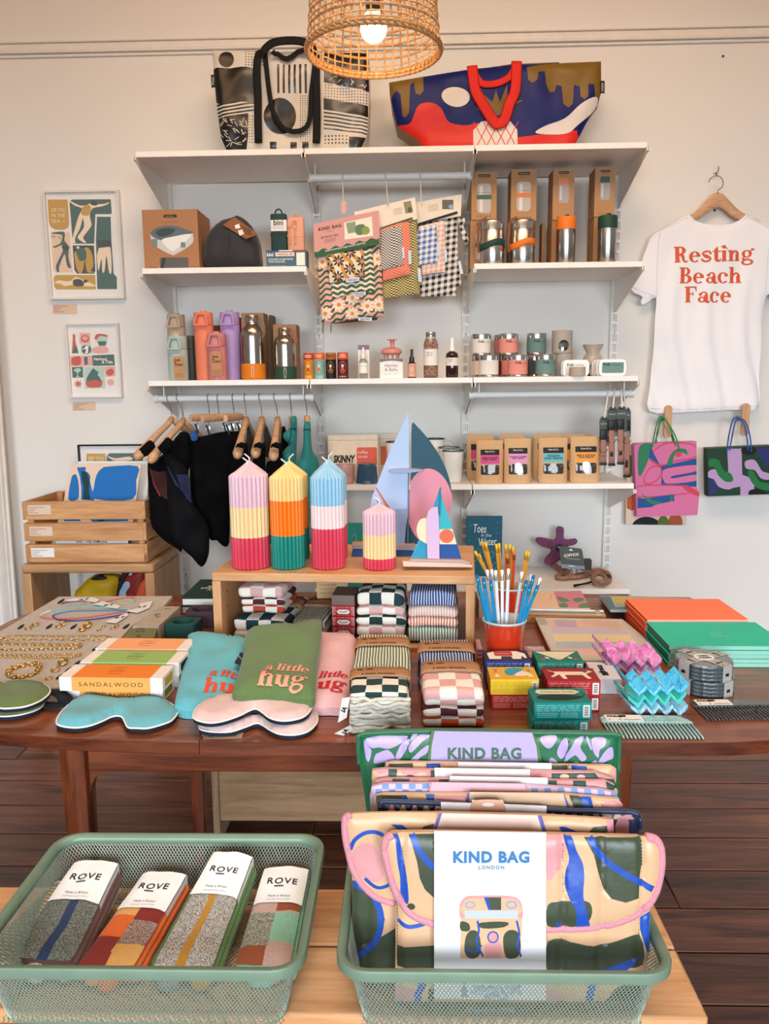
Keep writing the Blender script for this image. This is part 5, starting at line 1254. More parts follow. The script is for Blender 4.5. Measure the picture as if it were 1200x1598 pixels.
# ================================================================ HANGERS AND CLOTHES
hwood=wood('#b98a62','#d9b08a','x',3,.4,.4);chrome=steel('#d5d5d5',.15)
def hook(t,rx,ry,tx,ty,Yt,railY=3.06,railz=1.306,Rh=.0165):
 p=wp(rx,ry,railY);e=wp(tx,ty,Yt);b=MB()
 P=[V((p.x,railY-Rh*cos(a),railz+Rh*sin(a)))for a in[pi+.6-(pi*1.2)*i/10 for i in range(11)]]
 P+=[V((lerp(P[-1].x,e.x,.75),lerp(P[-1].y,e.y,.6),lerp(P[-1].z,e.z,.45))),V((e.x,e.y,e.z+.012)),e]
 b.tube(sm(P,2,False),.0018,chrome,6);b.build('hook',t,world=True)
def hanger(lab,rx,tx,ty,ex,ey,Ye,lift=.0,mid=None,w0=.011,w1=.0185,group='wooden hangers'):
 """wide moulded hanger seen from its end: front arm from the neck (tx,ty) to the shoulder end (ex,ey)"""
 top=wp(tx,ty,3.05);t=thing('wooden_hanger',lab,'hanger',top,0,group);hook(t,rx,617,tx,ty,3.05)
 e=wp(ex,ey,Ye);d=e-top;b=MB()
 def arm(sg,end):
  k=9;P=[];R_=[]
  for i in range(k):
   s_=i/(k-1);P.append(V((top.x+(end.x-top.x)*s_,top.y+(end.y-top.y)*s_,top.z-.012-(top.z-.012-end.z)*(s_**.8)+.010*sin(pi*s_))));R_.append(lerp(w0,w1,s_**2.2))
  P.append(P[-1]+(P[-1]-P[-2]).normalized()*.016);R_.append(w1*.75);P.append(P[-1]+(P[-1]-P[-2]).normalized()*.008);R_.append(w1*.3)
  return P,R_
 P,R_=arm(1,e);q=V((2*top.x-e.x,min(2*top.y-e.y,3.33),e.z));Q,S_=arm(-1,q)
 b.tube(P,R_,hwood,14,flat=1.0);b.build('front_arm',t,world=True,smooth=180);b=MB();b.tube(Q,S_,hwood,14);b.build('rear_arm',t,world=True,smooth=180)
 return t,P
hs=[hanger('outermost left wooden hanger, pointing towards the print crate',262,268,648,217,710,2.86),hanger('second wooden hanger from the left, carrying the blue lined swimsuit',277,286,650,238,715,2.84),
 hanger('straight wooden hanger left of three with black straps',382,384,648,371,708,2.84),hanger('middle wooden hanger of three with black straps',405,408.5,648,399,707,2.84),hanger('wooden hanger with black strap beside the teal tops',428,433,648,427,711,2.84),
 hanger('wooden hanger inside the left teal top',453,455,647,453,672,3.00,w1=.008),hanger('wooden hanger inside the right teal top',476,479,646,481,675,3.00,w1=.008)]
def clip_hanger(lab,rx,x0,y0,x1,y1,Y):
 t=thing('clip_hanger',lab,'hanger',wp((x0+x1)/2,y0,Y),0,'wooden clip hangers');hook(t,rx,617,rx+2,y0-3,3.05)
 a,c=wp(x0,y0,Y-.15),wp(x1,y1,Y+.06);b=MB();d=(c-a)
 b.tube([a,c],.0085,hwood,10,flat=1.5);b.build('bar',t,world=True,bevel=0)
 for f in(.15,.82):
  p=a.lerp(c,f);b=MB();b.tube([p+V((0,0,-.006)),p+V((.002,0,-.03))],.0012,chrome,5);b.box(p.x-.008,p.x+.008,p.y-.006,p.y+.006,p.z-.040,p.z-.028,chrome);b.tube([p+V((-.006,-.008,-.022)),p+V((.004,-.008,-.058))],.0035,plain('#17171a',.4),6);b.build('clip',t,world=True)
clip_hanger('rearmost clip hanger, wooden bar above a blue waistband',325,297,652,362,650,3.05)
clip_hanger('clip hanger in the middle carrying black trousers',340,316,654,372,649,3.0)
clip_hanger('clip hanger on the right beside the straight hangers',363.5,352,653,377,650,3.0)
blk=plain('#040406',.9,vary=.1,bump=.2,Specular_IOR_Level=.15);blk2=plain('#06060b',.85,vary=.1,bump=.2,Specular_IOR_Level=.2)
ZH=lambda p:zz(p,200,600,3.529)
def garment(lab,cat,name,ol,Y,m,parts=(),th=.03,puff=.03,wr=.03,n=V((.35,-1,0)),wf=14):
 o=ZH(sm(ol,3));P=wp(o[0][0],o[0][1],Y);s=Skin(o,P,n,puff,.03,wr,wf);t=thing(name,lab,cat,P)
 b=MB();s.body(b,[(ZH(q),mm)for q,mm in parts],m,th,6);b.build('body',t,world=True,smooth=80);return t,s
garment('black clip-hung trousers filling the middle of the rail','trousers','trousers',[(350,285),(400,292),(470,275),(540,262),(600,262),(632,270),(640,400),(615,500),(575,560),(562,700),(556,870),(530,893),(500,870),(490,858),(460,858),(446,840),(440,780),(390,720),(350,620),(345,420)],2.98,blk,th=.05)
t,s=garment('black swimsuit with dark red lining, outermost on the rail','swimsuit','swimsuit',[(108,440),(135,430),(200,380),(290,265),(345,290),(345,430),(300,600),(300,760),(296,915),(270,905),(200,860),(150,810),(125,760),(114,600)],2.93,blk,[([(128,465),(160,475),(205,470),(222,560),(222,622),(205,625),(175,600),(145,540)],fabric('#3d0b0e',700)),([(118,460),(124,460),(145,545),(178,610),(172,612),(138,550)],ink('#8e3030'))],th=.03)
t2,s2=garment('black swimsuit with navy blue lining and open back, second on the rail','swimsuit','swimsuit',[(178,345),(215,335),(232,350),(250,400),(330,470),(350,640),(390,700),(440,780),(447,870),(440,950),(404,1005),(350,950),(300,905),(240,830),(218,640),(212,450)],2.88,blk2,[([(262,490),(335,492),(342,560),(345,650),(320,625),(285,560)],fabric('#0c1a47',700)),([(214,455),(220,455),(265,540),(330,610),(320,612),(258,545)],ink('#1e2f5f'))],th=.025)
for t_,sk,pts in((t,s,[(110,310),(50,365),(78,402),(102,392),(136,352),(130,325)]),(t2,s2,[(208,294),(160,348),(180,372),(205,385),(236,345),(232,312)])):
 q=Skin(ZH(pts),wp(*ZH([pts[0]])[0],2.86 if t_ is t else 2.83),FY,.012,.02);b=MB();q.body(b,[],blk,.03,6);b.build('shoulder_strap',t_,world=True,smooth=80)
garment('blue swim shorts tucked between black clothes at the left clip','shorts','swim_shorts',[(345,268),(355,255),(375,256),(382,280),(380,305),(350,308)],2.93,fabric('#14508f',700),th=.02,puff=.01,wr=0)
for i,(lab,dx)in enumerate((('black top with olive mesh on the left of three straight hangers',0),('black top with olive mesh on the middle straight hanger',97),('black top on the straight hanger next to teal',192))):
 ol=[(600+dx,335),(640+dx,325),(655+dx,340),(655+dx,480),(655+dx,900),(575+dx,900),(566+dx,640),(565+dx,450),(590+dx,420),(590+dx,360)]
 t,s=garment(lab,'top','strap_top',ol,2.90,blk,th=.03,puff=.02,n=V((.1,-1,0)))
 q=Skin(ZH([(598+dx,328),(620+dx,318),(640+dx,330),(640+dx,355),(605+dx,345),(590+dx,350)]),wp(*ZH([(600+dx,330)])[0],2.815),FY,.012,.012);b=MB();q.body(b,[],blk,.02,5);b.build('shoulder_strap',t,world=True,smooth=80)
 q=Skin(ZH([(655+dx,235),(665+dx,230),(700+dx,330),(690+dx,400),(655+dx,400),(650+dx,330)]),wp(*ZH([(660+dx,240)])[0],3.05),FY,.004,.01);b=MB();q.body(b,[],fabric('#26231d',700)if i<2 else blk,.02,6);b.build('mesh_panel',t,world=True,smooth=80)
teal=fabric('#0c7471',600,.7,.1,.25)
t,s=garment('teal long sleeve top, left of the two teal tops','top','teal_top',[(893,182),(925,180),(928,240),(928,300),(925,400),(925,520),(925,900),(838,900),(838,480),(842,400),(860,360),(885,330),(858,300),(856,270),(888,240)],2.96,teal,th=.04,puff=.025,wr=.03,n=V((.1,-1,0)),wf=22)
b=MB();P=[s.surf(*p,.002)for p in ZH([(892,245),(912,240),(926,246)])];b.tube(P,.0022,ink('#0a3d3f'),5);P=[s.surf(*p,.002)for p in ZH([(900,246),(895,290),(885,320)])];b.tube(P,.0018,ink('#0a3d3f'),5);b.build('cuff_seam',t,world=True)
t,s=garment('teal long sleeve top at the right end of the rail','top','teal_top',[(972,210),(1000,208),(1005,245),(1006,290),(1015,370),(1045,410),(1052,470),(1052,900),(918,900),(918,480),(922,440),(945,400),(962,340),(965,260)],2.94,teal,th=.04,puff=.03,wr=.03,n=V((.1,-1,0)),wf=22)
b=MB();b.tube([s.surf(*p,.002)for p in ZH([(966,252),(985,244),(1004,252)])],.0022,ink('#0a3d3f'),5);b.build('cuff_seam',t,world=True)
# ================================================================ RIGHT WALL: T-SHIRT AND GIFT BAGS
ZR=lambda p:zz(p,960,260,2.663)
def wall_hook():
 p=wp(1116,272,WALL);t=thing('wall_hook','small metal screw hook holding the shirt hanger','hook',p);b=MB();m=steel('#8f8a82',.3)
 b.lathe([(0,0),(.007,0),(.007,.003),(0,.004)],m,16,TR(0,0,0)@RX(90));b.tube([(0,0,0),(0,-.02,0),(0,-.03,.004),(0,-.034,.014),(0,-.030,.022)],.002,m,6);b.build('hook_body',t)
 for x,y,lab in((1128,88,'dark screw in the wall near the top right corner'),(1115,328.5,'small screw in the wall below the shirt hanger')):
  q=wp(x,y,WALL);b=MB();b.lathe([(0,-.004),(.0035,-.004),(.0045,.003),(.002,.006),(0,.006)],ink('#2a2622'),10,RX(90));tag(b.build('wall_screw',loc=q),lab,'screw','screws in the wall')
wall_hook()
def shirt():
 Y=3.345;t=thing('shirt_hanger','pale wooden hanger with wire hook holding the white T-shirt','hanger',wp(1120,300,Y))
 o=ZR(sm([(412,110),(440,110),(462,128),(520,185),(600,225),(600,245),(500,215),(430,168),(350,215),(270,245),(262,228),(340,185),(392,128)],4));s=Skin(o,(0,Y,0),FY,.006,.01);b=MB();s.body(b,[],hwood,.012,6);b.build('hanger_body',t,world=True,smooth=60)
 b=MB();P=[(388,65),(398,48),(418,38),(438,44),(449,65),(444,85),(428,98),(426,112)];b.tube([wp(*p,Y-.008)for p in ZR(sm(P,5,False))],.0017,steel('#8d8a86',.25),6);b.build('hook',t,world=True)
 t=thing('tshirt','white T-shirt reading Resting Beach Face hanging on the right wall','T-shirt',wp(1100,640,3.33))
 wh=N('white_jersey',.9);wh.b.inputs['Base Color'].default_value=hx('#f3f3f7')+(1,);wh.bump(wh.noise(wh.coord('Object',(1,1,.4)),30,3),.25,.004);wh=wh.m
 ol=ZR(sm([(300,203),(330,228),(370,242),(425,248),(480,244),(522,226),(548,203),(600,228),(660,262),(700,300),(735,400),(760,510),(720,530),(668,548),(640,530),(622,560),(612,640),(606,760),(600,880),(595,1003),(480,1011),(300,1020),(138,1016),(146,900),(160,760),(166,640),(172,555),(158,548),(116,575),(106,560),(112,540),(68,510),(105,410),(130,340),(150,292),(185,265),(240,235)],3))
 def warp(p):
  x,z=p.x,p.z;b_=max(0,min(1,(1.95-z)/.5));return .008*b_*sin(x*46+3*sin(z*5))+.006*b_*sin(x*90+z*7+2*sin(z*9))+.005*noise.noise(V((x*16,z*11,3)))
 s=Skin(ol,(0,3.335,0),FY,.006,.02,0,warp=warp);b=MB();s.body(b,[],wh,.006,8);b.build('jersey',t,world=True,smooth=180)
 b=MB();col_=ZR(sm([(300,203),(330,228),(370,242),(425,248),(480,244),(522,226),(548,203)],6,False));b.tube([s.surf(*p,-.001)for p in col_],.0065,wh,8,up=(0,-1,0),flat=.35);b.build('neckband',t,world=True,smooth=180)
 seam=plain('#c9c9d0',.9)
 for q in([(185,268),(176,340),(172,430),(170,550)],[(70,500),(115,522),(168,540)],[(139,1004),(300,1008),(480,999),(595,992)],[(300,210),(240,240),(187,266)],[(548,210),(600,235),(655,265)],[(656,268),(636,340),(628,430),(624,555)]):b=MB();b.tube([s.surf(*p,.0006)for p in ZR(sm(q,5,False))],.0007,seam,4);b.build('seam',t,world=True)
 red=ink('#d95f3c',.7);b=MB()
 fat_text(b,s,'Resting',ZR([(408,372)])[0],330/2.663,85/2.663,red,-1.5);fat_text(b,s,'Beach',ZR([(396,452)])[0],262/2.663,66/2.663,red,-.5);fat_text(b,s,'Face',ZR([(386,532)])[0],196/2.663,66/2.663,red,0)
 b.build('slogan',t,world=True,smooth=0)
# bold high-contrast letters drawn by hand in a unit box (baseline 0, x-height .66, cap height 1)
def _arc(cx,cy,rx,ry,a0,a1,n=14):return[(cx+rx*cos(radians(lerp(a0,a1,i/n))),cy+ry*sin(radians(lerp(a0,a1,i/n))))for i in range(n+1)]
def _ring(cx,cy,rx,ry,ix,iy,a0=0,a1=360):return _arc(cx,cy,rx,ry,a0,a1,24)+_arc(cx,cy,ix,iy,a1,a0,24)
def fat_glyph(c):
 S_,h=[],.68
 def st(x,y0,y1,w=.26,foot=1,head=0):
  S_.append(rect(x,y0,x+w,y1))
  if foot:S_.append([(x-.06,y0),(x+w+.06,y0),(x+w+.06,y0+.04),(x+w,y0+.08),(x,y0+.08),(x-.06,y0+.04)])
  if head:S_.append([(x-.08,y1-.07),(x-.06,y1),(x+w*.6,y1),(x+w*.6,y1-.10),(x,y1-.10)])
 if c=='R':st(.06,0,1,.22,1,1);S_.append(_ring(.30,.74,.34,.26,.13,.19,-90,90)+[(.25,1),(.25,.93),(.30,.93)][:0]);S_.append([(.25,1),(.32,1),(.32,.93),(.25,.93)]);S_.append([(.25,.55),(.34,.55),(.34,.47),(.25,.47)]);S_.append(stroke([(.34,.52),(.46,.40),(.52,.12),(.66,.02),(.76,.12)],(.22,.05)));w=.80
 elif c=='B':st(.06,0,1,.22,1,1);S_.append(_ring(.32,.75,.28,.25,.11,.18,-90,90));S_.append(_ring(.34,.27,.34,.27,.13,.20,-90,90));S_+=[rect(.2,.93,.34,1),rect(.2,.47,.36,.55),rect(.2,0,.36,.07)];w=.74
 elif c=='F':st(.06,0,1,.22,1,1);S_+=[rect(.2,.92,.66,1),[(.54,1),(.68,1),(.70,.70),(.65,.70),(.60,.86)],rect(.2,.50,.46,.57),[(.44,.66),(.49,.66),(.49,.40),(.44,.40)]];w=.72
 elif c=='e':S_.append(_ring(.32,.33,.32,.35,.12,.29,0,318));S_.append(rect(.12,.34,.64,.41));S_.append([(.44,.33),(.64,.33),(.62,.52),(.46,.56)]);w=.68
 elif c=='s':S_.append(stroke([(.50,.46),(.46,.62),(.28,.66),(.10,.56),(.12,.44),(.30,.36),(.46,.26),(.46,.12),(.28,.03),(.08,.10),(.04,.22)],.115,6));S_.append(ell(.28,.35,.20,.11,-30));w=.56
 elif c=='t':st(.12,.10,.80,.2,0);S_+=[rect(.02,.60,.46,.67),[(.12,.66),(.32,.66),(.32,.92),(.26,.92)],stroke([(.22,.16),(.28,.05),(.40,.05),(.48,.18)],(.2,.06))];w=.46
 elif c=='i':st(.08,0,.68,.2,1,1);S_.append(_ring(.10,.70,.28,.26,.22,.19,10,110));S_.append(ell(.18,.90,.11,.11));w=.38
 elif c=='n':st(.06,0,.68,.2,1,1);st(.42,0,.46,.2,1,0);S_.append(_ring(.42,.42,.20,.26,.06,.16,0,130));S_.append(rect(.24,.46,.34,.62));w=.74
 elif c=='g':S_.append(_ring(.30,.44,.27,.24,.10,.18));S_.append(_ring(.32,-.08,.32,.20,.18,.11));S_.append(stroke([(.16,.24),(.08,.14),(.18,.10),(.40,.10)],.09));S_.append(stroke([(.48,.58),(.58,.72),(.68,.66)],(.06,.13)));w=.66
 elif c=='a':st(.36,.06,.46,.2,0);S_.append(_ring(.34,.44,.22,.24,.09,.17,0,165));S_.append(ell(.16,.50,.09,.09));S_.append(_ring(.24,.18,.22,.19,.08,.12));S_.append(stroke([(.46,.12),(.50,.03),(.60,.02),(.68,.10)],(.2,.05)));w=.66
 elif c=='c':S_.append(_ring(.32,.33,.32,.35,.12,.29,42,320));S_.append(ell(.50,.50,.10,.10));w=.64
 elif c=='h':st(.06,0,1,.2,1,1);st(.42,0,.46,.2,1,0);S_.append(_ring(.42,.42,.20,.26,.06,.16,0,130));S_.append(rect(.24,.46,.34,.62));w=.74
 elif c=='l':st(.06,0,1,.2,1,1);w=.34
 elif c=='u':st(.06,.10,.68,.2,0,1);st(.42,0,.68,.2,1,1);S_.append(_ring(.36,.22,.20,.22,.06,.14,180,330));w=.74
 else:w=.3
 return S_,w
def fat_text(b,s,word,c,W_,H_,m,rot=0,off=.0012,slant=0,gap=.02):
 x=0;L=[]
 for ch in word:
  g,w=fat_glyph(ch);L.append((x,g));x+=w+gap
 hi=1.0;lo=-.28 if 'g' in word else 0;kx=W_/x;ky=H_/(hi-lo);cr,sr=cos(radians(rot)),sin(radians(rot));k=0
 for x0,g in L:
  for poly in g:
   pts=[]
   for p in poly:
    u=(p[0]+x0)*kx-W_/2+slant*(p[1])*ky;v=(p[1]-(hi+lo)/2)*ky;pts.append((c[0]+u*cr+v*sr*0+v*0,c[1]-v+u*sr*1))
   pts=dense(pts,2.2);s.deco(b,pts,m,off+.00003*(k%7));k+=1
shirt()
pkb=[wood('#b5875c','#d2a77b','z',3,.5,.4)]
for x0,x1,y0,y1,Yp,lab in((1031,1044.5,632,682,3.36,'wooden wall peg under the shirt holding the pink gift bag'),(1148,1162.5,629,679,3.355,'wooden wall peg overlapping the shirt hem, holding the green gift bag')):
 a,c=wp(x0,y1,Yp),wp(x1,y0,Yp);t=thing('wall_peg',lab,'peg',V(((a.x+c.x)/2,WALL,a.z)),0,'wooden pegs below the shirt');w,h=c.x-a.x,c.z-a.z
 yf=3.30 if x0>1100 else 3.318
 b=MB();b.prism(rrect(-w/2,0,w/2,h,w/2-.0003),.012,pkb[0],TR(0,yf-WALL,0)@FRONT@TR(0,0,-.012));b.build('peg',t,bevel=.003)
 b=MB();b.lathe([(.007,0),(.007,WALL-yf-.01)],pkb[0],14,TR(0,0,h*.55)@RX(90));b.build('dowel',t)
def gift_bag(lab,ol,shapes,base,Y,th,rope=None,rc='#2f7d4f',group=None):
 t=thing('gift_bag',lab,'gift bag',wp(ol[0][0],max(p[1]for p in ol),Y),0,group);s=Skin(ol,(0,Y,0),FY,0,.02,0);b=MB();s.body(b,shapes,base,th,10);b.build('paper_body',t,world=True)
 if rope:
  for r_ in rope:b=MB();b.tube([wp(p[0],p[1],Y-.004 if i<2 or i>len(r_)-3 else Y+.012)for i,p in enumerate(sm(r_,5,False))],.0028,plain(rc,.7),7);b.build('rope_handle',t,world=True)
pink,blue,redd,grn,lil,nvy=(ink(c,.55)for c in('#cf6f9d','#1d4f8f','#c8435a','#2c7a55','#b394bf','#2a2f66'))
gift_bag('gift bag with orange, green and cream leaf print behind the pink one',ZR([(50,1215),(75,1180),(295,1190),(296,1490),(44,1487)]),[(ZR([(50,1340),(110,1330),(120,1400),(70,1430),(48,1420)]),ink('#b5582c')),(ZR(ell(130,1500,62,45)),ink('#16181a')),(ZR([(60,1200),(95,1200),(95,1270),(60,1290)]),ink('#4c6a2a')),(ZR(ell(250,1480,30,40)),ink('#a9532d')),(ZR(ell(200,1490,25,40)),ink('#5d6a2c'))],ink('#d9c6b2'),3.335,.03,[ZR([(170,1195),(172,1120),(188,1060),(200,1050),(215,1060),(235,1120),(250,1190)])],'#3e3a36','patterned gift bags on the pegs')
sp=[(ZR(sm([(100,1165),(150,1150),(148,1190),(110,1280),(95,1270)],4)),grn),(ZR(sm([(140,1210),(200,1150),(300,1148),(338,1165),(336,1210),(260,1225),(190,1245)],4)),redd),(ZR(sm([(146,1206),(205,1155),(298,1153),(334,1168),(332,1205),(258,1219),(192,1238)],4)),pink),
 (ZR(sm([(120,1290),(145,1250),(180,1242),(195,1262),(185,1295),(150,1320),(122,1318)],4)),redd),(ZR(sm([(124,1290),(147,1255),(178,1248),(190,1264),(180,1292),(150,1314),(126,1313)],4)),pink),
 (ZR([(145,1160),(140,1210),(190,1245),(340,1212),(340,1330),(190,1330),(195,1260)]),blue),(ZR(sm([(196,1275),(215,1255),(335,1240),(338,1265),(240,1285),(242,1295),(338,1280),(338,1305),(225,1318),(202,1305)],4)),pink),
 (ZR(sm([(92,1330),(150,1322),(290,1325),(310,1340),(305,1360),(100,1375)],4)),redd),(ZR(sm([(96,1333),(150,1327),(288,1330),(304,1342),(300,1356),(100,1370)],4)),pink),(ZR([(92,1375),(120,1380),(180,1370),(245,1362),(245,1400),(150,1415),(92,1420)]),blue),(ZR(sm([(110,1360),(150,1385),(200,1395),(150,1402)],4)),grn),
 (ZR(sm([(215,1235),(235,1190),(262,1172),(295,1175),(300,1200),(285,1190),(250,1195),(235,1240)],4)),grn),(ZR(ell(262,1196,14,11)),redd),(ZR(sm([(280,1330),(300,1325),(350,1355),(345,1370),(300,1350)],3)),redd),(ZR([(225,1400),(232,1360),(240,1362),(236,1410)]),grn),(ZR([(98,1440),(170,1405),(240,1390),(300,1440),(335,1452),(92,1455)]),pink)]
gift_bag('pink, blue and red figure print gift bag with green rope handles',ZR([(88,1152),(338,1142),(338,1330),(350,1358),(342,1448),(90,1456),(78,1160)]),sp,pink,3.285,.045,[ZR([(155,1165),(165,1100),(182,1045),(200,1040),(215,1060),(250,1120),(268,1180)]),ZR([(165,1150),(178,1100),(188,1050),(200,1045),(220,1070),(240,1120),(252,1160)])],'#2f8a55','patterned gift bags on the pegs')
s6=[(ZR([(465,1172),(525,1172),(528,1280),(578,1300),(578,1365),(520,1366),(520,1330),(462,1340),(470,1260)]),lil),(ZR(sm([(390,1265),(420,1260),(445,1300),(475,1305),(490,1330),(470,1342),(430,1330),(410,1300),(385,1290)],4)),lil),(ZR(sm([(385,1290),(430,1335),(400,1366),(385,1366)],3)),nvy),(ZR(sm([(392,1215),(430,1220),(450,1262),(480,1275),(490,1305),(460,1310),(430,1285),(412,1250),(390,1245)],4)),ink('#21713b')),(ZR(ell(555,1180,32,20)),ink('#0f1712')),(ZR(sm([(590,1175),(640,1172),(640,1250),(610,1220)],3)),nvy),
 (ZR(sm([(540,1225),(580,1220),(610,1265),(638,1275),(640,1300),(605,1295),(580,1262),(545,1255)],4)),lil),(ZR(sm([(552,1265),(575,1268),(600,1308),(640,1318),(640,1345),(590,1335),(560,1300)],4)),ink('#21713b')),(ZR(sm([(560,1345),(600,1340),(640,1366),(560,1367)],3)),ink('#0f1712'))]
gift_bag('small dark bag edge showing behind the green gift bag',ZR([(374,1168),(640,1156),(660,1362),(378,1366)]),[],ink('#3a2c33'),3.335,.02,None,'#222222','patterned gift bags on the pegs')
gift_bag('dark green, lilac and navy wavy print gift bag with blue rope handles',ZR([(382,1172),(655,1160),(655,1360),(388,1371)]),s6,ink('#173a28',.5),3.285,.04,[ZR([(464,1190),(472,1120),(490,1050),(510,1045),(540,1060),(560,1120),(565,1185)]),ZR([(475,1180),(488,1110),(500,1060),(515,1052),(535,1070),(548,1130),(552,1180)])],'#1e5aa8','patterned gift bags on the pegs')
# ================================================================ LEFT WALL: FRAMED PRINTS
ZF=lambda p:zz(p,30,280,4.205)
def frame(lab,c,shapes,fr,Y=3.362,fw=.009,texts=(),paper='#e9e6e2',glassy=True,name='framed_print'):
 """c: traced corners tl, tr, br, bl; the frame itself is a true rectangle"""
 P=[wp(*p,Y)for p in c];x0=(P[0].x+P[3].x)/2;x1=(P[1].x+P[2].x)/2;z1=(P[0].z+P[1].z)/2;z0=(P[2].z+P[3].z)/2
 t=thing(name,lab,'framed print',V(((x0+x1)/2,Y+.012,z0)));w,h=(x1-x0)/2,z1-z0;fm=plain(fr,.4,vary=.02)
 b=MB();o,i_=rect(-w,0,w,h),rect(-w+fw,fw,w-fw,h-fw);vs=[]
 for q,yy in((o,.012),(o,-.012),(i_,-.012),(i_,.002)):vs+=[(p[0],yy,p[1])for p in q]
 fs=[(4*k+j,4*k+(j+1)%4,4*k+4+(j+1)%4,4*k+4+j)for k in range(3)for j in range(4)];b.add(vs,fs,fm);b.build('frame',t,bevel=.001)
 b=MB();qd=[(x0+fw,z0+fw),(x1-fw,z0+fw),(x1-fw,z1-fw),(x0+fw,z1-fw)];cp=[pj((q[0],Y+.014,q[1]))for q in qd];s=Skin(cp,(0,Y+.014,0),FY);s.body(b,shapes,plain(paper,.7,vary=.02),.002,12)
 for tx in texts:s.text(b,*tx[:2],*tx[2],**tx[3])
 b.build('print',t,world=True)
 if glassy:
  g=N('picture_glass',.03,0,Alpha=.10);g.b.inputs['Base Color'].default_value=(1,1,1,1);g.b.inputs['Specular IOR Level'].default_value=1.0
  b=MB();b.add([(-w+fw,0,fw),(w-fw,0,fw),(w-fw,0,h-fw),(-w+fw,0,h-fw)],[(0,1,2,3)],g.m);b.build('glass_pane',t)
 return t
mus,tl,pch,crm,dkt=ink('#c0962f'),ink('#1f5753'),ink('#e4c6ac'),ink('#efd9be'),ink('#182f2f')
art=[(ZF([(185,132),(317,132),(328,290),(320,318),(290,332),(235,330),(205,310),(195,280)]),mus),(ZF([(330,150),(345,132),(600,130),(608,220),(600,228),(500,228),(492,422),(352,422)]),tl),
 (ZF(sm([(332,148),(345,146),(400,172),(450,165),(475,150),(500,162),(560,160),(585,150),(588,158),(540,178),(480,190),(462,240),(475,300),(440,350),(418,385),(440,412),(425,415),(390,392),(385,370),(425,315),(418,255),(410,280),(395,330),(372,372),(365,405),(372,418),(352,416),(350,385),(372,300),(390,240),(412,190),(370,175)],2)),crm),(ZF(sm([(408,195),(440,165),(470,180),(455,235),(412,232)],3)),mus),(ZF(ell(490,158,26,13,10)),dkt),
 (ZF([(207,345),(330,345),(352,610),(240,612),(222,590)]),pch),(ZF(sm([(215,350),(290,342),(300,372),(296,400),(325,440),(322,500),(335,560),(342,580),(320,578),(308,540),(300,490),(282,520),(262,575),(262,608),(248,606),(240,570),(262,520),(285,470),(284,430),(240,448),(218,442),(262,425),(280,395),(278,362),(225,358)],2)),tl),(ZF(sm([(280,435),(322,435),(326,458),(290,462)],3)),dkt),(ZF(sm([(250,370),(280,385),(270,392)],3)),mus),(ZF(ell(225,375,12,8)),dkt),(ZF(ell(225,375,9,5)),pch),
 (ZF([(350,433),(490,433),(500,600),(490,618),(380,618),(362,595)]),dkt),(ZF(sm([(362,480),(400,470),(440,445),(470,470),(485,520),(485,570),(470,600),(490,608),(455,612),(440,590),(432,520),(425,560),(412,610),(390,612),(370,560)],3)),mus),(ZF(sm([(375,460),(430,455),(440,520),(400,535),(385,510)],3)),tl),(ZF(ell(385,447,10,9)),crm),
 (ZF([(225,645),(240,627),(498,627),(503,722),(245,722),(230,705)]),mus),(ZF(sm([(232,680),(260,662),(300,668),(340,665),(370,640),(420,660),(490,690),(495,700),(420,700),(360,690),(300,700),(270,685)],3)),crm),(ZF(sm([(355,660),(400,655),(425,680),(415,700),(360,698)],3)),dkt),(ZF(ell(435,668,14,11)),dkt),
 (ZF([(503,400),(510,245),(600,245),(605,400),(620,620),(640,640),(642,720),(512,720)]),tl),(ZF(sm([(520,600),(510,500),(530,440),(560,420),(598,450),(606,600),(590,610),(572,500),(560,600),(545,605),(540,520)],3)),crm),(ZF([(510,400),(598,400),(605,440),(520,450)]),dkt)]
frame('larger white framed print of swimmers in teal and mustard on the left wall',[(65,296),(185,296),(193,467),(78,467)],art,'#dedad4',texts=[('SEE YOU',ink('#f1e3b8'),ZF([(257,200)])[0],dict(w=22,h=5.5)),('IN THE',ink('#f1e3b8'),ZF([(257,236)])[0],dict(w=21,h=5.5)),('SEA ~',ink('#f1e3b8'),ZF([(257,273)])[0],dict(w=22,h=5.5))])
rd,mint,pk2,dg=ink('#c4432e'),ink('#b4cfc0'),ink('#e3a79e'),ink('#1f5a52')
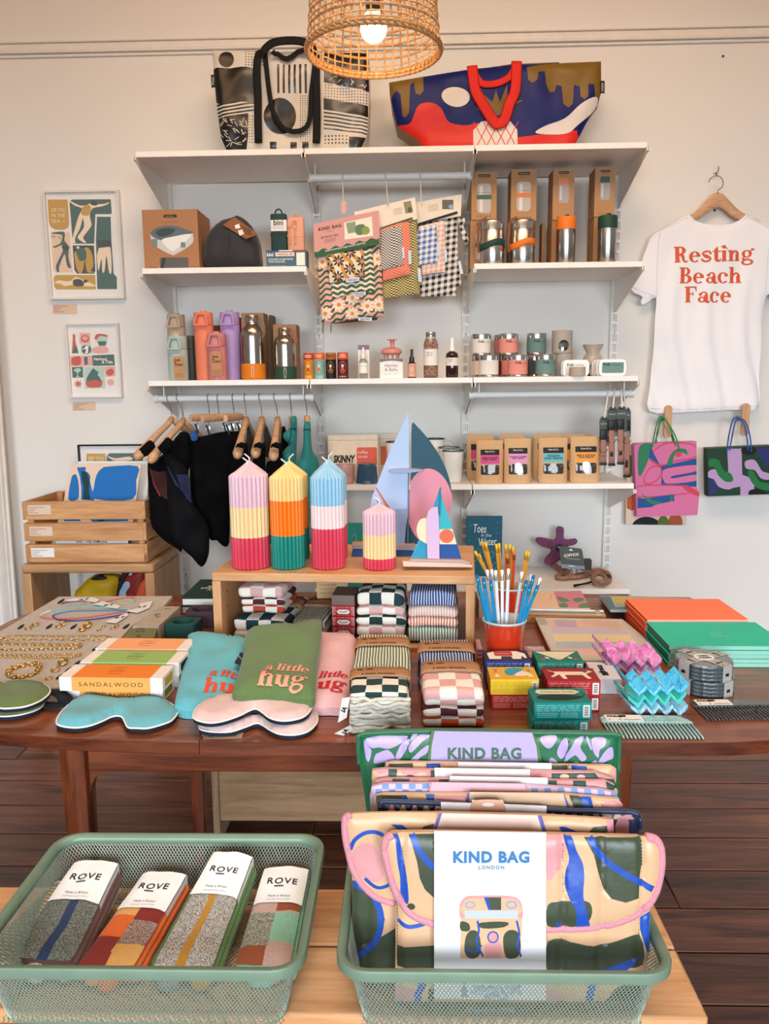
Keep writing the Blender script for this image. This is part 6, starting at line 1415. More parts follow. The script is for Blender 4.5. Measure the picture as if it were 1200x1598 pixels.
art2=[(ZF(rect(396,1008,466,1078)),pk2),(ZF(ell(432,1045,28,24)),rd),(ZF(ell(432,1042,20,14)),pk2),(ZF([(405,1082),(470,1080),(478,1145),(412,1148)]),mint),(ZF(ell(440,1116,33,29)),dg),(ZF([(440,1090),(455,1092),(450,1140),(430,1142),(440,1116),(412,1110),(412,1122)]),ink('#eeeeea')),
  (ZF([(345,1140),(352,1040),(350,1020),(360,1012),(368,1025),(368,1060),(378,1100),(390,1140)]),rd),(ZF([(362,1100),(378,1095),(390,1140),(345,1142)]),dg),(ZF(sm([(478,1110),(540,1090),(580,1105),(578,1138),(490,1140)],3)),pk2),(ZF(sm([(500,1040),(520,1018),(570,1018),(580,1040),(570,1090),(525,1092)],3)),mint),(ZF([(514,1062),(572,1062),(566,1090),(525,1092)]),dg),(ZF(sm([(494,1045),(505,1018),(540,1013),(578,1022),(576,1034),(530,1028),(508,1050)],3)),rd),
  (ZF(rect(335,1158,412,1228)),pk2),(ZF(sm([(342,1180),(360,1165),(395,1160),(405,1180),(400,1215),(350,1218)],3)),rd),(ZF([(412,1158),(478,1155),(480,1222),(414,1228)]),pk2),(ZF([(425,1165),(448,1162),(450,1215),(428,1216)]),dg),(ZF([(478,1155),(622,1148),(628,1220),(482,1224)]),dg),
  (ZF([(345,1232),(418,1230),(420,1300),(350,1302)]),dg),(ZF(sm([(362,1245),(395,1238),(405,1255),(388,1268),(388,1290),(402,1296),(366,1297),(380,1290),(378,1266),(362,1260)],3)),mint),(ZF([(424,1232),(558,1226),(566,1370),(430,1372)]),mint),(ZF(sm([(445,1320),(540,1315),(540,1355),(520,1365),(460,1365),(442,1350)],3)),rd),(ZF(sm([(440,1315),(455,1280),(470,1260),(485,1240),(505,1255),(520,1265),(515,1285),(530,1300),(530,1325),(490,1315),(450,1328)],3)),dg),
  (ZF([(560,1228),(628,1224),(632,1292),(564,1296)]),pk2),(ZF(sm([(570,1262),(600,1240),(622,1258),(608,1285),(580,1285)],3)),rd),(ZF(ell(600,1332,23,21)),pk2)]+[(ZF([(600+26*cos(a)-2*sin(a),1332+25*sin(a)+2*cos(a)),(600+26*cos(a)+2*sin(a),1332+25*sin(a)-2*cos(a)),(600+36*cos(a),1332+34*sin(a))]),pk2)for a in[2*pi*i/12 for i in range(12)]]+[(ZF(ell(387+12*cos(a)*1.2,1342+14*sin(a),13,4.5,57.3*a)),rd)for a in[2*pi*i/7 for i in range(7)]]
frame('smaller white framed print of seaside motifs on the left wall',[(99.5,505),(182,503.5),(191,620),(110,622)],art2,'#dedad4',fw=.007,texts=[('Harbour',ink('#e9e6df'),ZF([(535,1178)])[0],dict(w=21,bold=.03)),('& Tide',ink('#e9e6df'),ZF([(578,1198)])[0],dict(w=17,bold=.03))])
for(a,lab)in(((82,474.5,120,490),'peach caption card under the swimmers print'),((113,627,149,640.5),'peach caption card under the seaside print')):
 s=Skin(rect(*a),(0,WALL-.002,0),FY);b=MB();s.body(b,[],ink('#dcbfa8'),.0015,20)
 for k in range(4):s.deco(b,rect(a[0]+2,a[1]+3+k*2.8,a[0]+(24,14,11,18)[k],a[1]+3.8+k*2.8),ink('#9a7868'))
 tag(b.build('caption_card',loc=wp(a[0],a[3],WALL-.002),world=True),lab,'label card','peach caption cards on the wall')
# ---------------------------------------------------------------- stool, crate and prints
def crate_corner():
 cw=wood('#a87143','#cf9f6c','x',1.2,.55,.8,1,1);cwy=wood('#a87143','#cf9f6c','y',1.2,.55,.8,1,1)
 t=thing('side_stool','light oak U-shaped stool carrying the print crate','stool',(-1.195,3.07,0));ok=wood('#a87c52','#c49a6e','x',1.4,.5,.5)
 MB().box(-.25,.25,-.17,.17,.665,.70,ok).build('seat',t,bevel=.008);okz=wood('#a87c52','#c49a6e','z',1.4,.5,.5)
 for x in(-.25,.215):MB().box(x,x+.035,-.17,.17,0,.6645,okz).build('side_panel',t,bevel=.003)
 t=thing('wooden_crate','slatted pine crate full of art prints on the oak stool','crate',(-1.197,3.065,.7015));W2,D2=.218,.155
 for k in range(3):
  z0=.004+k*.081;o=(.0,.004,.008)[k]
  for y in(-D2,D2-.012):MB().box(-W2-o*.3,W2+o*.3,y,y+.012,z0,z0+.068,cw).build('slat',t,bevel=.0015)
  for x in(-W2-.012,W2):MB().box(x,x+.012,-D2,D2,z0,z0+.068,cwy).build('slat',t,bevel=.0015)
 for x in(-W2,W2-.022):
  for y in(-D2+.0125,D2-.0345):MB().box(x,x+.022,y,y+.022,0,.232,wood('#a87143','#c8945f','z',1.2,.55,.8,1)).build('corner_post',t)
 MB().box(-W2,W2,-D2+.012,D2-.012,0,.0035,cw).build('base',t)
 for i,(a,c)in enumerate((((47,784.5,86,802),'#dcc4b0'),((49,818.5,89,835),'#dcc4b0'),((52,851.5,92,867),'#e6e2de'))):
  z=.7015+.004+(2-i)*.081+.020;s=Skin([pj((-1.405+.0*i,2.909,z+.035)),pj((-1.318,2.909,z+.035)),pj((-1.318,2.909,z)),pj((-1.405,2.909,z))],(0,2.908,0),FY);b=MB();s.body(b,[],ink(c),.0008,30)
  x0,y0=s.o[0]
  for k in range(4):s.deco(b,rect(x0+2,y0+3+k*2.8,x0+(26,14,11,18)[k],y0+3.7+k*2.8),ink('#8b6f60'))
  tag(b.build('caption_card',loc=(-1.405,2.908,z),world=True),('peach caption card on the top slat of the crate','peach caption card on the middle slat of the crate','white caption card on the bottom slat of the crate')[i],'label card')
 ZC=lambda p:zz(p,20,600,3.75);n=V((0,-1,.22))
 def pr(lab,ol,sh,y,base,th=.004,nm='art_print',texts=()):
  lim=pj((-1.2,y,.7115))[1];ol=[(p[0],min(p[1],lim))for p in ol];s=Skin(ol,(0,y,.72),n);b=MB();s.body(b,sh,base,th,12)
  for q in texts:s.text(b,q[0],q[1],*q[2],**q[3])
  tag(b.build(nm,loc=rp(ol[-1][0],ol[-1][1],V((0,y,.72)),n),world=True),lab,'print','unframed prints in the crate')
 bl,cr_=ink('#1f6cb8'),ink('#dfc8b4')
 def low(y):return pj((-1.0,y,.715))[1]
 pr('white mount card at the very back inside the crate',ZC([(385,450),(790,448),(795,1000),(250,1000)]),[],3.13,ink('#e7e6e4'))
 pr('white backed print leaning right behind the blue one',ZC([(400,475),(800,470),(760,1000),(250,1000)]),[],3.10,ink('#e2e2e0'))
 pr('print of blue and dark green shapes on peach, frontmost leaning in the crate',ZC([(342,466),(752,466),(730,620),(690,900),(690,1010),(210,1010),(300,670)]),[(ZC([(375,485),(428,483),(425,505),(445,520),(455,540),(450,560),(470,640),(478,680),(400,675),(400,600),(392,540)]),bl),(ZC([(400,505),(432,515),(450,560),(445,620),(455,675),(410,670),(415,600),(405,560)]),ink('#1b3a44')),
  (ZC(sm([(480,670),(475,600),(490,530),(520,492),(560,480),(730,478),(722,560),(700,672)],3)),bl),(ZC(sm([(325,672),(340,560),(352,530),(370,528),(382,560),(388,620),(380,672)],3)),bl),(ZC([(300,775),(380,775),(400,800),(300,800)]),bl),(ZC([(430,775),(670,775),(675,800),(470,805)]),bl),(ZC([(440,776),(500,776),(480,786)]),ink('#c23b3b')),(ZC([(490,780),(545,780),(530,800),(500,800)]),ink('#1b3a44'))],3.03,cr_,.003)
 pr('white poster reading VISIT THE FAMOUS seen between the lower slats',ZC([(262,880),(690,880),(700,1010),(230,1010)]),[(ZC([(675,880),(700,880),(700,930),(675,930)]),ink('#17181a'))],2.96,ink('#e7e6e4'),.003,'poster',[('VISIT THE FAMOUS',ink('#222222'),ZC([(460,918)])[0],dict(w=49,bold=.02))])
 z0=pj
 frame('black framed swimmers print standing behind the crate',[(124,694),(240,693.5),(240,860),(128,860)],[(ZC([(430,404),(543,404),(546,600),(434,600)]),mus),(ZC([(548,420),(565,402),(760,402),(760,600),(550,600)]),tl),(ZC(sm([(552,418),(600,432),(680,422),(700,440),(640,450),(590,445)],3)),crm)],'#121212',Y=3.33,fw=.006,texts=[('SEE YOU',ink('#f1e3b8'),ZC([(487,436)])[0],dict(w=24,h=7))])
 def bagp(name,lab,cat,parts,loc):
  t=thing(name,lab,cat,loc)
  for nm,ol,y,m,pf in parts:
   s=Skin(ZC(sm(ol,3)),(0,y,0),FY,pf,.03,.01,20);b=MB();s.body(b,[],m,.04,6);b.build(nm,t,world=True,smooth=60)
 P1=gp(150,926,.62)
 # pouches stowed under the stool, standing on a low white plinth
 bt=wp(180,997,3.02).z
 tag(MB().box(-.20,.19,-.14,.14,0,bt-.018,plain('#d5d2ce',.6)).build('low_plinth',loc=(-1.195,3.08,0),bevel=.004),'low white plinth under the oak stool beneath the dry bags','plinth')
 bagp('mustard_bag','mustard yellow pouch bag stowed under the oak stool','bag',[('body',[(360,1240),(400,1180),(450,1130),(500,1120),(600,1122),(618,1150),(610,1200),(590,1300),(590,1490),(370,1490)],3.0,plain('#b59316',.5),.03),('black_opening',[(445,1170),(470,1128),(540,1128),(555,1160),(540,1225),(460,1225)],2.985,plain('#17171a',.5),.01),('window_pocket',[(465,1180),(490,1162),(525,1168),(532,1215),(470,1218)],2.975,plain('#3c4a4a',.25),.005)],(-1.3,3.02,bt))
 bagp('red_orange_bag','red, orange and pale blue roll bag under the oak stool','bag',[('red_body',[(690,1090),(720,1078),(780,1078),(788,1200),(790,1490),(640,1490),(610,1200),(650,1110)],3.03,plain('#7d1a14',.5),.02),('blue_panel',[(625,1210),(680,1110),(700,1110),(708,1200),(706,1300),(625,1300)],3.015,plain('#8fb0c6',.5),.006),('orange_panel',[(722,1200),(780,1130),(788,1150),(789,1300),(715,1300)],3.01,plain('#d4511f',.5),.008),('black_strap',[(600,1200),(640,1100),(660,1085),(672,1100),(640,1170),(615,1215)],3.005,plain('#141416',.6),.006)],(-1.12,3.05,bt))
crate_corner()
# ================================================================ ON THE TABLE
TZ=.7505
UP=V((0,0,1))
def slab(name,lab,cat,x0,x1,y0,y1,z0,z1,m,top=None,front=None,side=None,rz=0,group=None,bevel=.0008,r=0):
 """a box lying on the table: x0..x1, y0..y1, z0..z1; drawings get metres centred on the face"""
 cx,cy=(x0+x1)/2,(y0+y1)/2;w,d,h=x1-x0,y1-y0,z1-z0;b=MB()
 if r:b.rbox(-w/2,w/2,-d/2,d/2,0,h,r,m)
 else:b.box(-w/2,w/2,-d/2,d/2,0,h,m)
 if top:top(b,TR(0,0,h),w,d)
 if front:front(b,TR(0,-d/2,h/2)@FRONT,w,h)
 if side:side(b,TR(w/2,0,h/2)@RZ(90)@FRONT,d,h)
 o=b.build(name,loc=(cx,cy,z0),rz=radians(rz),smooth=35 if r else 0);return tag(o,lab,cat,group)
# ---- riser
RZ_=-4.27;rx,ry=(-.452+.151)/2,(1.80+1.755)/2
def riser():
 t=thing('display_riser','light beech open display riser carrying candles on the table','display riser',(rx,ry,TZ),RZ_);w=.3023;m=wood('#bd8757','#d8a878','x',1.3,.45,.35);mz=wood('#bd8757','#d8a878','z',1.3,.45,.35)
 MB().box(-w,w,0,.35,.155,.1745,m).build('top_board',t,bevel=.0025);
 for x in(-w,w-.020):MB().box(x,x+.020,0,.35,0,.1548,mz).build('side_board',t,bevel=.0015)
 MB().box(-w+.0205,w-.0205,.0,.34,0,.006,m).build('bottom_board',t)
 for k in range(3):
  b=MB();b.lathe([(0,0),(.003,0),(.003,.002)],plain('#8a7a6a',.4,.8),10,TR(-w+.022,.04,.05+.035*k)@RY(90));b.build('shelf_pin',t)
 b=MB();b.box(-w+.145,-w+.222,.004,.020,.1747,.1757,film(.5,'#d8c2aa'));b.text('candles £8.50 each',ink('#4a3528'),TR(-w+.183,.012,.1757),w=.066,z=.0005);tag(b.build('price_strip',loc=(rx,ry,TZ),rz=radians(RZ_)),'clear price strip lying at the riser front edge','price label')
riser()
RT=TZ+.1752
def candle(px0,px1,pys,pya,Y,cols,fr,lab,nf=24):
 a,c=wp(px0,pys,Y),wp(px1,pys,Y);r=(c.x-a.x)/2;hs=a.z-RT;ha=wp((px0+px1)/2,pya,Y).z-RT;x=(a.x+c.x)/2
 t=thing('fluted_candle',lab,'candle',(x,Y,RT+.0004),0,'fluted pillar candles');fl=lambda an:1-.13*(1-abs(cos(nf*an/2)))**1.4 if True else 1
 ms=[N('wax',.5,0)for _ in cols];zs=[0]+[hs*f for f in fr]+[hs]
 mm=[wax(c_)for c_ in cols]
 prof=[(0,.0005,mm[0]),(r*.94,.0005,mm[0]),(r,.004,mm[0])]
 for i in range(len(cols)):
  if i:prof.append((r,zs[i],mm[i]))
  prof.append((r,zs[i+1]-(.0003 if i<len(cols)-1 else .003),mm[i]))
 prof+=[(r*.985,hs,mm[-1])]
 for k in range(1,7):q=k/6;prof.append((r*.985*(1-q)+.0015,hs+(ha-hs)*q,mm[-1]))
 prof.append((0,ha+.0005,mm[-1]))
 b=MB();b.lathe(prof,mm[-1],nf*6,flute=fl);b.build('wax_pillar',t,smooth=50)
 b=MB();s_=1 if px0%2<1 else-1;b.tube(sm([(0,0,ha-.002),(.0005,0,ha+.006),(.005*s_,0,ha+.011),(.011*s_,0,ha+.016)],4,False),.0016,ink('#efebe4'),7);b.build('wick',t)
@cached
def wax(c):
 s=N('coloured_wax',.45,0,Subsurface_Weight=.12,Subsurface_Scale=.01);r=hx(c);s.col(s.ramp(s.noise(s.coord(),60,2),[(.3,tuple(v*.95 for v in r)),(.7,r)]));s.b.inputs['Subsurface Radius'].default_value=(1,.5,.4);return s.m
PK,CRM,RED_,ORG,TEAL_,BLU,PWH,YEL='#dfbcc9','#edd29c','#d8405a','#f57c10','#12897c','#93c4df','#f0d8d8','#efcb87'
for q in((361,418,741,718.5,1.96,(RED_,CRM,PK),(.36,.72),'tall pink, cream and red candle standing behind its twin'),(424,480,741,719,1.96,(TEAL_,ORG,YEL),(.37,.74),'tall yellow, orange and teal candle standing behind its twin'),(486.5,540.5,741,716,1.96,(RED_,PWH,BLU),(.41,.70),'tall blue, white and red candle standing behind its twin'),
  (357,417,742,725,1.862,(RED_,CRM,PK),(.345,.67),'tall pink, cream and red candle at the front left of the riser'),(419.5,473.5,745,727,1.858,(TEAL_,ORG,YEL),(.37,.755),'tall yellow, orange and teal candle in the front row'),(483.5,537,745,724,1.855,(RED_,PWH,BLU),(.45,.70),'tall blue, white and red candle in the front row'),
  (565.5,617.5,799,786,1.845,(RED_,CRM,PK),(.20,.62),'short pink, cream and red candle beside the sailboats')):candle(*q)
# ---- sailboats
ZS=lambda p:zz(p,340,640,2.857)
def wpart(t,nm,ol,Y,base,shapes=(),th=.003,dz=0):
 s=Skin(ZS(ol),(0,Y,0),FY);b=MB();s.body(b,[(ZS(p),m)for p,m in shapes],base,th,12,side=plain('#b98f66',.6));b.build(nm,t,world=True);return s
def boats():
 Y=1.985;lb,dt,pk_,gb,rdd,nv=(ink(c,.45)for c in('#a9bfe0','#14495d','#d58a9c','#8aa0c8','#c4665a','#1d4c8c'))
 t=thing('wooden_sailboat','large slot together wooden sailboat with pale blue and dark teal sails','sailboat',wp(620,868,Y))
 wpart(t,'fore_sail',[(849,10),(853,300),(845,440),(832,598),(700,598),(668,470),(690,380),(760,200)],Y,lb,[([(790,442),(850,438),(832,600),(700,600),(668,470),(770,450)],gb)]+[([(700-i*2,345+i*38),(708-i*6,345+i*36),(775-i*32,447),(758-i*32,447)],rdd)for i in range(3)]+[([(676,425),(690,435),(682,447),(670,447)],rdd)])
 ring_=ell(945,432,106,172,-4,40)
 wpart(t,'main_sail',sm([(864,66),(890,75),(935,125),(990,205),(1030,300),(1045,400),(1030,460),(1000,530),(960,580),(880,598),(830,598),(850,440),(862,250)],3),Y+.006,dt,[(ring_,pk_)])
 wpart(t,'spreader',sm([(762,272),(790,264),(850,262),(905,266),(909,270),(870,278),(800,281)],3),Y-.02,gb,th=.03)
 wpart(t,'mast',[(848,280),(853,280),(850,600),(844,600)],Y-.003,ink('#5a6f8d'))
 wpart(t,'deck_slot',[(596,602),(880,602),(882,626),(600,618)],Y-.02,ink('#8c90a8'),th=.05)
 wpart(t,'hull',[(600,622),(885,628),(880,666),(620,666),(596,646)],Y-.018,nv,th=.045)
 Y=1.835;tq,cy,cr_,lil_,cor,nv2,ct=(ink(c,.45)for c in('#35aebb','#2c93bb','#e9d9b8','#d3b3d6','#dd6a4a','#1d4f95','#1a7c9c'))
 t=thing('wooden_sailboat','small wooden sailboat with lilac arch and coral circle in front of big one','sailboat',wp(680,885,Y))
 wpart(t,'sail',[(990,345),(1000,390),(1046,530),(1088,668),(860,660),(905,560),(960,430)],Y,tq,[([(990,345),(1000,390),(985,470),(980,480),(930,560),(905,560),(960,430)],cy),([(985,532),(1046,530),(1064,598),(985,598)],cr_),(ell(1020,562,32,31),cor),([(985,598),(1066,598),(1092,670),(985,664)],nv2),([(860,660),(905,580),(935,580),(935,664)],cy)])
 wpart(t,'round_sail',sm([(930,480),(900,490),(886,530),(895,570),(920,590),(945,590),(945,480)],4),Y-.004,cr_)
 wpart(t,'lilac_arch',[(934,662),(930,480),(938,450),(955,434),(980,430),(985,480),(988,664)],Y-.008,lil_)
 wpart(t,'mast_tip',[(990,343),(996,345),(992,470),(985,470)],Y-.006,ct)
 wpart(t,'deck',[(858,664),(1090,668),(1128,680),(1120,690),(840,682)],Y-.012,ink('#b5a6a6'),th=.03)
 wpart(t,'base',[(824,672),(860,676),(1080,682),(1134,690),(1134,701),(828,697)],Y-.02,ink('#e2bfae'),th=.04)
boats()
# ---- knitted cloths
def nz(a=.0015,f=40,o=0):return lambda P:P+V((noise.noise(P*f+V((o,0,0)))*a*1.5,noise.noise(P*f+V((0,o+5,0)))*a*2,noise.noise(P*f+V((0,0,o+9)))*a*1.3))
G1,WHK='#173a3b','#e9e4d8'
def ck(c,nu=4,nv=2.4,off=.0):return uvcheck(c,WHK,nu,nv,off=off)
def stp(c,n=17):return uvstripe(((0,c),(.5,WHK)),n)
def stb(n=19):return uvstripe(((0,'#1d4a94'),(.66,WHK)),n)
def cloth_pack(lab,x0,x1,y0,y1,layers,rz=0,band=None,z0=TZ,frill=False,group='packs of knitted dishcloths',name='dishcloth_pack',bow=.004):
 """layers bottom to top: (thickness, material, dx0, dx1, dy0, dy1)"""
 cx,cy=(x0+x1)/2,(y0+y1)/2;t=thing(name,lab,'dishcloths',(cx,cy,z0),rz,group);z=0;w,d=(x1-x0)/2,(y1-y0)/2
 for i,L in enumerate(layers):
  h,m=L[0],L[1];a,c,e,f=(L[2:]+(0,)*4)[:4];b=MB();o=i*3.7+x0*50
  def fn(P,z=z,o=o):
   q=nz(.0016,38,o)(P);q.z+=bow*(1-(P.x/w)**2)*(z/.06)*.5;return q
  b.rbox(-w+a,w+c,-d+e,d+f,z,z+h-.0004,min(h*.47,.011),m,fn=fn,nu=(8,6,1));b.build('cloth',t,smooth=180);z+=h
 if band:
  v0,v1=band;b=MB();km=kraft('#a87c58')
  def bf(u,v):
   y=-d+2*d*lerp(v0,v1,v);s_=u*4
   if s_<1:return(-w-.0015,y,z*s_)
   if s_>3:return(w+.0015,y,z*(4-s_))
   x=-w-.0015+(2*w+.003)*(s_-1)/2;e_=(x/w)**2;return(x,y,z+.0030+bow*(1-e_)*.5*(z/.06)-.004*max(0,e_-.75)*4)
  b.sheet(bf,40,3,km)
  f2=lambda u,v,q:V(bf(.25+.5*(u+w)/(2*w),(v+d-2*d*v0)/(2*d*(v1-v0))))+V((0,0,q+.0006))
  yc=-d+2*d*(v0+v1)/2;hh=2*d*(v1-v0)
  b.text('\u2220\u2220' if False else 'IA',ink('#231a15'),cx=-w*.66,cy=yc+hh*.22,w=w*.22,fn=f2,shear=-.4,bold=.03,z=.0004);b.text('knitted\nhomeware',ink('#2c211b'),cx=-w*.34,cy=yc+hh*.24,w=w*.28,fn=f2,z=.0004);b.text('3 cotton dishcloths',ink('#2c211b'),cx=-w*.05,cy=yc-hh*.24,w=w*1.1,fn=f2,z=.0004,bold=.01)
  b.build('paper_band',t,smooth=60,solid=.0006)
 if frill:
  for k in range(9):
   b=MB();zz_=.006+k*.0068;P=[(-w+.003+(2*w-.004)*i/18,-d-.004-.003*sin(k*2.1)+.004*noise.noise(V((i*.35,k,2)))*2,zz_+.003*noise.noise(V((i*.3,k*.8,1)))*2)for i in range(19)]
   b.tube(P,.0036,uvstripe(((0,'#efeadd'),(.8,'#cfc8b4')),60,1),8);b.build('folded_edge',t,smooth=180)
 return t
def tag_strip(t,pts,txt):
 b=MB();s=Skin(pts,rp(pts[0][0],pts[0][1],V((0,1.31,0)),FY),FY);s.body(b,[],ink('#e3dfd6'),.0012,12);s.text(b,txt,ink('#1a1a1a'),sum(p[0]for p in pts)/len(pts),sum(p[1]for p in pts)/len(pts),w=9,rot=-60,bold=.04);b.build('woven_tag',t,world=True)
t=cloth_pack('dark green checked dishcloth pack with kraft band and ruffled cream edges, front left',-.105,.003,1.325,1.46,[(.030,plain('#e6e0d0',.9)),(.028,plain('#e9e3d5',.9),.001,-.001,.002),(.014,ck(G1,3.6,4.2),.002,-.004,.004)],1,(.50,.86),frill=True)
tag_strip(t,[(527,1128),(534,1090),(546,1088),(541,1120)],'IA');tag_strip(t,[(522,1145),(546,1132),(552,1138),(536,1148)],'IA')
cloth_pack('pink, maroon and orange checked dishcloth pack with kraft band, front right',.026,.135,1.345,1.50,[(.018,ck('#c4512b',3.5,2)),(.019,ck('#551c28',3.5,2)),(.032,ck('#d9a5a0',3.6,4.3,.5))],0,(.54,.90))
cloth_pack('cream and green striped dishcloth pack with kraft band in the middle row',-.108,.004,1.49,1.70,[(.022,stp('#1e3d4a')),(.016,stp('#b79b48',15)),(.022,stp('#56775a',19))],1,(.55,.82))
t=cloth_pack('blue striped dishcloth pack with kraft band and curled front edge',.022,.138,1.525,1.69,[(.018,stb()),(.014,stb(),.003),(.020,stb(),.002,-.004)],-1,(.42,.80))
b=MB();m=uvstripe(((0,'#16366e'),(.6,'#2f5fa6')),40,1)
for k in range(4):b=MB();b.tube([(-.045+.10*i/16,-.088-.004*k+.006*noise.noise(V((i*.4,k,5))),.020+.0095*k+.012*sin(i/16*pi)*(1 if k>1 else .4))for i in range(17)],.0052,m,8);b.build('folded_edge',t,smooth=180)
RB=TZ+.0095
cloth_pack('pale pink check cloth roll topping the striped pair, inside the riser left',-.39,-.285,1.845,1.98,[(.018,ck('#b8432a',3.6,2)),(.017,ck('#4e1b28',3.6,2),-.002),(.028,ck('#cfa5a2',3.6,3.4),-.008,-.002)],-6,None,RB+.056)
cloth_pack('teal and cream check dishcloth pack with brown band under the pink stack',-.402,-.27,1.825,2.05,[(.016,plain('#e8e2d4',.9)),(.030,ck('#123a45',4.3,4))],-6,(.50,.86),RB)
cloth_pack('narrow striped dishcloth pack with brown band beside the soap boxes',-.262,-.185,1.83,2.07,[(.014,stp('#b99a45',9)),(.030,stp('#3c4f45',15))],-6,(.42,.75),RB)
cloth_pack('four checked green and pink dishcloths stacked inside the riser',-.116,-.002,1.80,1.93,[(.010,ck('#4b2029',4,2)),(.026,ck('#d6a4a4',3.7,2)),(.023,ck('#12332e',3.7,2),0,.002),(.022,ck('#d9a9a6',3.7,2),.001),(.034,ck('#16383f',3.7,4.4),.003,-.003)],-4,None,RB,bow=.008)
cloth_pack('four striped dishcloths stacked inside the riser at the right',.004,.120,1.788,1.92,[(.036,stp('#4d7a63',18)),(.022,stp('#cf6a4c',18)),(.024,stp('#dfb0a2',18)),(.036,stb(18),.004,-.004)],-4,None,RB,bow=.008)
def d_soap(b,X,w,h):
 for k in range(9):
  a=radians(10+20*k)
  for sg in(1,-1):
   b.flat([(0,-h*.05),(w*.55*cos(a-.06)*1.0,sg*h*.6*sin(a-.06)),(w*.55*cos(a+.06),sg*h*.6*sin(a+.06))]if False else[(sg*w*.30,-h*.3+k*h*.07),(sg*w*.49,-h*.48+k*h*.11),(sg*w*.49,-h*.44+k*h*.11)],.0003,ink('#e9d6cc'),X)
 b.flat([(-w*.36,-h*.12),(-w*.22,h*.22),(w*.22,h*.22),(w*.36,-h*.12),(w*.22,-h*.40),(-w*.22,-h*.40)],.0005,ink('#8f1f28'),X)
 b.flat([(-w*.30,-h*.08),(-w*.20,h*.14),(w*.20,h*.14),(w*.30,-h*.08),(w*.20,-h*.30),(-w*.20,-h*.30)],.0008,ink('#e8e0d4'),X)
 b.text('*SOAP*',ink('#3a2b33'),X,w=w*.42,cy=-h*.08,z=.0012,bold=.02)
 for k in range(7):b.flat(ell(-w*.36+w*.12*k,h*.36,h*.035,n=6),.0006,ink('#f0e6da'),X)
 for k in range(5):b.flat(ell(-w*.2+w*.1*k,-h*.44,h*.03,n=6),.0006,ink('#e0bdb2'),X)
for i in range(4):
 z=RB+.0255*i;slab('soap_box',['red SOAP box at the bottom of the pile in the riser','second red SOAP box from the bottom of the pile','third red SOAP box from the bottom, under the plain one','plain taupe box on top of the red soap pile'][i],'soap box',-.1755,-.1215,1.835,1.92,z+.0003,z+.0245,plain('#a92a34' if i<3 else '#6f5f57',.5),None,d_soap if i<3 else None,None,-4,'boxes of soap in the riser')
slab('kraft_tag_bundle','patterned kraft sachet lying behind the soap boxes in the riser','sachet',-.235,-.18,2.0,2.06,RB+.05,RB+.12,kraft('#c4a27a'),None,lambda b,X,w,h:[b.flat(ell(-w*.35+w*.1*(k%8),-h*.3+h*.15*(k//8),.0018,.001,40*k,7),.0004,ink('#33261c'),X)for k in range(32)],None,6)
# ---- pillows: leaning against the riser
def pillow(lab,ol,zf,Yf,zb,Yb,col,edge,puff,txt,ink_c,tc,tw,rot=0,tagp=None,wr=.014):
 n=V((0,-(zb-zf),Yb-Yf));P0=V((0,Yf,zf));s=Skin(sm(ol,3),P0,n,puff,.04,wr,13);t=thing('lavender_pillow',lab,'pillow',rp(ol[-1][0],ol[-1][1],P0,n.normalized()),0,'soft scented rest pillows');m=fabric(col,700,.85,.14,.35)
 b=MB();s.body(b,[],m,.016,7,flatback=True);b.build('cover',t,world=True,smooth=80)
 if txt:
  b=MB();a,h_=tw,tw*.235;r_=ink(ink_c,.7)
  cr,sr=cos(radians(rot)),sin(radians(rot))
  fat_text(b,s,'a little',(tc[0]+a*.08,tc[1]-h_*.62),a*.92,h_*.68,r_,rot,slant=.45,gap=-.02,off=.0014);fat_text(b,s,'hug',(tc[0]-a*.04,tc[1]+h_*.55),a*.98,h_*1.35,r_,rot,slant=.4,gap=-.02,off=.0014)
  b.build('printed_words',t,world=True,smooth=0)
 if tagp:b=MB();q=Skin(tagp,s.surf(*tagp[0],.004),n);q.body(b,[],ink('#1b2433'),.0015,10);q.text(b,'made here',ink('#d8dde2'),sum(p[0]for p in tagp)/4,sum(p[1]for p in tagp)/4,w=13,rot=52);b.build('side_label',t,world=True)
 return s
pillow('turquoise scented pillow lettered a little hug, left of the green one',[(298,988),(340,993),(385,996),(400,1010),(385,1060),(368,1095),(330,1106),(300,1110),(276,1106),(273,1096),(285,1045),(292,1005)],.7675,1.385,.800,1.745,'#5aa9b4',None,.018,True,'#e5482c',(354,1076),72,3,[(366,1034),(375,1018),(384,1020),(378,1038)])
pillow('pale pink scented pillow lettered a little hug, right of the green one',[(490,994),(515,992),(551,993),(556,1010),(556,1035),(548,1075),(540,1102),(515,1104),(480,1100),(485,1060)],.7675,1.395,.800,1.745,'#d9a9ab',None,.018,True,'#c1232c',(506,1074),66,2)
pillow('green scented pillow lettered a little hug, resting over the other two',[(386,985),(420,979),(460,974),(495,968),(502,970),(500,1000),(494,1040),(492,1080),(484,1092),(440,1086),(400,1085),(364,1084),(368,1065),(380,1020)],.806,1.415,.852,1.725,'#5b7340',None,.018,True,'#e79a80',(441,1066),74,2,None)
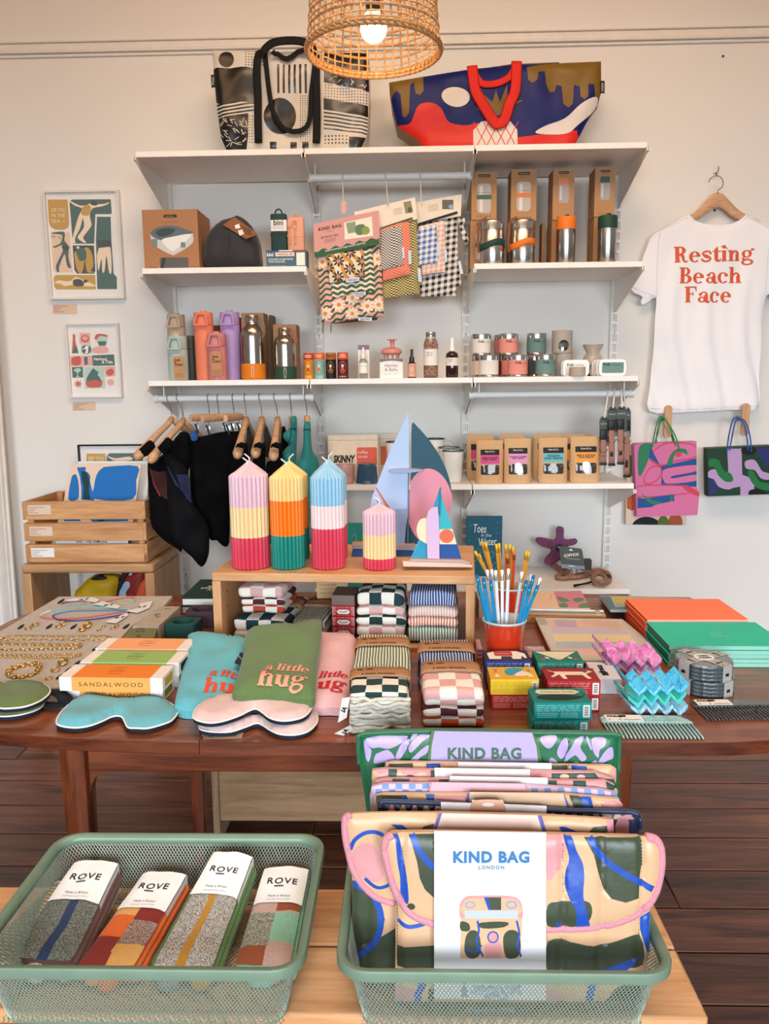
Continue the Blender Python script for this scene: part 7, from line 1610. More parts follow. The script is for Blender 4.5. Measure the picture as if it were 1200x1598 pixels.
# ---- eye masks
def mask(lab,ol,z,col,edge='#ece8e0',back='#1d2230',strap=None):
 o=sm(ol,3);s=Skin(o,(0,0,z),UP,.010,.018,.006,22);t=thing('eye_mask',lab,'eye mask',gp(o[0][0],o[0][1],z-.010),0,'padded linen eye masks');m=fabric(col,700,.85,.14,.35)
 b=MB();s.body(b,[],m,.0075,6,side=plain(back,.8));b.build('padded_front',t,world=True,smooth=80)
 b=MB();b.tube([s.surf(p[0],p[1],.0003)for p in dense(o,4)],.0017,ink(edge),7,closed=True);b.build('piping',t,world=True,smooth=180)
 if strap:
  b=MB();b.tube([gp(p[0],p[1],p[2])for p in sm(strap,5,False)],.0135,plain('#12151f',.8),8,flat=.25,up=(0,0,1));b.build('elastic_strap',t,world=True,smooth=180)
 return s
Z7=lambda p:[(q[0]/3.75,900+q[1]/3.75)for q in p];Z8=lambda p:[(260+q[0]/4,880+q[1]/4)for q in p]
mask('lower green eye mask of the pair at the left table edge',Z7([(-120,720),(0,690),(120,680),(230,700),(262,735),(240,765),(190,790),(100,812),(0,818),(-60,800),(-120,790)]),TZ+.009,'#6b7a45')
mask('upper green eye mask of the pair at the left table edge',Z7([(-120,640),(-40,622),(0,620),(25,632),(60,620),(120,613),(200,618),(260,634),(290,655),(288,685),(240,725),(160,758),(80,770),(0,770),(-60,740),(-120,740)]),TZ+.028,'#5c6f38',strap=[(60,1085,.762),(78,1080,.768),(92,1082,.772),(102,1092,.765),(95,1100,.760),(75,1100,.758),(55,1098,.758)])
mask('turquoise eye mask lying alone in front of incense boxes',Z7([(330,855),(342,815),(382,768),(440,722),(520,697),(600,700),(690,718),(780,716),(860,706),(930,712),(990,736),(1034,775),(1038,800),(1008,840),(960,862),(870,887),(800,887),(752,884),(735,860),(717,825),(690,815),(650,822),(600,846),(530,872),(460,884),(400,882),(350,872)]),TZ+.010,'#62a9b7')
mask('lower pale pink eye mask of the pair below the green pillow',Z8([(205,1025),(212,985),(280,950),(420,940),(560,950),(700,940),(850,900),(920,918),(942,960),(930,1005),(880,1048),(800,1068),(710,1064),(650,1040),(600,1008),(560,995),(490,1020),(400,1048),(300,1050),(230,1040)]),TZ+.009,'#d8bdbb')
mask('upper pale pink eye mask of the pair below the green pillow',Z8([(165,950),(178,912),(225,866),(310,830),(410,814),(500,812),(560,832),(630,818),(720,816),(830,826),(888,850),(905,882),(893,922),(850,958),(770,978),(700,978),(640,960),(590,922),(555,905),(515,918),(450,950),(350,983),(270,993),(205,982),(175,968)]),TZ+.029,'#dbbcba')
b=MB();s=Skin([(314,1145),(380,1143),(377,1152),(318,1153)],(0,0,TZ+.0008),UP);s.body(b,[],film(.45,'#cdb29a'),.0006,20);s.text(b,'eye masks £14.00',ink('#3a261a'),347,1148.5,w=44);tag(b.build('price_strip',loc=gp(347,1152,TZ),world=True),'clear price strip at the table edge below the pink masks','price label')
# ---- incense boxes
def inc(lab,x0,x1,y0,y1,z0,col,c2,words=None,rz=0,side=None,cap=.024):
 w_=plain('#e9e1da',.55,vary=.02)
 def top(b,X,w,d):
  b.flat(rect(-w/2+cap,-d/2,w/2-cap,d/2),.0003,ink(col,.5),X);g=ink(tuple(v*.55 for v in hx(col)),.5)
  b.text('the',g,X,w=w*.05,cy=d*.20,z=.0006,shear=.2);b.text('golden',g,X,w=w*.17,cy=0,z=.0006,shear=.2);b.text('incense',g,X,w=w*.13,cy=-d*.20,z=.0006)
  for k in range(5):b.flat(stroke([(-w*.08+k*w*.03,d*.12),(-w*.07+k*w*.035,d*.26),(-w*.03+k*w*.03,d*.32)],.0008,3),.0005,g,X)
 def front(b,X,w,h):
  b.flat(rect(-w/2+cap,-h/2,w/2-cap,h/2),.0003,ink(c2,.5),X)
  if words:b.text(words,ink('#4f4a1e',.5),X,w=w*.62,h=h*.30,z=.0007,sp=1.35)
 def sd(b,X,w,h):b.flat(rect(-w*.32,-h*.30,w*.32,h*.30),.0003,ink(side or '#c79a3a'),X)
 slab('incense_box',lab,'incense box',x0,x1,y0,y1,z0,z0+.0275,w_,top,front,sd,rz,'wrapped incense boxes on the table left')
inc('orange SANDALWOOD incense box underneath another one',-.658,-.470,1.463,1.530,TZ,'#ef8a2d','#f2a355','SANDALWOOD',-2,'#8e8a2c')
inc('orange SANDALWOOD incense box topmost in the nearest pile',-.664,-.463,1.444,1.514,TZ+.028,'#e9801f','#f2a355','SANDALWOOD',-2)
inc('incense box hidden beneath the green one',-.655,-.460,1.540,1.606,TZ,'#8aa65c','#8aa65c',None,-2,'#2b2b2b')
inc('green incense box topmost in the middle pile',-.657,-.456,1.528,1.598,TZ+.028,'#94b564','#a5d27a',None,-2,'#1f1f1f')
inc('incense box hidden beneath the peach one',-.657,-.462,1.625,1.690,TZ,'#eba06a','#eba06a',None,-2)
inc('peach incense box topmost in the rear pile',-.659,-.460,1.612,1.682,TZ+.028,'#f0a771','#f4b98d',None,-2)
# ---- jewellery boards
linen=fabric('#b5aa9f',350,.9,.16,.5)
def flatboard(name,lab,cat,ol,ztop,th,m,texts=(),group=None,side=None,shapes=()):
 s=Skin(ol,(0,0,ztop),UP);b=MB();s.body(b,list(shapes),m,th,20,side=side);[s.text(b,*q[:2],*q[2],**q[3])for q in texts];tag(b.build(name,loc=gp(*ol[0],ztop-th),world=True),lab,cat,group);return s
jb=flatboard('jewellery_board','taupe linen display board spread with gold chains and bracelets','display board',[(-150,1082),(-90,1034),(0,985.5),(92,931),(269,930),(256,945),(205,977),(187,997),(99,1073)],.7605,.0095,linen)
flatboard('card_box','pale grey lettered box at the right side of the jewellery board','box',[(251,946),(281,946.5),(247.5,977),(207,977)],.785,.034,plain('#aea193',.7),[('sage &\nclary',ink('#4c423a'),(246,961),dict(w=10,rot=-10)),('salt soap',ink('#4c423a'),(262,950),dict(w=9,rot=-5))])
flatboard('card_box','olive box lettered in dark, in front of the pale grey one','box',[(212,977.5),(247,977.5),(240,996),(191,996)],.780,.028,plain('#77754f',.7),[('olive &\nbay soap',ink('#2f2f20'),(219,983),dict(w=14,rot=-5)),('80 g',ink('#2f2f20'),(217,993),dict(w=7))])
JZ=.7612
gold=N('polished_gold',.2,1.0);gold.b.inputs['Base Color'].default_value=hx('#dcb46c')+(1,);gold=gold.m
Z9=lambda p:[(q[0]/6,920+q[1]/6)for q in p]
def chain(name,lab,pts,r,lw,n,closed=False,cat='necklace',flat=1.0,zo=0):
 t=thing(name,lab,cat,gp(*Z9([pts[0]])[0],JZ));P=[gp(p[0],p[1],JZ+r+zo)for p in Z9(sm(pts,8,closed))]
 L=[0]
 for i in range(1,len(P)):L.append(L[-1]+(P[i]-P[i-1]).length)
 b=MB();tot=L[-1]
 def at(s_):
  s_=min(s_,tot-1e-6);k=0
  while L[k+1]<s_:k+=1
  f=(s_-L[k])/(L[k+1]-L[k]);return P[k].lerp(P[k+1],f),(P[k+1]-P[k]).normalized()
 for i in range(n):
  c,d=at(tot*(i+.5)/n);e=UP.cross(d);h_=tot/n*.68
  if i%2:e=(e*.6+UP*.8).normalized()
  b.tube([c+d*h_*cos(a)+e*lw*sin(a)for a in[2*pi*k/10 for k in range(10)]],r,gold,5,closed=True)
 b.build('links',t,world=True,smooth=180)
chain('gold_necklace','gold paperclip link necklace, topmost chain on the linen board',[(-100,480),(10,465),(60,440),(200,435),(400,437),(600,440),(800,437),(1000,440),(1035,455),(980,470),(800,475),(600,470),(400,470),(200,470),(-100,478)],.0008,.0026,46)
chain('gold_necklace','gold twisted link chain below the paperclip chain',[(-150,510),(0,510),(150,515),(350,518),(550,522),(700,520),(745,510),(735,545),(600,555),(400,560),(200,565),(-150,570)],.0012,.0040,46)
chain('gold_necklace','fine gold curb chain, lowest of the three long chains',[(-150,610),(0,612),(300,618),(600,612),(745,605),(735,622),(600,638),(300,640),(0,635),(-150,632)],.0009,.0024,80)
chain('gold_bracelet','chunky gold curb bracelet laid in a loop on the linen board',[(80,760),(150,730),(260,705),(350,700),(370,720),(330,780),(250,810),(150,820),(90,800)],.0022,.0050,26,True,'bracelet')
def rings(name,lab,items,cat='earrings'):
 t=thing(name,lab,cat,gp(*Z9([items[0][:2]])[0],JZ))
 for x,y,R,r,tw in items:
  c=gp(*Z9([(x,y)])[0],JZ+r);b=MB();b.tube([c+V((R*cos(a),R*.9*sin(a),R*tw*(1+sin(a))))for a in[2*pi*k/20 for k in range(20)]],r,gold,7,closed=True);b.build('hoop',t,world=True,smooth=180)
rings('gold_earrings','pair of plain gold hoops, leftmost earrings on the board',[(265,365,.0075,.0016,.15),(330,330,.0078,.0016,.2)])
rings('gold_earrings','pair of small gold leaf drop earrings, second from left',[(550,350,.006,.0022,.5),(590,330,.006,.0022,.6)])
rings('gold_earrings','pair of chunky twisted gold earrings near the beaded bracelets',[(770,375,.0065,.0034,.2),(820,345,.0075,.0036,.5)])
rings('gold_earrings','pair of tiny gold huggies right of the twisted earrings',[(925,380,.004,.0014,.2),(970,345,.004,.0014,.2)])
rings('gold_earrings','pair of small linked gold hoops at the right end',[(1055,365,.0048,.0014,.2),(1095,345,.0048,.0014,.3)])
rings('gold_ring','wide gold ring, thickest of three rings on the board',[(590,690,.0085,.0032,.35)],'ring')
rings('gold_ring','wavy gold ring just below the wide one',[(520,755,.0085,.0016,.2)],'ring')
rings('gold_ring','thin gold ring nearest the incense boxes',[(458,832,.0072,.0010,.1)],'ring')
for i,(x,y)in enumerate(((195,348),(460,345),(688,348),(1180,345),(892,552),(722,688),(640,748),(552,818),(570,110))):
 c=Z9([(x,y)])[0];s=Skin([(c[0]-5.5,c[1]+2.2),(c[0]-1,c[1]-1.5),(c[0]+5,c[1]-4.5),(c[0]+5.5,c[1]-3),(c[0]+2,c[1]+1.5),(c[0]-4,c[1]+4)],(0,0,JZ+.0006),UP);b=MB();s.body(b,[],ink('#101012'),.0006,10);tag(b.build('price_tag',loc=gp(c[0],c[1]+4,JZ),world=True),'small black tag '+['left of the plain hoops','left of the leaf earrings','left of the twisted earrings','at the right end of the earring row','beside the rear incense pile','beside the wide gold ring','beside the wavy gold ring','beside the thin gold ring','at the tip of the rear beaded bracelet'][i],'tag','small black tags on the board')
def beads(lab,pts,r,segs,closed=False):
 t=thing('beaded_bracelet',lab,'bracelet',gp(*Z9([pts[0]])[0],JZ));P=[gp(p[0],p[1],JZ+r)for p in Z9(sm(pts,12,closed))];n=len(P);k0=0
 for f,c in segs:
  k1=min(n-1,int(n*f));L=sum((P[i+1]-P[i]).length for i in range(k0,k1));b=MB();m=plain(c,.3,vary=.05);cnt=max(3,int(L/(r*1.7)));acc=0;k=k0
  for j in range(cnt):
   tgt=L*(j+.5)/cnt
   while acc+(P[k+1]-P[k]).length<tgt and k<k1-1:acc+=(P[k+1]-P[k]).length;k+=1
   q=P[k].lerp(P[k+1],(tgt-acc)/max(1e-9,(P[k+1]-P[k]).length));b.lathe([(0,-r),(r*.7,-r*.7),(r,0),(r*.7,r*.7),(0,r)],m,6,TR(*q))
  b.build('bead_run',t,world=True,smooth=60);k0=k1
 return t
beads('rear beaded bracelet in cobalt and pale cord',[(575,140),(620,118),(700,104),(800,100),(860,92),(900,98),(860,110),(800,122),(740,142),(640,152)],.0017,((.55,'#27368f'),(1,'#b9a48c')),True)
beads('long pale aqua and red beaded bracelet in the middle of the board',[(380,245),(450,205),(560,180),(700,165),(900,165),(1100,175),(1200,185),(1180,205),(1000,232),(800,262),(600,275),(480,275),(400,262)],.0018,((.10,'#e9efec'),(.46,'#7fc0cc'),(.5,'#e7d27a'),(1,'#d2504e')),True)
beads('cobalt and blue beaded bracelet overlapping the aqua one',[(500,240),(560,220),(680,200),(850,196),(1050,195),(1180,200),(1200,215),(1120,240),(900,275),(700,292),(560,285),(505,262)],.0021,((.45,'#3d86b3'),(1,'#272a8c')),True)
beads('red and mint beaded bracelet at the right rear of the board',[(980,125),(1050,100),(1160,78),(1230,72),(1262,90),(1240,115),(1160,130),(1060,135)],.0017,((.5,'#d2553f'),(1,'#8fcbbd')),True)
for i,(ol,lab)in enumerate((([(610,100),(700,78),(880,72),(930,95),(900,118),(780,98),(640,108)],'white leaf print card tag at the rear bracelet'),([(870,135),(960,110),(1130,150),(1100,175),(1000,160)],'white leaf print card tag between the rear and middle bracelets'),([(985,300),(1110,250),(1190,215),(1200,240),(1090,312)],'white leaf print card tag at the near end of the bracelets'),([(1180,200),(1300,170),(1310,130),(1430,105),(1400,170),(1290,215)],'white leaf print card tag nearest the pale grey box'))):
 s=Skin(Z9(ol),(0,0,JZ+.0045),UP);b=MB();xs=sum(p[0]for p in ol)/len(ol);ys=sum(p[1]for p in ol)/len(ol);s.body(b,[(Z9(ell(xs-20,ys,26,7,-15)),ink('#3e4c63')),(Z9(ell(xs+35,ys-8,22,6,-25)),ink('#3e4c63'))],ink('#e6e4e0'),.0008,5);tag(b.build('card_tag',loc=gp(*Z9([ol[0]])[0],JZ),world=True),lab,'card tag','leaf print bracelet tags')
# ---- tealight holders and books
def holder(lab,x0,x1,y0,y1,h,col,rz):
 cx,cy=(x0+x1)/2,(y0+y1)/2;w,d=(x1-x0)/2,(y1-y0)/2;m=plain(col,.7,vary=.1);t=thing('tealight_holder',lab,'tealight holder',(cx,cy,TZ),rz,'stoneware tealight holders');R=min(w,d)*.78;b=MB();n=32;o=[]
 for k in range(n):
  a=2*pi*k/n;q=max(abs(cos(a))/w,abs(sin(a))/d);o.append((cos(a)/q,sin(a)/q))
 vs=[(p[0],p[1],0)for p in o]+[(p[0],p[1],h)for p in o]+[(R*cos(2*pi*k/n),R*sin(2*pi*k/n),h)for k in range(n)]+[(R*.97*cos(2*pi*k/n),R*.97*sin(2*pi*k/n),h-.014)for k in range(n)]
 fs=[(r*n+k,r*n+(k+1)%n,(r+1)*n+(k+1)%n,(r+1)*n+k)for r in range(3)for k in range(n)]+[tuple(range(3*n,4*n)),tuple(range(n))[::-1]]
 b.add(vs,fs,m);b.build('block',t,bevel=.001)
holder('dark green square tealight holder beside the turquoise pillow',-.585,-.508,1.848,1.915,.036,'#1f4a43',-3)
holder('plum brown square tealight holder behind the green one',-.560,-.483,1.94,2.01,.040,'#43323b',-3)
def d_city(b,X,w,d):b.text('CITY\nWALKING\nGUIDE',ink('#d6dcd8'),X@RZ(180),w=w*.6,cy=0,z=.0006,bold=.02)
for i in range(2):
 z=TZ+.0225*i;x0,x1,y0,y1=-.603,-.462,2.06,2.27
 t=thing('hardback_book',['lower dark green hardback behind the tealight holders','upper dark green hardback titled CITY, behind the tealight holders'][i],'book',((x0+x1)/2,(y0+y1)/2,z),0,'dark green hardbacks');w,d=(x1-x0)/2,(y1-y0)/2;cm=plain('#18362f',.5)
 b=MB();b.box(-w,w,-d,d,.0195,.0218,cm)
 if i:d_city(b,TR(0,0,.0218),2*w,2*d)
 b.box(-w,w,-d,d,0,.0022,cm);b.box(-w,-w+.003,-d,d,.0022,.0195,cm)if False else b.box(-w,w,d-.003,d,.0022,.0195,cm);b.build('cover',t)
 MB().box(-w+.004,w-.004,-d+.004,d-.004,.0024,.0193,plain('#e2dfd8',.8)).build('page_block',t)
# ---- red cups and pencils
def red_cup(lab,cx,cy,seed):
 t=thing('enamel_cup',lab,'cup',(cx,cy,TZ),0,'red enamel pencil cups');R,h=.0445,.108;m=plain('#c73518',.18,vary=.03,Coat_Weight=.5)
 b=MB();b.lathe([(0,.001),(R*.72,.001),(R*.76,.005),(R*.96,h)],m,44);b.lathe([(R*.93,h),(R*.73,.006),(0,.005)],plain('#d9d6cf',.3),44);b.build('cup',t,smooth=50)
 b=MB();b.tube([(R*cos(a),R*sin(a),h)for a in[2*pi*k/44 for k in range(44)]],.0028,plain('#a8bcc0',.3),8,closed=True);b.build('rim',t,smooth=180)
c1=(.2045,1.645);red_cup('front red enamel cup holding blue and white pencils',*c1,1)
q=gp(797,915,TZ+.108);c2=(q.x-.004,q.y);red_cup('rear red enamel cup holding yellow and orange pencils',*c2,2)
def pencil(lab,cup,tx,ty,col,era,fer,dY,grp,k):
 row=(-.019,-.009)[k%2]if 'blue' in grp else(.002,.012)[k%2]if 'white' in grp else(-.019,-.019)[k%2]if 'orange' in grp else(-.008,.003,.014)[k%3]
 T=wp(740+tx/8.41,830+ty/8.41,cup[1]+row*1.3);ux=T.x-cup[0];q_=(.036-abs(ux)*.52)/.48;B=V((cup[0]+max(-q_,min(q_,ux*.32)),cup[1]+row,TZ+.007));d=T-B
 L=d.length;t=thing('pencil',lab,'pencil',B,0,grp);X=d.to_track_quat('Z','Y').to_matrix().to_4x4();r=.0037
 b=MB();b.lathe([(0,0),(.0008,0),(r,.012),(r,L-.022)],plain(col,.35,vary=.03),6,X);b.build('barrel',t,smooth=20)
 b=MB();b.lathe([(r,L-.022),(r*1.08,L-.021),(r*1.0,L-.018),(r*1.08,L-.015),(r*1.0,L-.012),(r*1.08,L-.0085),(r*.95,L-.008)],fer,12,X);b.build('ferrule',t,smooth=60)
 b=MB();b.lathe([(r*.95,L-.008),(r*.97,L-.002),(r*.8,L),(0,L)],plain(era,.7),12,X);b.build('eraser',t,smooth=60)
fb=plain('#2aa3b5',.25,.6);fw=steel('#e6e4e0',.3);fy=plain('#c79a28',.3,.6)
blues=((30,565,0),(50,700,-.02),(120,605,0),(215,635,-.02),(685,635,-.015),(780,570,0),(735,700,-.025),(835,705,-.02))
wh=['leftmost and tallest on the left','lowest at the left','second tall one at left','in front of the white ones at left','first in the right fan','tallest in the right fan','shortest in the right fan','rightmost of the fan']
for k,(x,y,d)in enumerate(blues):pencil('bright blue pencil in the front cup, '+wh[k],c1,x,y,'#1b8cc0','#1d63ad',fb,d,'blue pencils',k)
wt=['leftmost white one','second white one from the left','third white one from the left','fourth white one, upright','tallest white one at centre','leaning right at centre','behind the tallest right blue one','rightmost white one']
for k,(x,y,d)in enumerate(((170,500,.01),(230,495,.015),(280,505,.0),(365,500,.005),(450,485,-.01),(628,525,-.01),(755,560,.015),(872,605,.01))):pencil('white pencil in the front cup, '+wt[k],c1,x,y,'#e4e6ea','#f1f1ef',fw,d,'white pencils',k)
ye=['leftmost, leaning far left','second from the left','third, tallest at the left','fourth from the left','fifth, upright left of centre','sixth, upright at centre','seventh, behind the orange pencils','eighth, behind the orange pencils','ninth, right of the orange pencils','thick pair end leaning far right','twin leaning far right']
for k,(x,y,d)in enumerate(((10,255,0),(60,290,-.01),(100,130,0),(145,135,.005),(290,160,0),(325,150,.005),(415,165,.01),(470,160,.01),(510,190,0),(690,250,0),(720,262,.005))):pencil('yellow pencil in the rear cup, '+ye[k],c2,x,y,'#d99b3a','#e3b92f',fy,d,'yellow pencils',k)
for k,(x,y)in enumerate(((435,300),(525,250))):pencil('orange red pencil in the rear cup, '+('lower one' if k==0 else 'upper one'),c2,x,y,'#cf4a1e','#e27a3a',plain('#8a3a18',.4,.4),-.012,'orange pencils',k)
# ---- printed cotton wool / soap boxes
def barcode(b,X,w,h,side=1):
 x0,x1=w*.35,w*.47;b.flat(rrect(x0,-h*.40,x1,h*.36,.001),.0004,ink('#e9e6e0'),X)
 for k in range(9):b.flat(rect(x0+(x1-x0)*.2,-h*.32+k*h*.07,x1-(x1-x0)*.2,-h*.32+k*h*.07+h*(.02+.025*(k%2))),.0007,ink('#222222'),X)
def fr(c):
 def f(b,X,w,h):
  m=ink(c);lines(b,X,-w*.08,h*.34,w*.76,4,h*.11,m,.0008,.0004,2);lines(b,X,-w*.27,-h*.14,w*.36,3,h*.11,m,.0008,.0004,5);lines(b,X,w*.12,-h*.14,w*.30,3,h*.11,m,.0008,.0004,7);barcode(b,X,w,h)
 return f
def top_mouse(b,X,w,d):
 b.flat([(-w*.40,d*.22),(-w*.36,d*.40),(w*.30,d*.38),(w*.40,d*.24),(w*.28,d*.08),(-w*.34,d*.10)],.0003,ink('#d8cdb2'),X);b.text('Christmas Candle',ink('#24403a'),X,w=w*.6,cy=d*.24,z=.0006,bold=.01);b.flat(sm([(-w*.42,-d*.16),(-w*.30,.02*d),(0,d*.06),(w*.25,0),(w*.40,-d*.14),(w*.1,-d*.32),(-w*.25,-d*.30)],4),.0005,ink('#15302a'),X);b.flat(stroke([(w*.38,-d*.12),(w*.46,d*.05),(w*.40,d*.2)],.0014),.0005,ink('#15302a'),X)
def top_dog(b,X,w,d):
 m=ink('#e6d3bd');b.flat([(-w*.30,d*.22),(w*.25,d*.20),(w*.36,d*.28),(w*.46,d*.22),(w*.34,d*.08),(w*.30,-d*.02),(w*.36,-d*.34),(w*.28,-d*.36),(w*.22,-d*.06),(-w*.12,-d*.06),(-w*.10,-d*.36),(-w*.18,-d*.36),(-w*.22,-d*.02),(-w*.36,-d*.24),(-w*.40,-d*.18),(-w*.30,0)],.0004,m,X);b.flat(stroke([(-w*.30,d*.18),(-w*.40,d*.30)],.0025),.0004,m,X);b.flat(ell(w*.30,d*.2,w*.05,d*.08),.0007,ink('#2f6b57'),X)
 for k in range(26):b.flat(ell(-w*.26+w*.5*((k*37)%26)/26,d*(.02+.14*((k*11)%7)/7),.0007,n=5),.0008,ink('#7a5a4a'),X)
def top_tri(b,X,w,d):
 b.flat([(-w*.46,d*.42),(w*.46,d*.42),(w*.04,-d*.30),(-w*.04,-d*.30)],.0003,ink('#dccdb4'),X)
 for k in range(50):u=((k*37)%50)/50-.5;v=((k*17)%11)/11;b.flat(ell(u*w*.8*(v*.9+.05),-d*.2+v*d*.58,.0006,n=5),.0006,ink('#7a8a6a'),X)
 for sx_ in(-1,1):b.flat(ell(sx_*w*.25,-d*.16,w*.035,d*.1,30),.0005,ink('#e6cfc6'),X);b.flat(ell(sx_*w*.36,-d*.30,w*.05,d*.08),.0005,ink('#b8443c'),X)
def top_fox(b,X,w,d):
 b.flat(sm([(-w*.12,d*.30),(w*.05,d*.42),(w*.26,d*.34),(w*.14,d*.10),(w*.04,-d*.10),(-w*.08,-d*.18),(-w*.16,0)],4),.0004,ink('#2f97ad'),X);b.flat(sm([(w*.04,-d*.10),(w*.20,d*.14),(w*.36,-d*.02),(w*.30,-d*.20),(w*.05,-d*.26)],4),.0005,ink('#e3d6c4'),X)
 for cx in(-.34,.36):
  for a in(-.5,-.2,.1,.4):b.flat([(w*cx,-d*.02),(w*(cx+.05*sin(a*1.6)-.006),d*.30),(w*(cx+.05*sin(a*1.6)+.006),d*.30)],.0005,ink('#5a86a0'),X)
  b.flat([(w*(cx-.06),-d*.30),(w*cx,-d*.02),(w*(cx+.06),-d*.30)],.0004,ink('#ead9bf'),X)
def top_ele(b,X,w,d):
 m=ink('#e4dccb');b.flat([(-w*.40,-d*.3),(-w*.42,d*.25),(-w*.2,d*.42),(w*.25,d*.42),(w*.42,d*.2),(w*.44,-d*.2),(w*.38,-d*.2),(w*.34,0),(w*.30,-d*.3),(w*.12,-d*.3),(w*.10,-d*.05),(-w*.12,-d*.05),(-w*.14,-d*.3)],.0003,m,X);b.flat(rrect(-w*.26,-d*.02,w*.14,d*.40,.003),.0005,ink('#b5363a'),X);b.text('ELEPHANT',ink('#e8c9a8'),X,w=w*.34,cx=-w*.06,cy=d*.18,z=.0008,bold=.02)
gsb='printed soap boxes at the table front'
def pb(lab,x0,x1,y0,z0,h,col,fc,top=None,fcol=None,d=.066,rz=0):
 def front(b,X,w,h_):
  if fcol:b.flat(rect(-w/2,-h_/2,w/2,h_/2),.0002,ink(fcol,.45),X)
  fr(fc)(b,X,w,h_)
 slab('soap_carton',lab,'printed box',x0,x1,y0,y0+d,z0+.0003,z0+h-.0003,plain(col,.45,vary=.04),top,front,None,rz,gsb)
H=.0298
pb('red printed box underneath the yellow one',.155,.241,1.426,TZ,H,'#a81f1f','#e6b5a0');pb('yellow printed box with turquoise bird on top',.153,.242,1.424,TZ+H,H,'#dba32b','#b38a1f',top_fox,'#e5c02f')
pb('navy printed box hidden underneath the elephant one',.156,.243,1.525,TZ,H,'#2b2f52','#a9b6dd');pb('navy and blue printed box with white elephant on top',.153,.243,1.522,TZ+H,H,'#2b2745','#b9c6ea',top_ele,'#1c3f8c')
pb('teal printed box at the very front, bottom of its pile',.2135,.310,1.312,TZ,H,'#118a85','#b9e6df',rz=-1);pb('teal printed box with dark mouse drawing on top',.2150,.313,1.312,TZ+H+.0006,H,'#15766a','#b9e6df',top_mouse,'#118f8b',rz=1)
pb('red printed box at the bottom of the dog pile',.256,.353,1.4175,TZ,H,'#a81f22','#e9bba8');pb('red printed box with white spotted dog on top',.256,.353,1.4155,TZ+H+.0006,H,'#8f1c22','#e9bba8',top_dog,'#b8232a')
pb('green printed box hidden underneath the triangle one',.255,.343,1.521,TZ,H,'#0f6b5a','#b9e6df');pb('green printed box with cream triangle on top',.254,.345,1.519,TZ+H,H,'#12715f','#a9dccd',top_tri,'#147a68')
slab('white_carton','plain white lettered box half hidden behind the red dog boxes','box',.366,.417,1.503,1.600,TZ,TZ+.030,plain('#d4d4da',.5),lambda b,X,w,d:b.text('mujii',ink('#15151a'),X@RZ(-90),w=d*.6,h=w*.34,cy=-w*.06,z=.0006,bold=.05),None,None,-2)
# translucent sachets behind the cups
for i,(x0,y0,c,lab)in enumerate(((.118+.035,1.70,'#b97f86','pink film wrapped sachet lying left behind the front cup'),(.255,1.645,'#c9a1a5','pale pink film wrapped sachet pile right behind the front cup'))):
 for k in range(3):slab('film_sachet',lab+[', bottom of its pile',', middle of its pile',', top of its pile'][k],'sachet',x0+(.0 if i else-.001),x0+(.045 if i else .012),y0,y0+.07,TZ+.009*k,TZ+.009*k+.0085,plain(c,.15,Coat_Weight=.8,vary=.25,scale=90),None,None,None,0,'film wrapped sachets behind the cups',r=.003)
# ---- stationery at the back right
def stat(name,lab,ol,z,th,m,shapes=(),texts=(),cat='notebook',group=None,side=None,z0=None):return flatboard(name,lab,cat,ol,z,th,m,texts,group,side,shapes)
cream_=ink('#d9b79d')
def rx_(x0,x1,y0,y1,z):return[pj((x0,y0,z)),pj((x1,y0,z)),pj((x1,y1,z)),pj((x0,y1,z))][::-1]
slab('white_carton','low whitish box behind the cups at the end of the riser','box',.185,.30,2.02,2.12,TZ,TZ+.045,plain('#b8a79b',.6))
Zb=lambda p:zz(p,720,800,4.286)
stat('greeting_card','cream card with pink and green leaf panel at the table back',Zb([(470,530),(800,523),(862,640),(440,632)]),.775,.0245,cream_,[(Zb([(615,525),(800,523),(862,640),(655,636)]),ink('#c87d8f'))]+[(Zb(sm(q,3)),ink('#5d8468'))for q in([(640,560),(690,570),(725,590),(680,600),(650,585)],[(745,575),(800,568),(822,585),(780,600),(750,590)],[(655,610),(700,605),(712,634),(660,634)],[(780,630),(800,610),(845,605),(860,634),(800,638)])],[('to my mother',ink('#8f6f5b'),Zb([(600,565)])[0],dict(w=12,rot=-70))],'card')
def pencil_pack():
 t=thing('pencil_set','boxed pencil set lying in front of the cream leaf card','pencil set',gp(890,963,TZ));z=.775
 slabs=Skin(Zb([(430,642),(950,655),(965,690),(440,690)]),(0,0,.768),UP);b=MB();slabs.body(b,[],plain('#a97b54',.6),.0175,20);b.build('tray',t,world=True)
 for k,(c,y)in enumerate((('#dfe5ea',655),('#6f8c90',668),('#b98a62',680))):
  b=MB();a,c_=gp(*Zb([(445,y-4)])[0],.7715),gp(*Zb([(950+6*k,y+6)])[0],.7715);b.tube([a,c_],.0036,plain(c,.3),6);b.build('pencil',t,world=True);d=(c_-a).normalized();b=MB();b.tube([c_-d*.022,c_-d*.010],.0041,plain('#b9a27c',.3,.6),8);b.build('ferrule',t,world=True)
pencil_pack()
wr_cols=('#b3aa8c','#db9c70','#b8a2bd','#dfc474','#8fa2bb','#e0a18c')
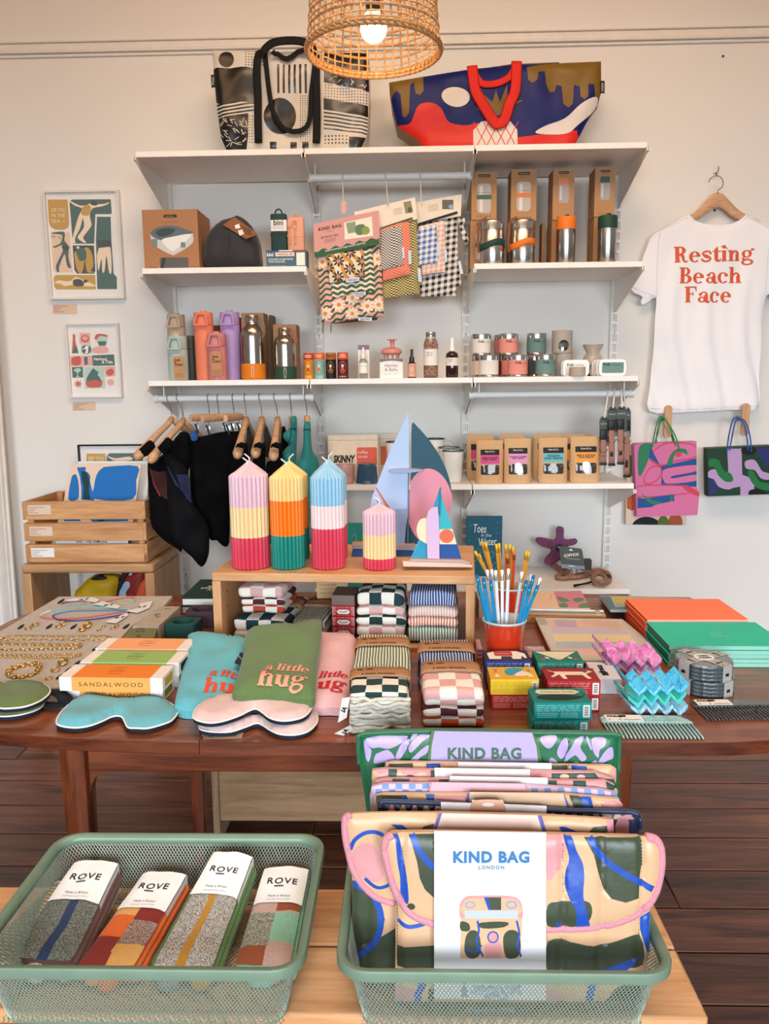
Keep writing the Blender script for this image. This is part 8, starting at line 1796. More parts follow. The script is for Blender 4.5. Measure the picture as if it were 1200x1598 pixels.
def wrapper(i,z,dx,lab):
 ol=[(835+dx,963.5),(970+dx*.5,966),(1000,990),(1022,1014),(1004,1031),(867+dx,1031),(850+dx,995)]
 sh=[]
 if i==2:
  ys=[968,978,989,1001,1012,1022]
  for k in range(6):
   y0,y1=ys[k],(ys+[1031])[k+1];sh.append(([(857+k*3,y0),(963+k*9,y0+1),(972+k*9,y1+1),(860+k*3,y1)],ink(wr_cols[(k+1)%6],.5)))
  sh+=[([(864,967),(898,968),(902,979),(869,978)],ink('#a57fa5',.5)),([(838,965),(850,965),(856,975),(842,975)],ink('#8f8765',.5)),(sm([(905,968),(960,969),(966,984),(940,978),(920,974)],3),ink('#c8916a',.5))]
 stat('gift_wrap_pack',lab,ol,z,.0058,plain('#bfb2a6',.4),sh,(),'gift wrap','flat gift wrap packs')
wrapper(0,TZ+.006,2,'flat gift wrap pack at the bottom of three');wrapper(1,TZ+.0122,1,'flat gift wrap pack in the middle of three');wrapper(2,TZ+.0184,0,'flat gift wrap pack with pastel stripes, topmost of three')
s=Skin([(837,965),(969,967.5),(1015,1010),(1000,1028),(870,1028)],(0,0,TZ+.0200),UP,.002,.03,.004,30);b=MB();s.body(b,[],film(.16),.0008,8);tag(b.build('cellophane_sleeve',loc=gp(900,1028,TZ+.018),world=True,smooth=80),'crinkled clear cellophane over the topmost gift wrap pack','cellophane')
Zo=lambda p:zz(p,900,900,4)
for k in range(4):
 z=TZ+.0075*(k+1);sh=[]
 if k==3:sh=[(Zo([(210,125),(330,122),(380,150),(300,165),(240,160)]),ink('#c7ae58',.4)),(Zo([(150,122),(210,125),(240,190),(200,215),(150,150)]),ink('#54707e',.4)),(Zo([(200,215),(240,190),(330,185),(330,200),(210,225)]),ink('#4a6f9a',.4)),(Zo([(300,165),(380,160),(400,190),(330,190)]),ink('#b98a86',.4)),(Zo([(330,122),(560,128),(680,134),(560,140),(360,138)]),ink('#b5a59c',.4))]
 stat('card_pack','film wrapped pack of patterned cards behind the orange notebooks, '+['lowest','second from the bottom','second from the top','topmost'][k],[(936-k*.0,930-k*0),(1075,932),(1110,945),(1110,950),(952,951)]if k<3 else Zo([(142,118),(400,122),(690,134),(700,150),(560,205),(210,205)]),z,.0070,plain(['#3a6b9a','#8fa3b0','#46647a','#9aa59f'][k],.3,Coat_Weight=.5),sh,(),'card pack','film wrapped card packs')
def nb(col,x0,x1,y0,y1,n,th,lab,grp,rz,edge,words,spine):
 for k in range(n):
  random.seed(k+len(lab));dx,dy=random.uniform(-.0025,.0025),random.uniform(-.002,.002);z=TZ+th*k;w,d=(x1-x0)/2,(y1-y0)/2
  t=thing('notebook',(['lowest','second','third','fourth','fifth','sixth','seventh'][k]if k<n-1 else 'topmost')+(' from the bottom' if 0<k<n-1 else '')+' '+lab,'notebook',((x0+x1)/2+dx,(y0+y1)/2+dy,z+.0002),rz,grp)
  m=plain(col,.45,vary=.03);b=MB();b.box(-w,w,-d,d,th-.0016,th-.0006,m);b.box(-w,w,-d,d,0,.0010,m);b.box(-w,-w+.0015,-d,d,.0010,th-.0016,plain(spine,.5))
  if k==n-1:b.text(words,plain(edge,.3,.5),TR(w*.02,-d*.1,th-.0006),w=w*.30,z=.0004,gap=.8)
  b.build('cover',t);MB().box(-w+.0018,w-.002,-d+.0015,d-.002,.0012,th-.0018,plain(col,.7,vary=.05)).build('page_block',t)
  b=MB();b.box(-w-.0004,w+.0004,-d-.0006,-d-.0003,.0005,th-.0010,film(.18));b.build('film_wrap',t)
nb('#ff7a4a',.558,.792,1.832,2.015,7,.0073,'bright orange notebook in the back stack','orange notebooks',0,'#f2855c','ideas','#a83a22')
nb('#12bfa0',.556,.805,1.652,1.826,5,.0093,'bright teal notebook in the stack behind coasters','teal notebooks',-1,'#6fd9c4','big\nidea','#1f5a4c')
# ---- resin pieces
ZA=lambda p:zz(p,920,990,7.06)
def zig(lab,pts,Y,cols,tagq,grp='zigzag resin hair clips',ex=(-23,-27),dY=.045):
 m=resin(*cols);t=thing('zigzag_clip',lab,'hair clip',wp(*ZA([pts[len(pts)//2]])[0],Y),0,grp);P=ZA(pts);hw=3.1;vs=[];n=len(P)
 for dx,dy,yy in((0,0,Y),(ex[0],ex[1],Y+dY)):
  for s_ in(-1,1):vs+=[wp(p[0]+dx,p[1]+dy+s_*hw,yy)for p in P]
 fs=[]
 for i in range(n-1):
  A0,A1,B0,B1=i,i+1,n+i,n+i+1;C0,C1,D0,D1=2*n+i,2*n+i+1,3*n+i,3*n+i+1
  fs+=[(A0,B0,B1,A1),(C0,C1,D1,D0),(A0,A1,C1,C0),(B0,D0,D1,B1)]
 fs+=[(0,2*n,3*n,n),(n-1,2*n-1,4*n-1,3*n-1)];b=MB();b.add(vs,fs,m);b.build('resin_body',t,world=True,smooth=0,bevel=.0008)
 b=MB()
 for i in tagq:
  a,c,d,e=vs[i],vs[i+1],vs[2*n+i+1],vs[2*n+i];f=lambda u,v:(a.lerp(c,u)).lerp(e.lerp(d,u),v)+V((0,-.0004,.0008));q=[f(.06,.25),f(.94,.25),f(.94,.85),f(.06,.85)];b.add(q,[(0,1,2,3)],ink('#e4e2de'));o=V((0,-.0003,.0004))
  b.add([f(*uv)+o for uv in((.2,.35),(.5,.35),(.5,.55),(.2,.55))],[(0,1,2,3)],ink('#17171a'));b.add([f(*uv)+o for uv in((.6,.65),(.8,.65),(.8,.75),(.6,.75))],[(0,1,2,3)],ink('#17171a'))
 if tagq:b.build('paper_wrap',t,world=True,smooth=0)
pkA=[(190,200),(285,320),(355,255),(430,330),(500,268),(570,345),(640,265),(705,350),(800,285)]
zig('lower pink marbled zigzag clip beneath its pink twin',[(x-5,y+98)for x,y in pkA],1.58,('#a35f86','#c98aae','#d9a3c4'),());zig('upper pink marbled zigzag clip, highest of all the zigzags',pkA,1.58,('#b0568f','#d47fb5','#e3a6cc'),(0,2,4))
zig('bottom pale blue zigzag clip in the blue pile',[(455,795),(555,885),(630,800),(700,888),(765,795),(850,888),(915,800),(990,888),(1085,800)],1.402,('#4fb0d2','#a9d6e2','#3d93b5'),(0,));zig('middle green and teal marbled zigzag clip in the blue pile',[(425,700),(540,790),(610,692),(685,780),(755,685),(830,775),(900,665),(980,755),(1065,655)],1.405,('#5fd3a0','#36b4c4','#4fcf7f'),(0,));zig('top bright blue marbled zigzag clip in the blue pile',[(430,530),(550,665),(630,590),(715,668),(785,590),(862,652),(925,580),(1005,642),(1092,556)],1.408,('#2f9fd6','#5bc0de','#2b78b8'),(0,2,4))
def comb(lab,x0,x1,ysp,ytip,m,n,rz,z=TZ):
 cx,cy=(x0+x1)/2,(ysp+ytip)/2;t=thing('resin_comb',lab,'comb',(cx,cy,z),rz,'wide toothed resin combs');w,d=(x1-x0)/2,(ysp-ytip)/2;b=MB()
 b.prism([(-w,d*.35),(-w+.001,d*.8),(-w+.010,d),(w-.018,d),(w-.004,d*.65),(w,d*.35)],.0052,m);b.build('spine',t,bevel=.0015)
 for k in range(n):
  x=-w+.003+(2*w-.007)*k/(n-1);b=MB();b.tube([(x,d*.40,.0026),(x+.001,-d*.2,.0026),(x+.0012,-d*.88,.0028),(x+.0012,-d,.002)],[.0023,.0022,.0020,.0011],m,6);b.build('tooth',t,smooth=180)
 b=MB();b.box(-w+.010,-w+.075,d*.42,d*1.0,.0053,.0058,ink('#e9e7e3'));b.text('mujii',ink('#141416'),TR(-w+.031,d*.84,.0058),w=.034,h=d*.24,z=.0003,bold=.06);lines(b,TR(-w+.056,d*.55,.0058),0,0,.030,2,.003,ink('#4a4a4c'),.0009);b.flat(ell(-w+.016,d*.55,.0016,n=8),.0061,ink('#141416'));b.flat(ell(-w+.034,d*.52,.0018,n=8),.0061,ink('#141416'));b.build('paper_wrap',t,smooth=0)
comb('pale blue green resin comb with white wrap, nearest the table edge',.343,.503,1.388,1.298,resin('#7fa9ab','#a3c4c4','#8bb5b3'),24,-1)
comb('dark grey marbled resin comb with white wrap at the right edge',.530,.705,1.462,1.375,resin('#23282a','#4b5354','#15181a'),26,2)
def coasters():
 cx,cy,R=.583,1.535,.0545;m=resin('#20282c','#5f6d72','#3a3634',35);wp_=ink('#a9a6a2')
 for s_,(dx,dy)in enumerate(((.003,-.002),(0,0))):
  z0=TZ+.0315*s_;nm='lower' if s_==0 else 'upper'
  for k in range(4):
   b=MB();h=.0076;z=z0+h*k;b.lathe([(0,0),(R-.003,0),(R-.0005,.0018),(R,h*.45),(R-.0005,h-.0022),(R-.003,h-.0004),(0,h-.0004)],m,48)
   tag(b.build('resin_coaster',loc=(cx+dx,cy+dy,z+.0002)),'grey marbled resin coaster, %s in the %s strapped pile'%(['lowest','second from the bottom','second from the top','topmost'][k],nm),'coaster','strapped resin coasters')
  t=thing('paper_strap','%s crossed paper strap around the grey coasters'%nm,'paper strap',(cx+dx,cy+dy,z0));H_=.0308
  for a in(30,120):
   b=MB();X=RZ(a);w=.0125;b.box(-R-.0012,R+.0012,-w,w,H_,H_+.0005,wp_,X);b.box(-R-.0014,-R-.0008,-w,w,0,H_+.0005,wp_,X);b.box(R+.0008,R+.0014,-w,w,0,H_+.0005,wp_,X)
   for sg in(-1,1):b.text('mujii',ink('#1a1a1c'),X@TR(sg*R*.66,0,H_+.0005)@RZ(90),w=.018,h=.007,z=.0004,bold=.05);b.flat(ell(sg*(R*.9),.006,.0017,n=8),H_+.001,ink('#1a1a1c'),X);b.box(sg*(R+.0015)-.0002,sg*(R+.0015)+.0002,-.004,.005,.010,.016,ink('#1a1a1c'),X)
   b.build('strap',t,smooth=0)
  if s_:b=MB();b.lathe([(0,H_+.0018),(.019,H_+.0018),(.019,H_+.0010)],ink('#dedcda'),28);b.text('resin\nmade',ink('#1c1c1e'),TR(0,0,H_+.0018),w=.024,z=.0004,bold=.04);b.build('round_sticker',t,smooth=0)
coasters()
# ================================================================ SOCKS IN THE LEFT BASKET
BZ=.5365
def socks():
 def P(x,y,z):return gp(x,y,z)
 def pack(lab,tl,tr,bl,br,z0,z1,base,shapes,side,label_frac=.36,foot=None,layers=3,wl=(0,0)):
  """folded socks lying back to front; corners traced on the top face; tl/tr at height z1, bl/br at z0"""
  A,B,C,D=P(*tl,z1),P(*tr,z1),P(*bl,z0),P(*br,z0);t=thing('sock_pack',lab,'socks',V((C.x,C.y,BZ)),0,'packs of marl socks in the left basket')
  def S(u,v,off=0):
   p=(C.lerp(D,u)).lerp(A.lerp(B,u),v);bul=.006*(1-(2*u-1)**4)*(1-(max(0,.12-v)/.12)**2)*(1 if v<.93 else .8);return p+V((0,0,bul+off+.0022*noise.noise(V((p.x*50,p.y*26,1)))))
  for k in range(layers-1,-1,-1):
   b=MB();off=-.008*k;sh=shapes if k==0 else[]
   dxk=.004*k;f=lambda u,v,off=off,dxk=dxk:S(u,v,off)+V((dxk,.001*k,0))
   b.panel(lambda u,v:f(u,v),rrect(0,0,1,1,.06),sh,base if k==0 else side,.06)
   ol=dense(rrect(0,0,1,1,.06),.05);n=len(ol);b.add([f(*p)for p in ol]+[f(*p)-V((0,0,.0072))for p in ol],[(i,n+i,n+(i+1)%n,(i+1)%n)for i in range(n)],side);b.panel(lambda u,v:f(u,v)-V((0,0,.0072)),rrect(0,0,1,1,.06),[],side,.2,flip=True)
   b.build('sock',t,world=True,smooth=60)
  lf=1-label_frac;b=MB();wm=plain('#ecebe9',.55,vary=.01);g=lambda u,v:S(u,v,.0022 if v<.99 else .002)
  u0,u1=wl[0],1+wl[1]
  b.sheet(lambda s_,q:g(u0+(u1-u0)*s_,lf+(1.02-lf)*q),10,8,wm);tp=[(u0,1.02),(u1,1.02)]
  b.sheet(lambda s_,q:g(u0+(u1-u0)*s_,1.02)+V((0,.004*sin(q*pi*.5),-.05*q)),8,5,wm,flip=False)
  b.sheet(lambda s_,q:g(u1,lf+(1.02-lf)*s_)+V((.0015,0,-.042*q)),6,2,wm,flip=True)
  f2=lambda u,v,z:g(u,v)+V((0,0,.0006+z));uc=(u0+u1)/2;W_=u1-u0;k_=1.0
  asp=(A-B).length/((A-C).length)
  b.text('ROVE',ink('#19191b'),cx=uc,cy=lf+label_frac*.58,w=.64*W_,h=.155*asp*W_,fn=f2,bold=.012,z=.0003,sp=1.15)
  b.add([f2(uc+du*W_,lf+label_frac*.58+dv*asp*W_,.0004)for du,dv in((-.15,-.145),(.05,-.145),(.05,-.118),(-.15,-.118))],[(0,1,2,3)],ink('#19191b'))
  b.text('Made in Britain',ink('#5a5a5c'),cx=uc,cy=lf+label_frac*.17,w=.46*W_,h=.05*asp,fn=f2,z=.0003);b.text('Organically Farmed Cotton',ink('#6a6a6c'),cx=uc,cy=lf+label_frac*.07,w=.50*W_,h=.035*asp,fn=f2,z=.0003)
  b.build('paper_label',t,world=True,smooth=60)
  if foot:
   for k,(m1,m2,dx,dy,dz)in enumerate(foot):
    c0=C.lerp(D,.5)+V((dx,.030+dy,-.014+max(dz,0)));b=MB();pts=[c0+V((0,.02,0)),c0+V((0,-.005,-.006)),c0+V((.003,-.026,-.002)),c0+V((.004,-.034,-.004))]
    b.tube(sm([tuple(p)for p in pts[:3]],4,False),[.014]*4+[.018]*5,m1,14,flat=.62,up=(0,0,1));b.build('sock_foot',t,world=True,smooth=180)
    b=MB();b.lathe([(0,-.016),(.010,-.013),(.0175,-.002),(.018,.006),(.0175,.010)],m2,16,TR(*(pts[2]+V((.001,-.003,-.004))))@RX(-62)@Matrix.Diagonal((1,.72,1,1)));b.build('sock_toe',t,world=True,smooth=180)
  return t
 gm=marl('#2e332f','#7f837a');gm2=marl('#5f5a54','#c5beb4');gm3=marl('#4d5248','#a7a594');nv=fabric('#1c3053',700,.9,.1);orr,cr_,rd,br=(fabric(c,600,.9,.1)for c in('#cf5f1a','#cf9a56','#7c2016','#8a4622'));grn=fabric('#4f6d3a',500,.9,.2);mus_=fabric('#ad7d2c',600,.9,.1);mint_,pk_=fabric('#7fb09a',500,.9,.15),fabric('#b5968c',600,.9,.12);mb=marl('#6b3a2c','#a5968c');rib=fabric('#5f4038',600,.9,.15);cream_m=marl('#8b7f6c','#cdbfa6')
 pack('grey marl socks with navy stripe, white label, left in the basket',(113,1351),(183,1352),(15,1494),(112,1500),.566,.607,gm,[([(.42,0),(.60,0),(.66,.3),(.60,.72),(.44,.72),(.50,.3)],nv)],rib,.44,[(gm,cream_m,-.01,0,0),(gm2,gm2,.03,.004,-.012)],wl=(.02,.0))
 pack('orange, red and cream colour block socks, second from the left',(222,1368),(288,1369),(120,1508),(206,1512),.560,.598,cr_,[([(0,.0),(.5,.0),(.5,.12),(0,.12)],rd),([(0,.12),(.46,.08),(.50,.28),(0,.30)],rd),([(0,.30),(.50,.27),(.50,.50),(0,.52)],orr),([(.50,.20),(1,.22),(1,.46),(.50,.46)],mb),([(.5,.46),(1,.46),(1,.62),(.5,.62)],rd)],orr,.42,[(mb,orr,.0,.0,0),(orr,fabric('#d97a4a',600),-.02,.006,.004)],wl=(0,.02))
 pack('beige marl socks with mustard stripe and green trim, tallest label',(330,1336),(393,1342),(232,1508),(330,1512),.560,.622,gm2,[([(.40,0),(.57,0),(.60,.5),(.57,.72),(.44,.72),(.46,.4)],mus_),([(0,0),(.07,0),(.07,1),(0,1)],grn)],grn,.40,[(marl('#4a5049','#9ea39a'),marl('#4a5049','#9ea39a'),-.02,0,0),(grn,mus_,.025,.0,.002)],wl=(.03,0))
 pack('mint, pink and rust colour block socks, rightmost in the basket',(412,1361),(480,1361),(366,1506),(452,1508),.556,.596,pk_,[([(0,.0),(.5,.0),(.5,.16),(0,.16)],br),([(0,.16),(.52,.16),(.52,.50),(0,.50)],gm3),([(.52,.20),(1,.20),(1,.52),(.52,.50)],mint_),([(.52,.52),(1,.54),(1,.70),(.52,.66)],br)],mint_,.40,[(br,pk_,.008,.004,.004),(mint_,mint_,-.01,.0,-.004),(mint_,mint_,.0,.0,-.014)],wl=(0,.02))
 t=pack('striped cream and grey ribbed socks pushed against the left end',(84,1382),(100,1384),(-48,1500),(12,1500),.566,.592,uvstripe(((0,'#3c3a34'),(.22,'#a89a80')),22,1),[],cream_m,.001,None,2)
socks()
# ================================================================ QUILTED SLEEVES IN THE RIGHT BASKET
cre,pnk,olv,blu_,lil2,grn2,nvy2,prp=(N('quilted_'+n,.38,0,Sheen_Weight=.2)for n in('cream','pink','olive','blue','lilac','green','navy','purple'))
for q,c in((cre,'#d2a982'),(pnk,'#cf8f90'),(olv,'#38432e'),(blu_,'#1248a8'),(lil2,'#b79fd2'),(grn2,'#14663f'),(nvy2,'#14264a'),(prp,'#5d5fa8')):q.b.inputs['Base Color'].default_value=hx(c)+(1,);q.bump(q.noise(q.coord('Object',(1,1,.5)),25,3,.5,.6),.35,.006)
cre,pnk,olv,blu_,lil2,grn2,nvy2,prp=(q.m for q in(cre,pnk,olv,blu_,lil2,grn2,nvy2,prp))
edge_p=fabric('#cf8794',500,.7,.1,.3);Z5=lambda p:zz(p,520,1250,2.222);Z4=lambda p:zz(p,520,1120,2.5)
wcard=plain('#dcdcde',.5,vary=.01)
def sleeve(lab,Y,lean,ol,shapes,base,seams,edge=None,edge_pts=None,card=None,th=.016,puff=.007,bottom_z=.5375,er=.0036,extra=None,z0=.54):
 """upright quilted sleeve; plane through (0, Y, z0) leaning back by lean"""
 n=V((0,-1,lean));s=Skin(ol,(0,Y,z0),n,puff,.02,.003,16);P=rp(sum(p[0]for p in ol)/len(ol),max(p[1]for p in ol),V((0,Y,z0)),n.normalized())
 base_warp=s.lift
 sx_=[rp(q,1400,s.P0,s.n).x for q in seams]
 def lift(p):
  h=base_warp(p)
  for x in sx_:h-=.0045*exp(-((p.x-x)/.0035)**2)
  return h
 s.lift=lift;t=thing('laptop_sleeve',lab,'laptop sleeve',P,0,'quilted laptop sleeves in the right basket');b=MB();s.body(b,shapes,base,th,7,flatback=True);b.build('padded_body',t,world=True,smooth=80)
 if edge:b=MB();b.tube([s.surf(p[0],p[1],.001)for p in sm(edge_pts,6,False)],er,edge,8);b.build('piping',t,world=True,smooth=180)
 y0,y1=min(p[1]for p in ol)+4,max(p[1]for p in ol)-4
 for q in seams:
  b=MB();yy=y0
  while yy<min(y1,y0+200):b.tube([s.surf(q,yy,.0006),s.surf(q,min(yy+3.2,y1),.0006)],.0005,plain('#5a4636',.8),4);yy+=5.2
  b.build('stitching',t,world=True,smooth=0)
 if card:card(s,t)
 if extra:extra(s,t)
 return s,t
def cardpart(s,t,ol,m=wcard,nm='paper_wrap',off=.004,deco=None,th=.0012,shapes=()):
 c=Skin(ol,s.P0+s.n*(s.puff+off),s.n);b=MB();c.body(b,list(shapes),m,th,30)
 if deco:deco(c,b)
 b.build(nm,t,world=True,smooth=60);return c
def low(Y,x=800):return pj((x,Y,.5385))
BT={}
def yb(Y):return pj((.12,Y,.540))[1]
# 8: rear, green and lilac wavy check
def card8(s,t):
 def d(c,b):c.text(b,'KIND BAG',ink('#4a6a55'),756,1175.5,w=115,rot=0,bold=.04,sp=1.08)
 cardpart(s,t,Z4([(382,52),(780,58),(800,100),(815,178),(366,172),(376,110)]),plain('#b3a6d6',.5,vary=.01),'paper_wrap',.004,d,shapes=[(Z4([(382,52),(396,52),(384,110),(380,172),(366,172),(370,110)]),ink('#557a4c')),(Z4([(775,58),(790,58),(806,100),(818,178),(800,178),(792,110)]),ink('#557a4c'))])
wv=[Z4(sm(q,3))for q in([(125,82),(170,68),(230,66),(290,70),(270,90),(220,115),(180,110),(150,112)],[(120,85),(140,108),(150,125),(140,165),(128,150)],[(245,140),(270,90),(300,80),(290,110),(265,150),(245,165)],[(180,130),(215,120),(240,150),(230,172),(195,168),(160,172),(165,140)],[(295,105),(330,66),(360,62),(380,66),(350,85),(325,110),(300,130)],[(300,160),(340,120),(372,100),(366,130),(335,150),(330,172),(300,172)],[(310,62),(330,58),(320,72),(300,84)],[(805,75),(830,66),(870,68),(858,100),(838,115),(815,100)],[(870,130),(885,90),(905,75),(915,100),(905,140),(885,155)],[(925,110),(945,78),(975,70),(960,110),(985,150),(965,165),(940,140),(905,170),(900,160)],[(845,150),(870,165),(868,180),(840,180)],[(1005,80),(1030,72),(1060,78),(1055,105),(1035,120),(1030,150),(1010,125)],[(985,80),(1000,120),(1005,110),(990,70)],[(1060,120),(1085,110),(1088,150),(1065,160),(1040,175),(1030,165)],[(1000,172),(1020,160),(1030,178),(1010,186)],[(925,182),(945,165),(970,178),(965,186)])]
y8=yb(1.165)
sleeve('green and lilac checkerboard quilted laptop sleeve, rearmost and tallest',1.155,.10,Z4([(105,75),(125,60),(250,56),(380,52),(600,54),(780,58),(960,60),(1095,62),(1110,75),(1112,200),(1120,330),(1080,(y8-1120)*2.5),(170,(y8-1120)*2.5),(122,300),(103,180)]),[(q,lil2)for q in wv],grn2,Z4([(290,0)])[0][:1]+Z4([(905,0)])[0][:1],grn2,Z4([(104,180),(100,90),(125,60),(380,52),(780,58),(1090,62),(1112,78),(1110,210)]),card8)
def rib_sleeve(lab,Y,top,x0,x1,base,shapes,card=None,edge=None,lean=.10,seams=(),th=.008,er=.003,extra=None):
 """mostly hidden sleeve: only its upper border shows"""
 yB=(yb(Y)-1120)*2.5;ol=Z4(top+[(x1-50,yB),(x0+35,yB)]);return sleeve(lab,Y,lean,ol,[(Z4(q),m)for q,m in shapes],base,[520+q/2.5 for q in seams],edge,Z4(top)if edge else None,card,th=th,puff=.005,er=er,extra=extra)
wc=lambda ol,c='#ece9ea',nm='paper_wrap',off=.003,d=None:(lambda s,t:cardpart(s,t,Z4(ol),plain(c,.5,vary=.01),nm,off,d))
dkg=fabric('#1c4436',500,.5,.05,.1)
rib_sleeve('cream, blue and olive quilted sleeve just before the rearmost one',1.130,[(200,200),(205,180),(230,174),(480,176),(860,185),(1085,188),(1104,200),(1104,235)],208,1100,cre,[([(215,178),(310,176),(315,215),(225,215)],olv),([(362,177),(418,177),(418,215),(365,215)],blu_),([(850,185),(915,186),(915,230),(850,230)],olv),([(928,186),(988,188),(990,220),(935,220)],blu_),([(1085,195),(1106,198),(1106,240),(1090,240)],pnk)],lambda s,t:(cardpart(s,t,Z4([(487,174),(852,178),(852,215),(487,212)]),plain('#ece9ea',.5,vary=.01),'paper_wrap',.003)),None,.10,(920,))
rib_sleeve('pink and green quilted sleeve with white flower shapes, pair rear one',1.110,[(150,235),(152,205),(200,200),(600,208),(1020,212),(1095,240),(1112,290)],150,1115,pnk,[(ell(160,225,12,20),cre),(ell(250,218,22,14),cre),(ell(300,228,18,10),dkg),([(215,200),(250,200),(245,240),(215,240)],dkg),(ell(345,222,18,14),cre),([(380,204),(396,204),(396,235),(380,235)],dkg),([(850,215),(1020,214),(1040,240),(850,240)],dkg),(ell(900,226,18,9),cre),(ell(965,228,16,9),pnk),([(1055,235),(1100,240),(1115,300),(1080,300)],dkg),(ell(1098,288,12,16),cre)],wc([(395,196),(768,202),(766,240),(396,236)]))
rib_sleeve('pink and green quilted sleeve with white flower shapes, pair front one',1.092,[(150,275),(170,245),(215,238),(450,240),(840,245),(1060,246),(1098,262),(1112,300)],155,1115,pnk,[([(230,238),(300,238),(290,262),(235,262)],dkg),(ell(350,245,20,9),cre),([(410,240),(450,240),(450,262),(415,262)],dkg),([(838,244),(872,244),(872,275),(838,275)],dkg),([(935,245),(985,246),(985,280),(935,280)],dkg),([(1062,247),(1112,270),(1112,310),(1070,300)],dkg),(ell(1100,288,11,15),cre)],wc([(455,228),(836,235),(836,272),(455,268)]))
ckb=[([(165+i*26,258+j*17),(191+i*26,258+j*17),(191+i*26,275+j*17),(165+i*26,275+j*17)],fabric('#6d8fc9',500,.5,.05,.1))for i in range(8)for j in range(3)if(i+j)%2]+[([(770+i*52,272),(796+i*52,272),(800+i*52,310),(772+i*52,310)],fabric('#6d8fc9',500,.5,.05,.1))for i in range(7)]
rib_sleeve('lilac and blue gingham quilted sleeve with pink card band',1.074,[(142,310),(150,270),(200,258),(380,258),(750,264),(1040,280),(1100,292),(1118,320)],145,1118,plain('#cfb3cc',.45),ckb,lambda s,t:cardpart(s,t,Z4([(385,252),(745,258),(762,300),(374,292)]),plain('#dcb0bb',.5,vary=.02),'paper_wrap',.003),None,.10,(380,745))
rib_sleeve('cream, olive and blue quilted sleeve with peach card band',1.056,[(158,330),(165,305),(200,298),(520,298),(905,300),(1110,318),(1130,340),(1130,360)],160,1130,cre,[([(165,300),(285,300),(300,330),(310,360),(175,360)],olv),([(360,298),(395,298),(392,330),(368,330)],blu_),([(262,305),(280,300),(305,330),(290,330)],blu_),([(920,302),(958,302),(990,350),(935,345)],olv),([(960,306),(1005,308),(1015,355),(980,355)],blu_),([(1040,330),(1100,318),(1132,345),(1132,365),(1050,360)],pnk),([(395,300),(515,300),(512,340),(400,335)],pnk)],lambda s,t:cardpart(s,t,Z4([(528,290),(900,296),(925,352),(508,345)]),plain('#dcb898',.5,vary=.02),'paper_wrap',.003,shapes=[(Z4([(516,290),(532,290),(528,346),(508,346)]),prp),(Z4([(898,296),(912,296),(932,352),(912,352)]),prp)]))
tri=[]
for i in range(5):tri+=[([(205+i*45,375),(228+i*45,328),(250+i*45,375)],cre if i%2 else pnk)]
for i in range(8):tri+=[([(835+i*42,392),(856+i*42,362),(878+i*42,392)],pnk if i%2 else cre)]
rib_sleeve('navy quilted sleeve with cream and peach triangles',1.036,[(182,375),(185,335),(205,325),(400,332),(830,356),(1000,362),(1160,366),(1192,385),(1195,430)],185,1195,nvy2,[(q,m)for q,m in tri]+[([(1095,420),(1110,385),(1140,375),(1150,400),(1150,460),(1100,460)],pnk)],lambda s,t:(cardpart(s,t,Z4([(420,330),(541,334),(541,322),(660,322),(668,338),(832,345),(832,385),(420,372)]),plain('#ece9ea',.5,vary=.01),'paper_wrap',.003),cardpart(s,t,Z4(sm([(541,375),(543,330),(560,322),(600,320),(645,322),(664,335),(667,375)],2)),plain('#d3a78f',.5,vary=.02),'hanging_tab',.005,shapes=[(Z4(ell(604,340,24,8)),ink('#efe6e0'))])),nvy2,.10,(),er=.004)
# 2: cream flap sleeve behind the front one
def card2(s,t):cardpart(s,t,Z5([(368,42),(722,50),(742,112),(342,108)]),plain('#e3c9bb',.5,vary=.02),'paper_wrap',.003,shapes=[(Z5([(366,42),(378,42),(356,108),(340,108)]),prp),(Z5([(708,50),(724,50),(744,110),(726,110)]),prp)])
y2=(yb(.995)-1250)*2.222
F2=sm([(40,75),(50,52),(75,44),(200,40),(370,42),(720,52),(880,58),(960,66),(972,80),(972,200),(940,300),(700,380),(300,370),(215,358),(150,335),(100,290),(65,230),(50,150)],2)
P2=[(Z5(stroke([(60,165),(75,130),(110,105),(150,103),(185,125),(200,170)],14)),blu_),(Z5(sm([(65,190),(85,150),(130,140),(160,175),(175,230),(165,268),(120,270),(85,240)],3)),pnk),(Z5(stroke([(110,262),(150,292),(190,285),(215,260)],12)),blu_),(Z5([(200,76),(240,78),(290,115),(240,105)]),blu_),(Z5([(302,100),(312,82),(350,72),(345,110),(305,112)]),olv),(Z5([(780,84),(800,84),(870,112),(860,120),(800,118)]),blu_),(Z5([(885,100),(900,84),(950,80),(945,120),(885,120)]),olv),(Z5([(945,66),(972,70),(972,125),(950,125)]),edge_p)]
s2,t2=sleeve('cream quilted sleeve with pink piped flap, directly behind the foremost',.995,.14,Z5([(60,100),(70,60),(200,52),(370,50),(720,58),(960,72),(965,200),(950,y2),(95,y2),(70,560),(66,300)]),[(Z5([(66,270),(110,290),(160,340),(180,400),(160,470),(70,500)]),olv),(Z5([(68,500),(150,470),(215,430),(222,600),(72,600)]),olv),(Z5(stroke([(70,280),(130,310),(165,380),(155,460),(110,515),(72,525)],22)),blu_),(Z5([(75,600),(205,600),(170,660),(80,650)]),olv),(Z5([(75,650),(170,690),(160,760),(85,760)]),nvy2)],cre,Z5([(118,0)])[0][:1])
fl=Skin(Z5(F2),s2.P0+s2.n*.010,s2.n,.006,.02,.003,16);b=MB();fl.body(b,P2,cre,.005,7);b.build('flap',t2,world=True,smooth=80)
b=MB();b.tube([fl.surf(*p,-.001)for p in Z5(sm([(60,48),(42,62),(42,110),(52,170),(70,235),(105,290),(150,330),(215,352)],7,False))],.0052,edge_p,8);b.build('piping',t2,world=True,smooth=180)
card2(fl,t2)
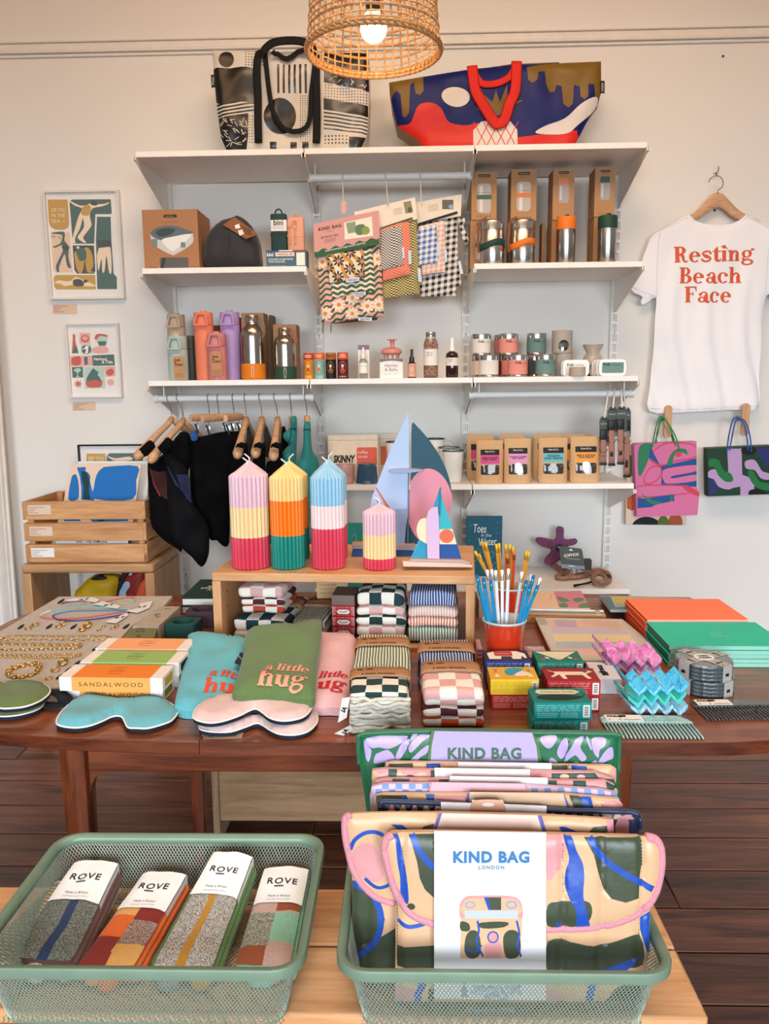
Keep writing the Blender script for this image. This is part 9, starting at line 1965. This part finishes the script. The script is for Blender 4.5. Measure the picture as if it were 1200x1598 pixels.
# 1: foremost sleeve
Y1=.955;y1=(yb(Y1)-1250)*2.222
s1,t1=sleeve('cream sleeve with blue and olive shapes and white card, foremost',Y1,.16,Z5([(190,130),(200,110),(350,108),(740,116),(1060,124),(1090,140),(1098,250),(1098,420),(1094,600),(1075,y1),(215,y1),(215,560),(220,300)]),[(Z5([(222,500),(350,492),(350,570),(222,572)]),olv),(Z5(sm([(742,478),(820,480),(900,495),(980,478),(1060,460),(1070,560),(1000,570),(920,592),(800,590),(742,588)],3)),olv),(Z5(sm([(910,592),(980,560),(1045,535),(1045,552),(990,592),(940,596)],3)),blu_),(Z5([(1062,400),(1096,380),(1096,540),(1075,490),(1062,440)]),blu_),(Z5(stroke([(225,410),(260,428),(310,420),(345,400)],14)),blu_),(Z5(stroke([(320,600),(295,660),(290,720),(305,760)],26)),blu_),(Z5(stroke([(895,625),(885,690),(905,740),(915,780)],26)),blu_),(Z5(ell(1010,720,75,100,15)),olv),(Z5([(740,640),(790,660),(820,760),(740,760)]),pnk),(Z5([(200,640),(280,640),(290,760),(210,760)]),pnk),(Z5([(1020,740),(1080,715),(1085,735),(1030,765)]),blu_),(Z5([(330,640),(350,640),(350,770),(325,770)]),olv)],cre,[520+v/2.222 for v in(222,790,920,1058)],th=.010)
F1=sm([(176,150),(190,122),(215,112),(350,108),(740,116),(1060,124),(1112,130),(1135,165),(1136,230),(1120,310),(1080,370),(1000,415),(900,436),(740,442),(420,436),(330,418),(270,390),(230,340),(200,260),(185,200)],2)
P1=[(Z5(sm([(205,112),(215,130),(222,200),(232,260),(235,330),(260,350),(258,280),(245,200),(225,115)],3)),blu_),(Z5([(262,112),(350,110),(350,330),(318,300),(300,260),(290,200),(275,150)]),olv),(Z5(stroke([(272,112),(295,160),(330,205),(352,220)],22)),blu_),(Z5(sm([(740,118),(795,120),(800,160),(790,210),(765,250),(738,262)],3)),pnk),(Z5(sm([(740,350),(790,338),(870,335),(892,360),(885,400),(860,425),(800,432),(740,425)],3)),olv),(Z5(sm([(798,118),(825,120),(840,165),(862,210),(866,260),(862,320),(880,400),(885,430),(840,432),(838,370),(815,330),(800,280),(805,230),(815,190)],3)),blu_),(Z5([(868,122),(1068,124),(1068,210),(1058,260),(1055,330),(1010,344),(960,330),(935,300),(915,240),(900,180)]),olv),(Z5(stroke([(888,122),(930,190),(990,235),(1050,270),(1105,300)],22)),blu_),(Z5(ell(270,360,14,12)),olv),(Z5([(765,425),(770,412),(790,415),(785,430)]),blu_)]
f1=Skin(Z5(F1),s1.P0+s1.n*.010,s1.n,.007,.02,.004,16)
sxs=[rp(520+v/2.222,1380,f1.P0,f1.n).x for v in(240,795,930,1068)];bl=f1.lift;f1.lift=lambda p:bl(p)-sum(.0045*exp(-((p.x-x)/.0035)**2)for x in sxs)
b=MB();f1.body(b,P1,cre,.005,6);b.build('flap',t1,world=True,smooth=80)
b=MB();b.tube([f1.surf(*p,-.001)for p in Z5(sm([(205,116),(185,130),(178,165),(188,215),(200,262),(228,335),(270,388),(330,416),(420,436),(600,442),(740,442),(900,436),(1000,414),(1078,372),(1118,312),(1136,232),(1134,165),(1115,132),(1085,124)],7,False))],.0058,edge_p,8);b.build('piping',t1,world=True,smooth=180)
for v in(240,795,930,1068):
 b=MB();yy=1250+135/2.222;ye=1250+(410 if v in(795,930)else 330)/2.222
 while yy<ye:b.tube([f1.surf(520+v/2.222,yy,.0006),f1.surf(520+v/2.222,yy+3,.0006)],.0005,plain('#6b5442',.8),4);yy+=5
 b.build('stitching',t1,world=True,smooth=0)
def cardfront():
 yy=y1;ol=Z5([(350,104),(738,110),(738,yy-6),(350,yy-12)])
 ph=Z5
 sh=[(ph([(400,270),(694,272),(694,575),(400,572)]),ink('#dcdde2')),(ph([(440,545),(442,405),(656,405),(650,546)]),cre),(ph(sm([(440,405),(438,360),(460,332),(500,328),(600,328),(640,338),(656,365),(656,405),(640,405),(460,405)],3)),pnk),(ph(sm([(450,392),(452,355),(475,338),(620,338),(645,358),(646,392)],2)),cre),(ph([(456,408),(456,380),(640,380),(640,408)]),ink('#b9bdc4')),
  (ph(ell(475,360,18,12)),ink('#8a93c4')),(ph(ell(475,360,13,8)),cre),(ph(ell(618,360,20,14)),ink('#8a93c4')),(ph(ell(618,360,14,9)),cre),(ph([(525,334),(582,334),(582,378),(545,378)]),olv),(ph([(522,334),(534,334),(548,378),(538,378)]),blu_),
  (ph(sm([(442,418),(470,425),(472,450),(442,448)],3)),olv),(ph(sm([(500,425),(560,418),(608,422),(590,438),(520,442)],3)),olv),(ph(sm([(460,470),(480,448),(505,460),(512,520),(495,544),(470,544),(455,520)],3)),olv),(ph(sm([(590,470),(610,448),(640,455),(650,500),(640,540),(605,546),(592,520)],3)),olv),(ph(stroke([(500,415),(505,450),(498,490),(520,540)],7)),blu_),(ph(stroke([(636,415),(645,460),(638,500),(652,540)],7)),blu_),(ph([(524,500),(560,470),(585,500),(580,546),(528,546)]),pnk),(ph(ell(554,472,20,21)),blu_),(ph(ell(554,472,15,16)),pnk),(ph(stroke([(455,512),(490,524),(515,500)],5)),blu_)]
 def d(c,b):
  bb=ink('#3d76ad');c.text(b,'KIND BAG',bb,*ph([(548,194)])[0],w=119,rot=0,bold=.045,sp=1.12);c.text(b,'LONDON',ink('#5a7f9e'),*ph([(548,230)])[0],w=40,sp=1.35,bold=.03)
  c.text(b,'100% MADE FROM\nRECYCLED PLASTIC\nBOTTLES',ink('#6f93b5'),*ph([(566,662)])[0],w=80,bold=.012,gap=.85);c.text(b,'13" LAPTOP SLEEVE',ink('#7c9cba'),*ph([(545,724)])[0],w=76,bold=.005);c.deco(b,ph([(445,680),(445,648),(450,640),(450,630),(458,630),(458,640),(464,648),(464,680)]),ink('#6f93b5'));c.deco(b,ph([(655,483),(676,483),(676,485),(655,485)]),ink('#8fa8bb'))
 cardpart(f1,t1,ol,wcard,'card_sleeve',.006,d,.0015,sh)
cardfront()
b=MB();q=Z5([(1096,586)])[0];s_=Skin([(q[0],q[1]),(q[0]+9,q[1]+2),(q[0]+9,q[1]+8),(q[0],q[1]+6)],(0,Y1,.56),FY);s_.body(b,[],ink('#9fb8dc'),.001,20);b.build('woven_tag',t1,world=True)
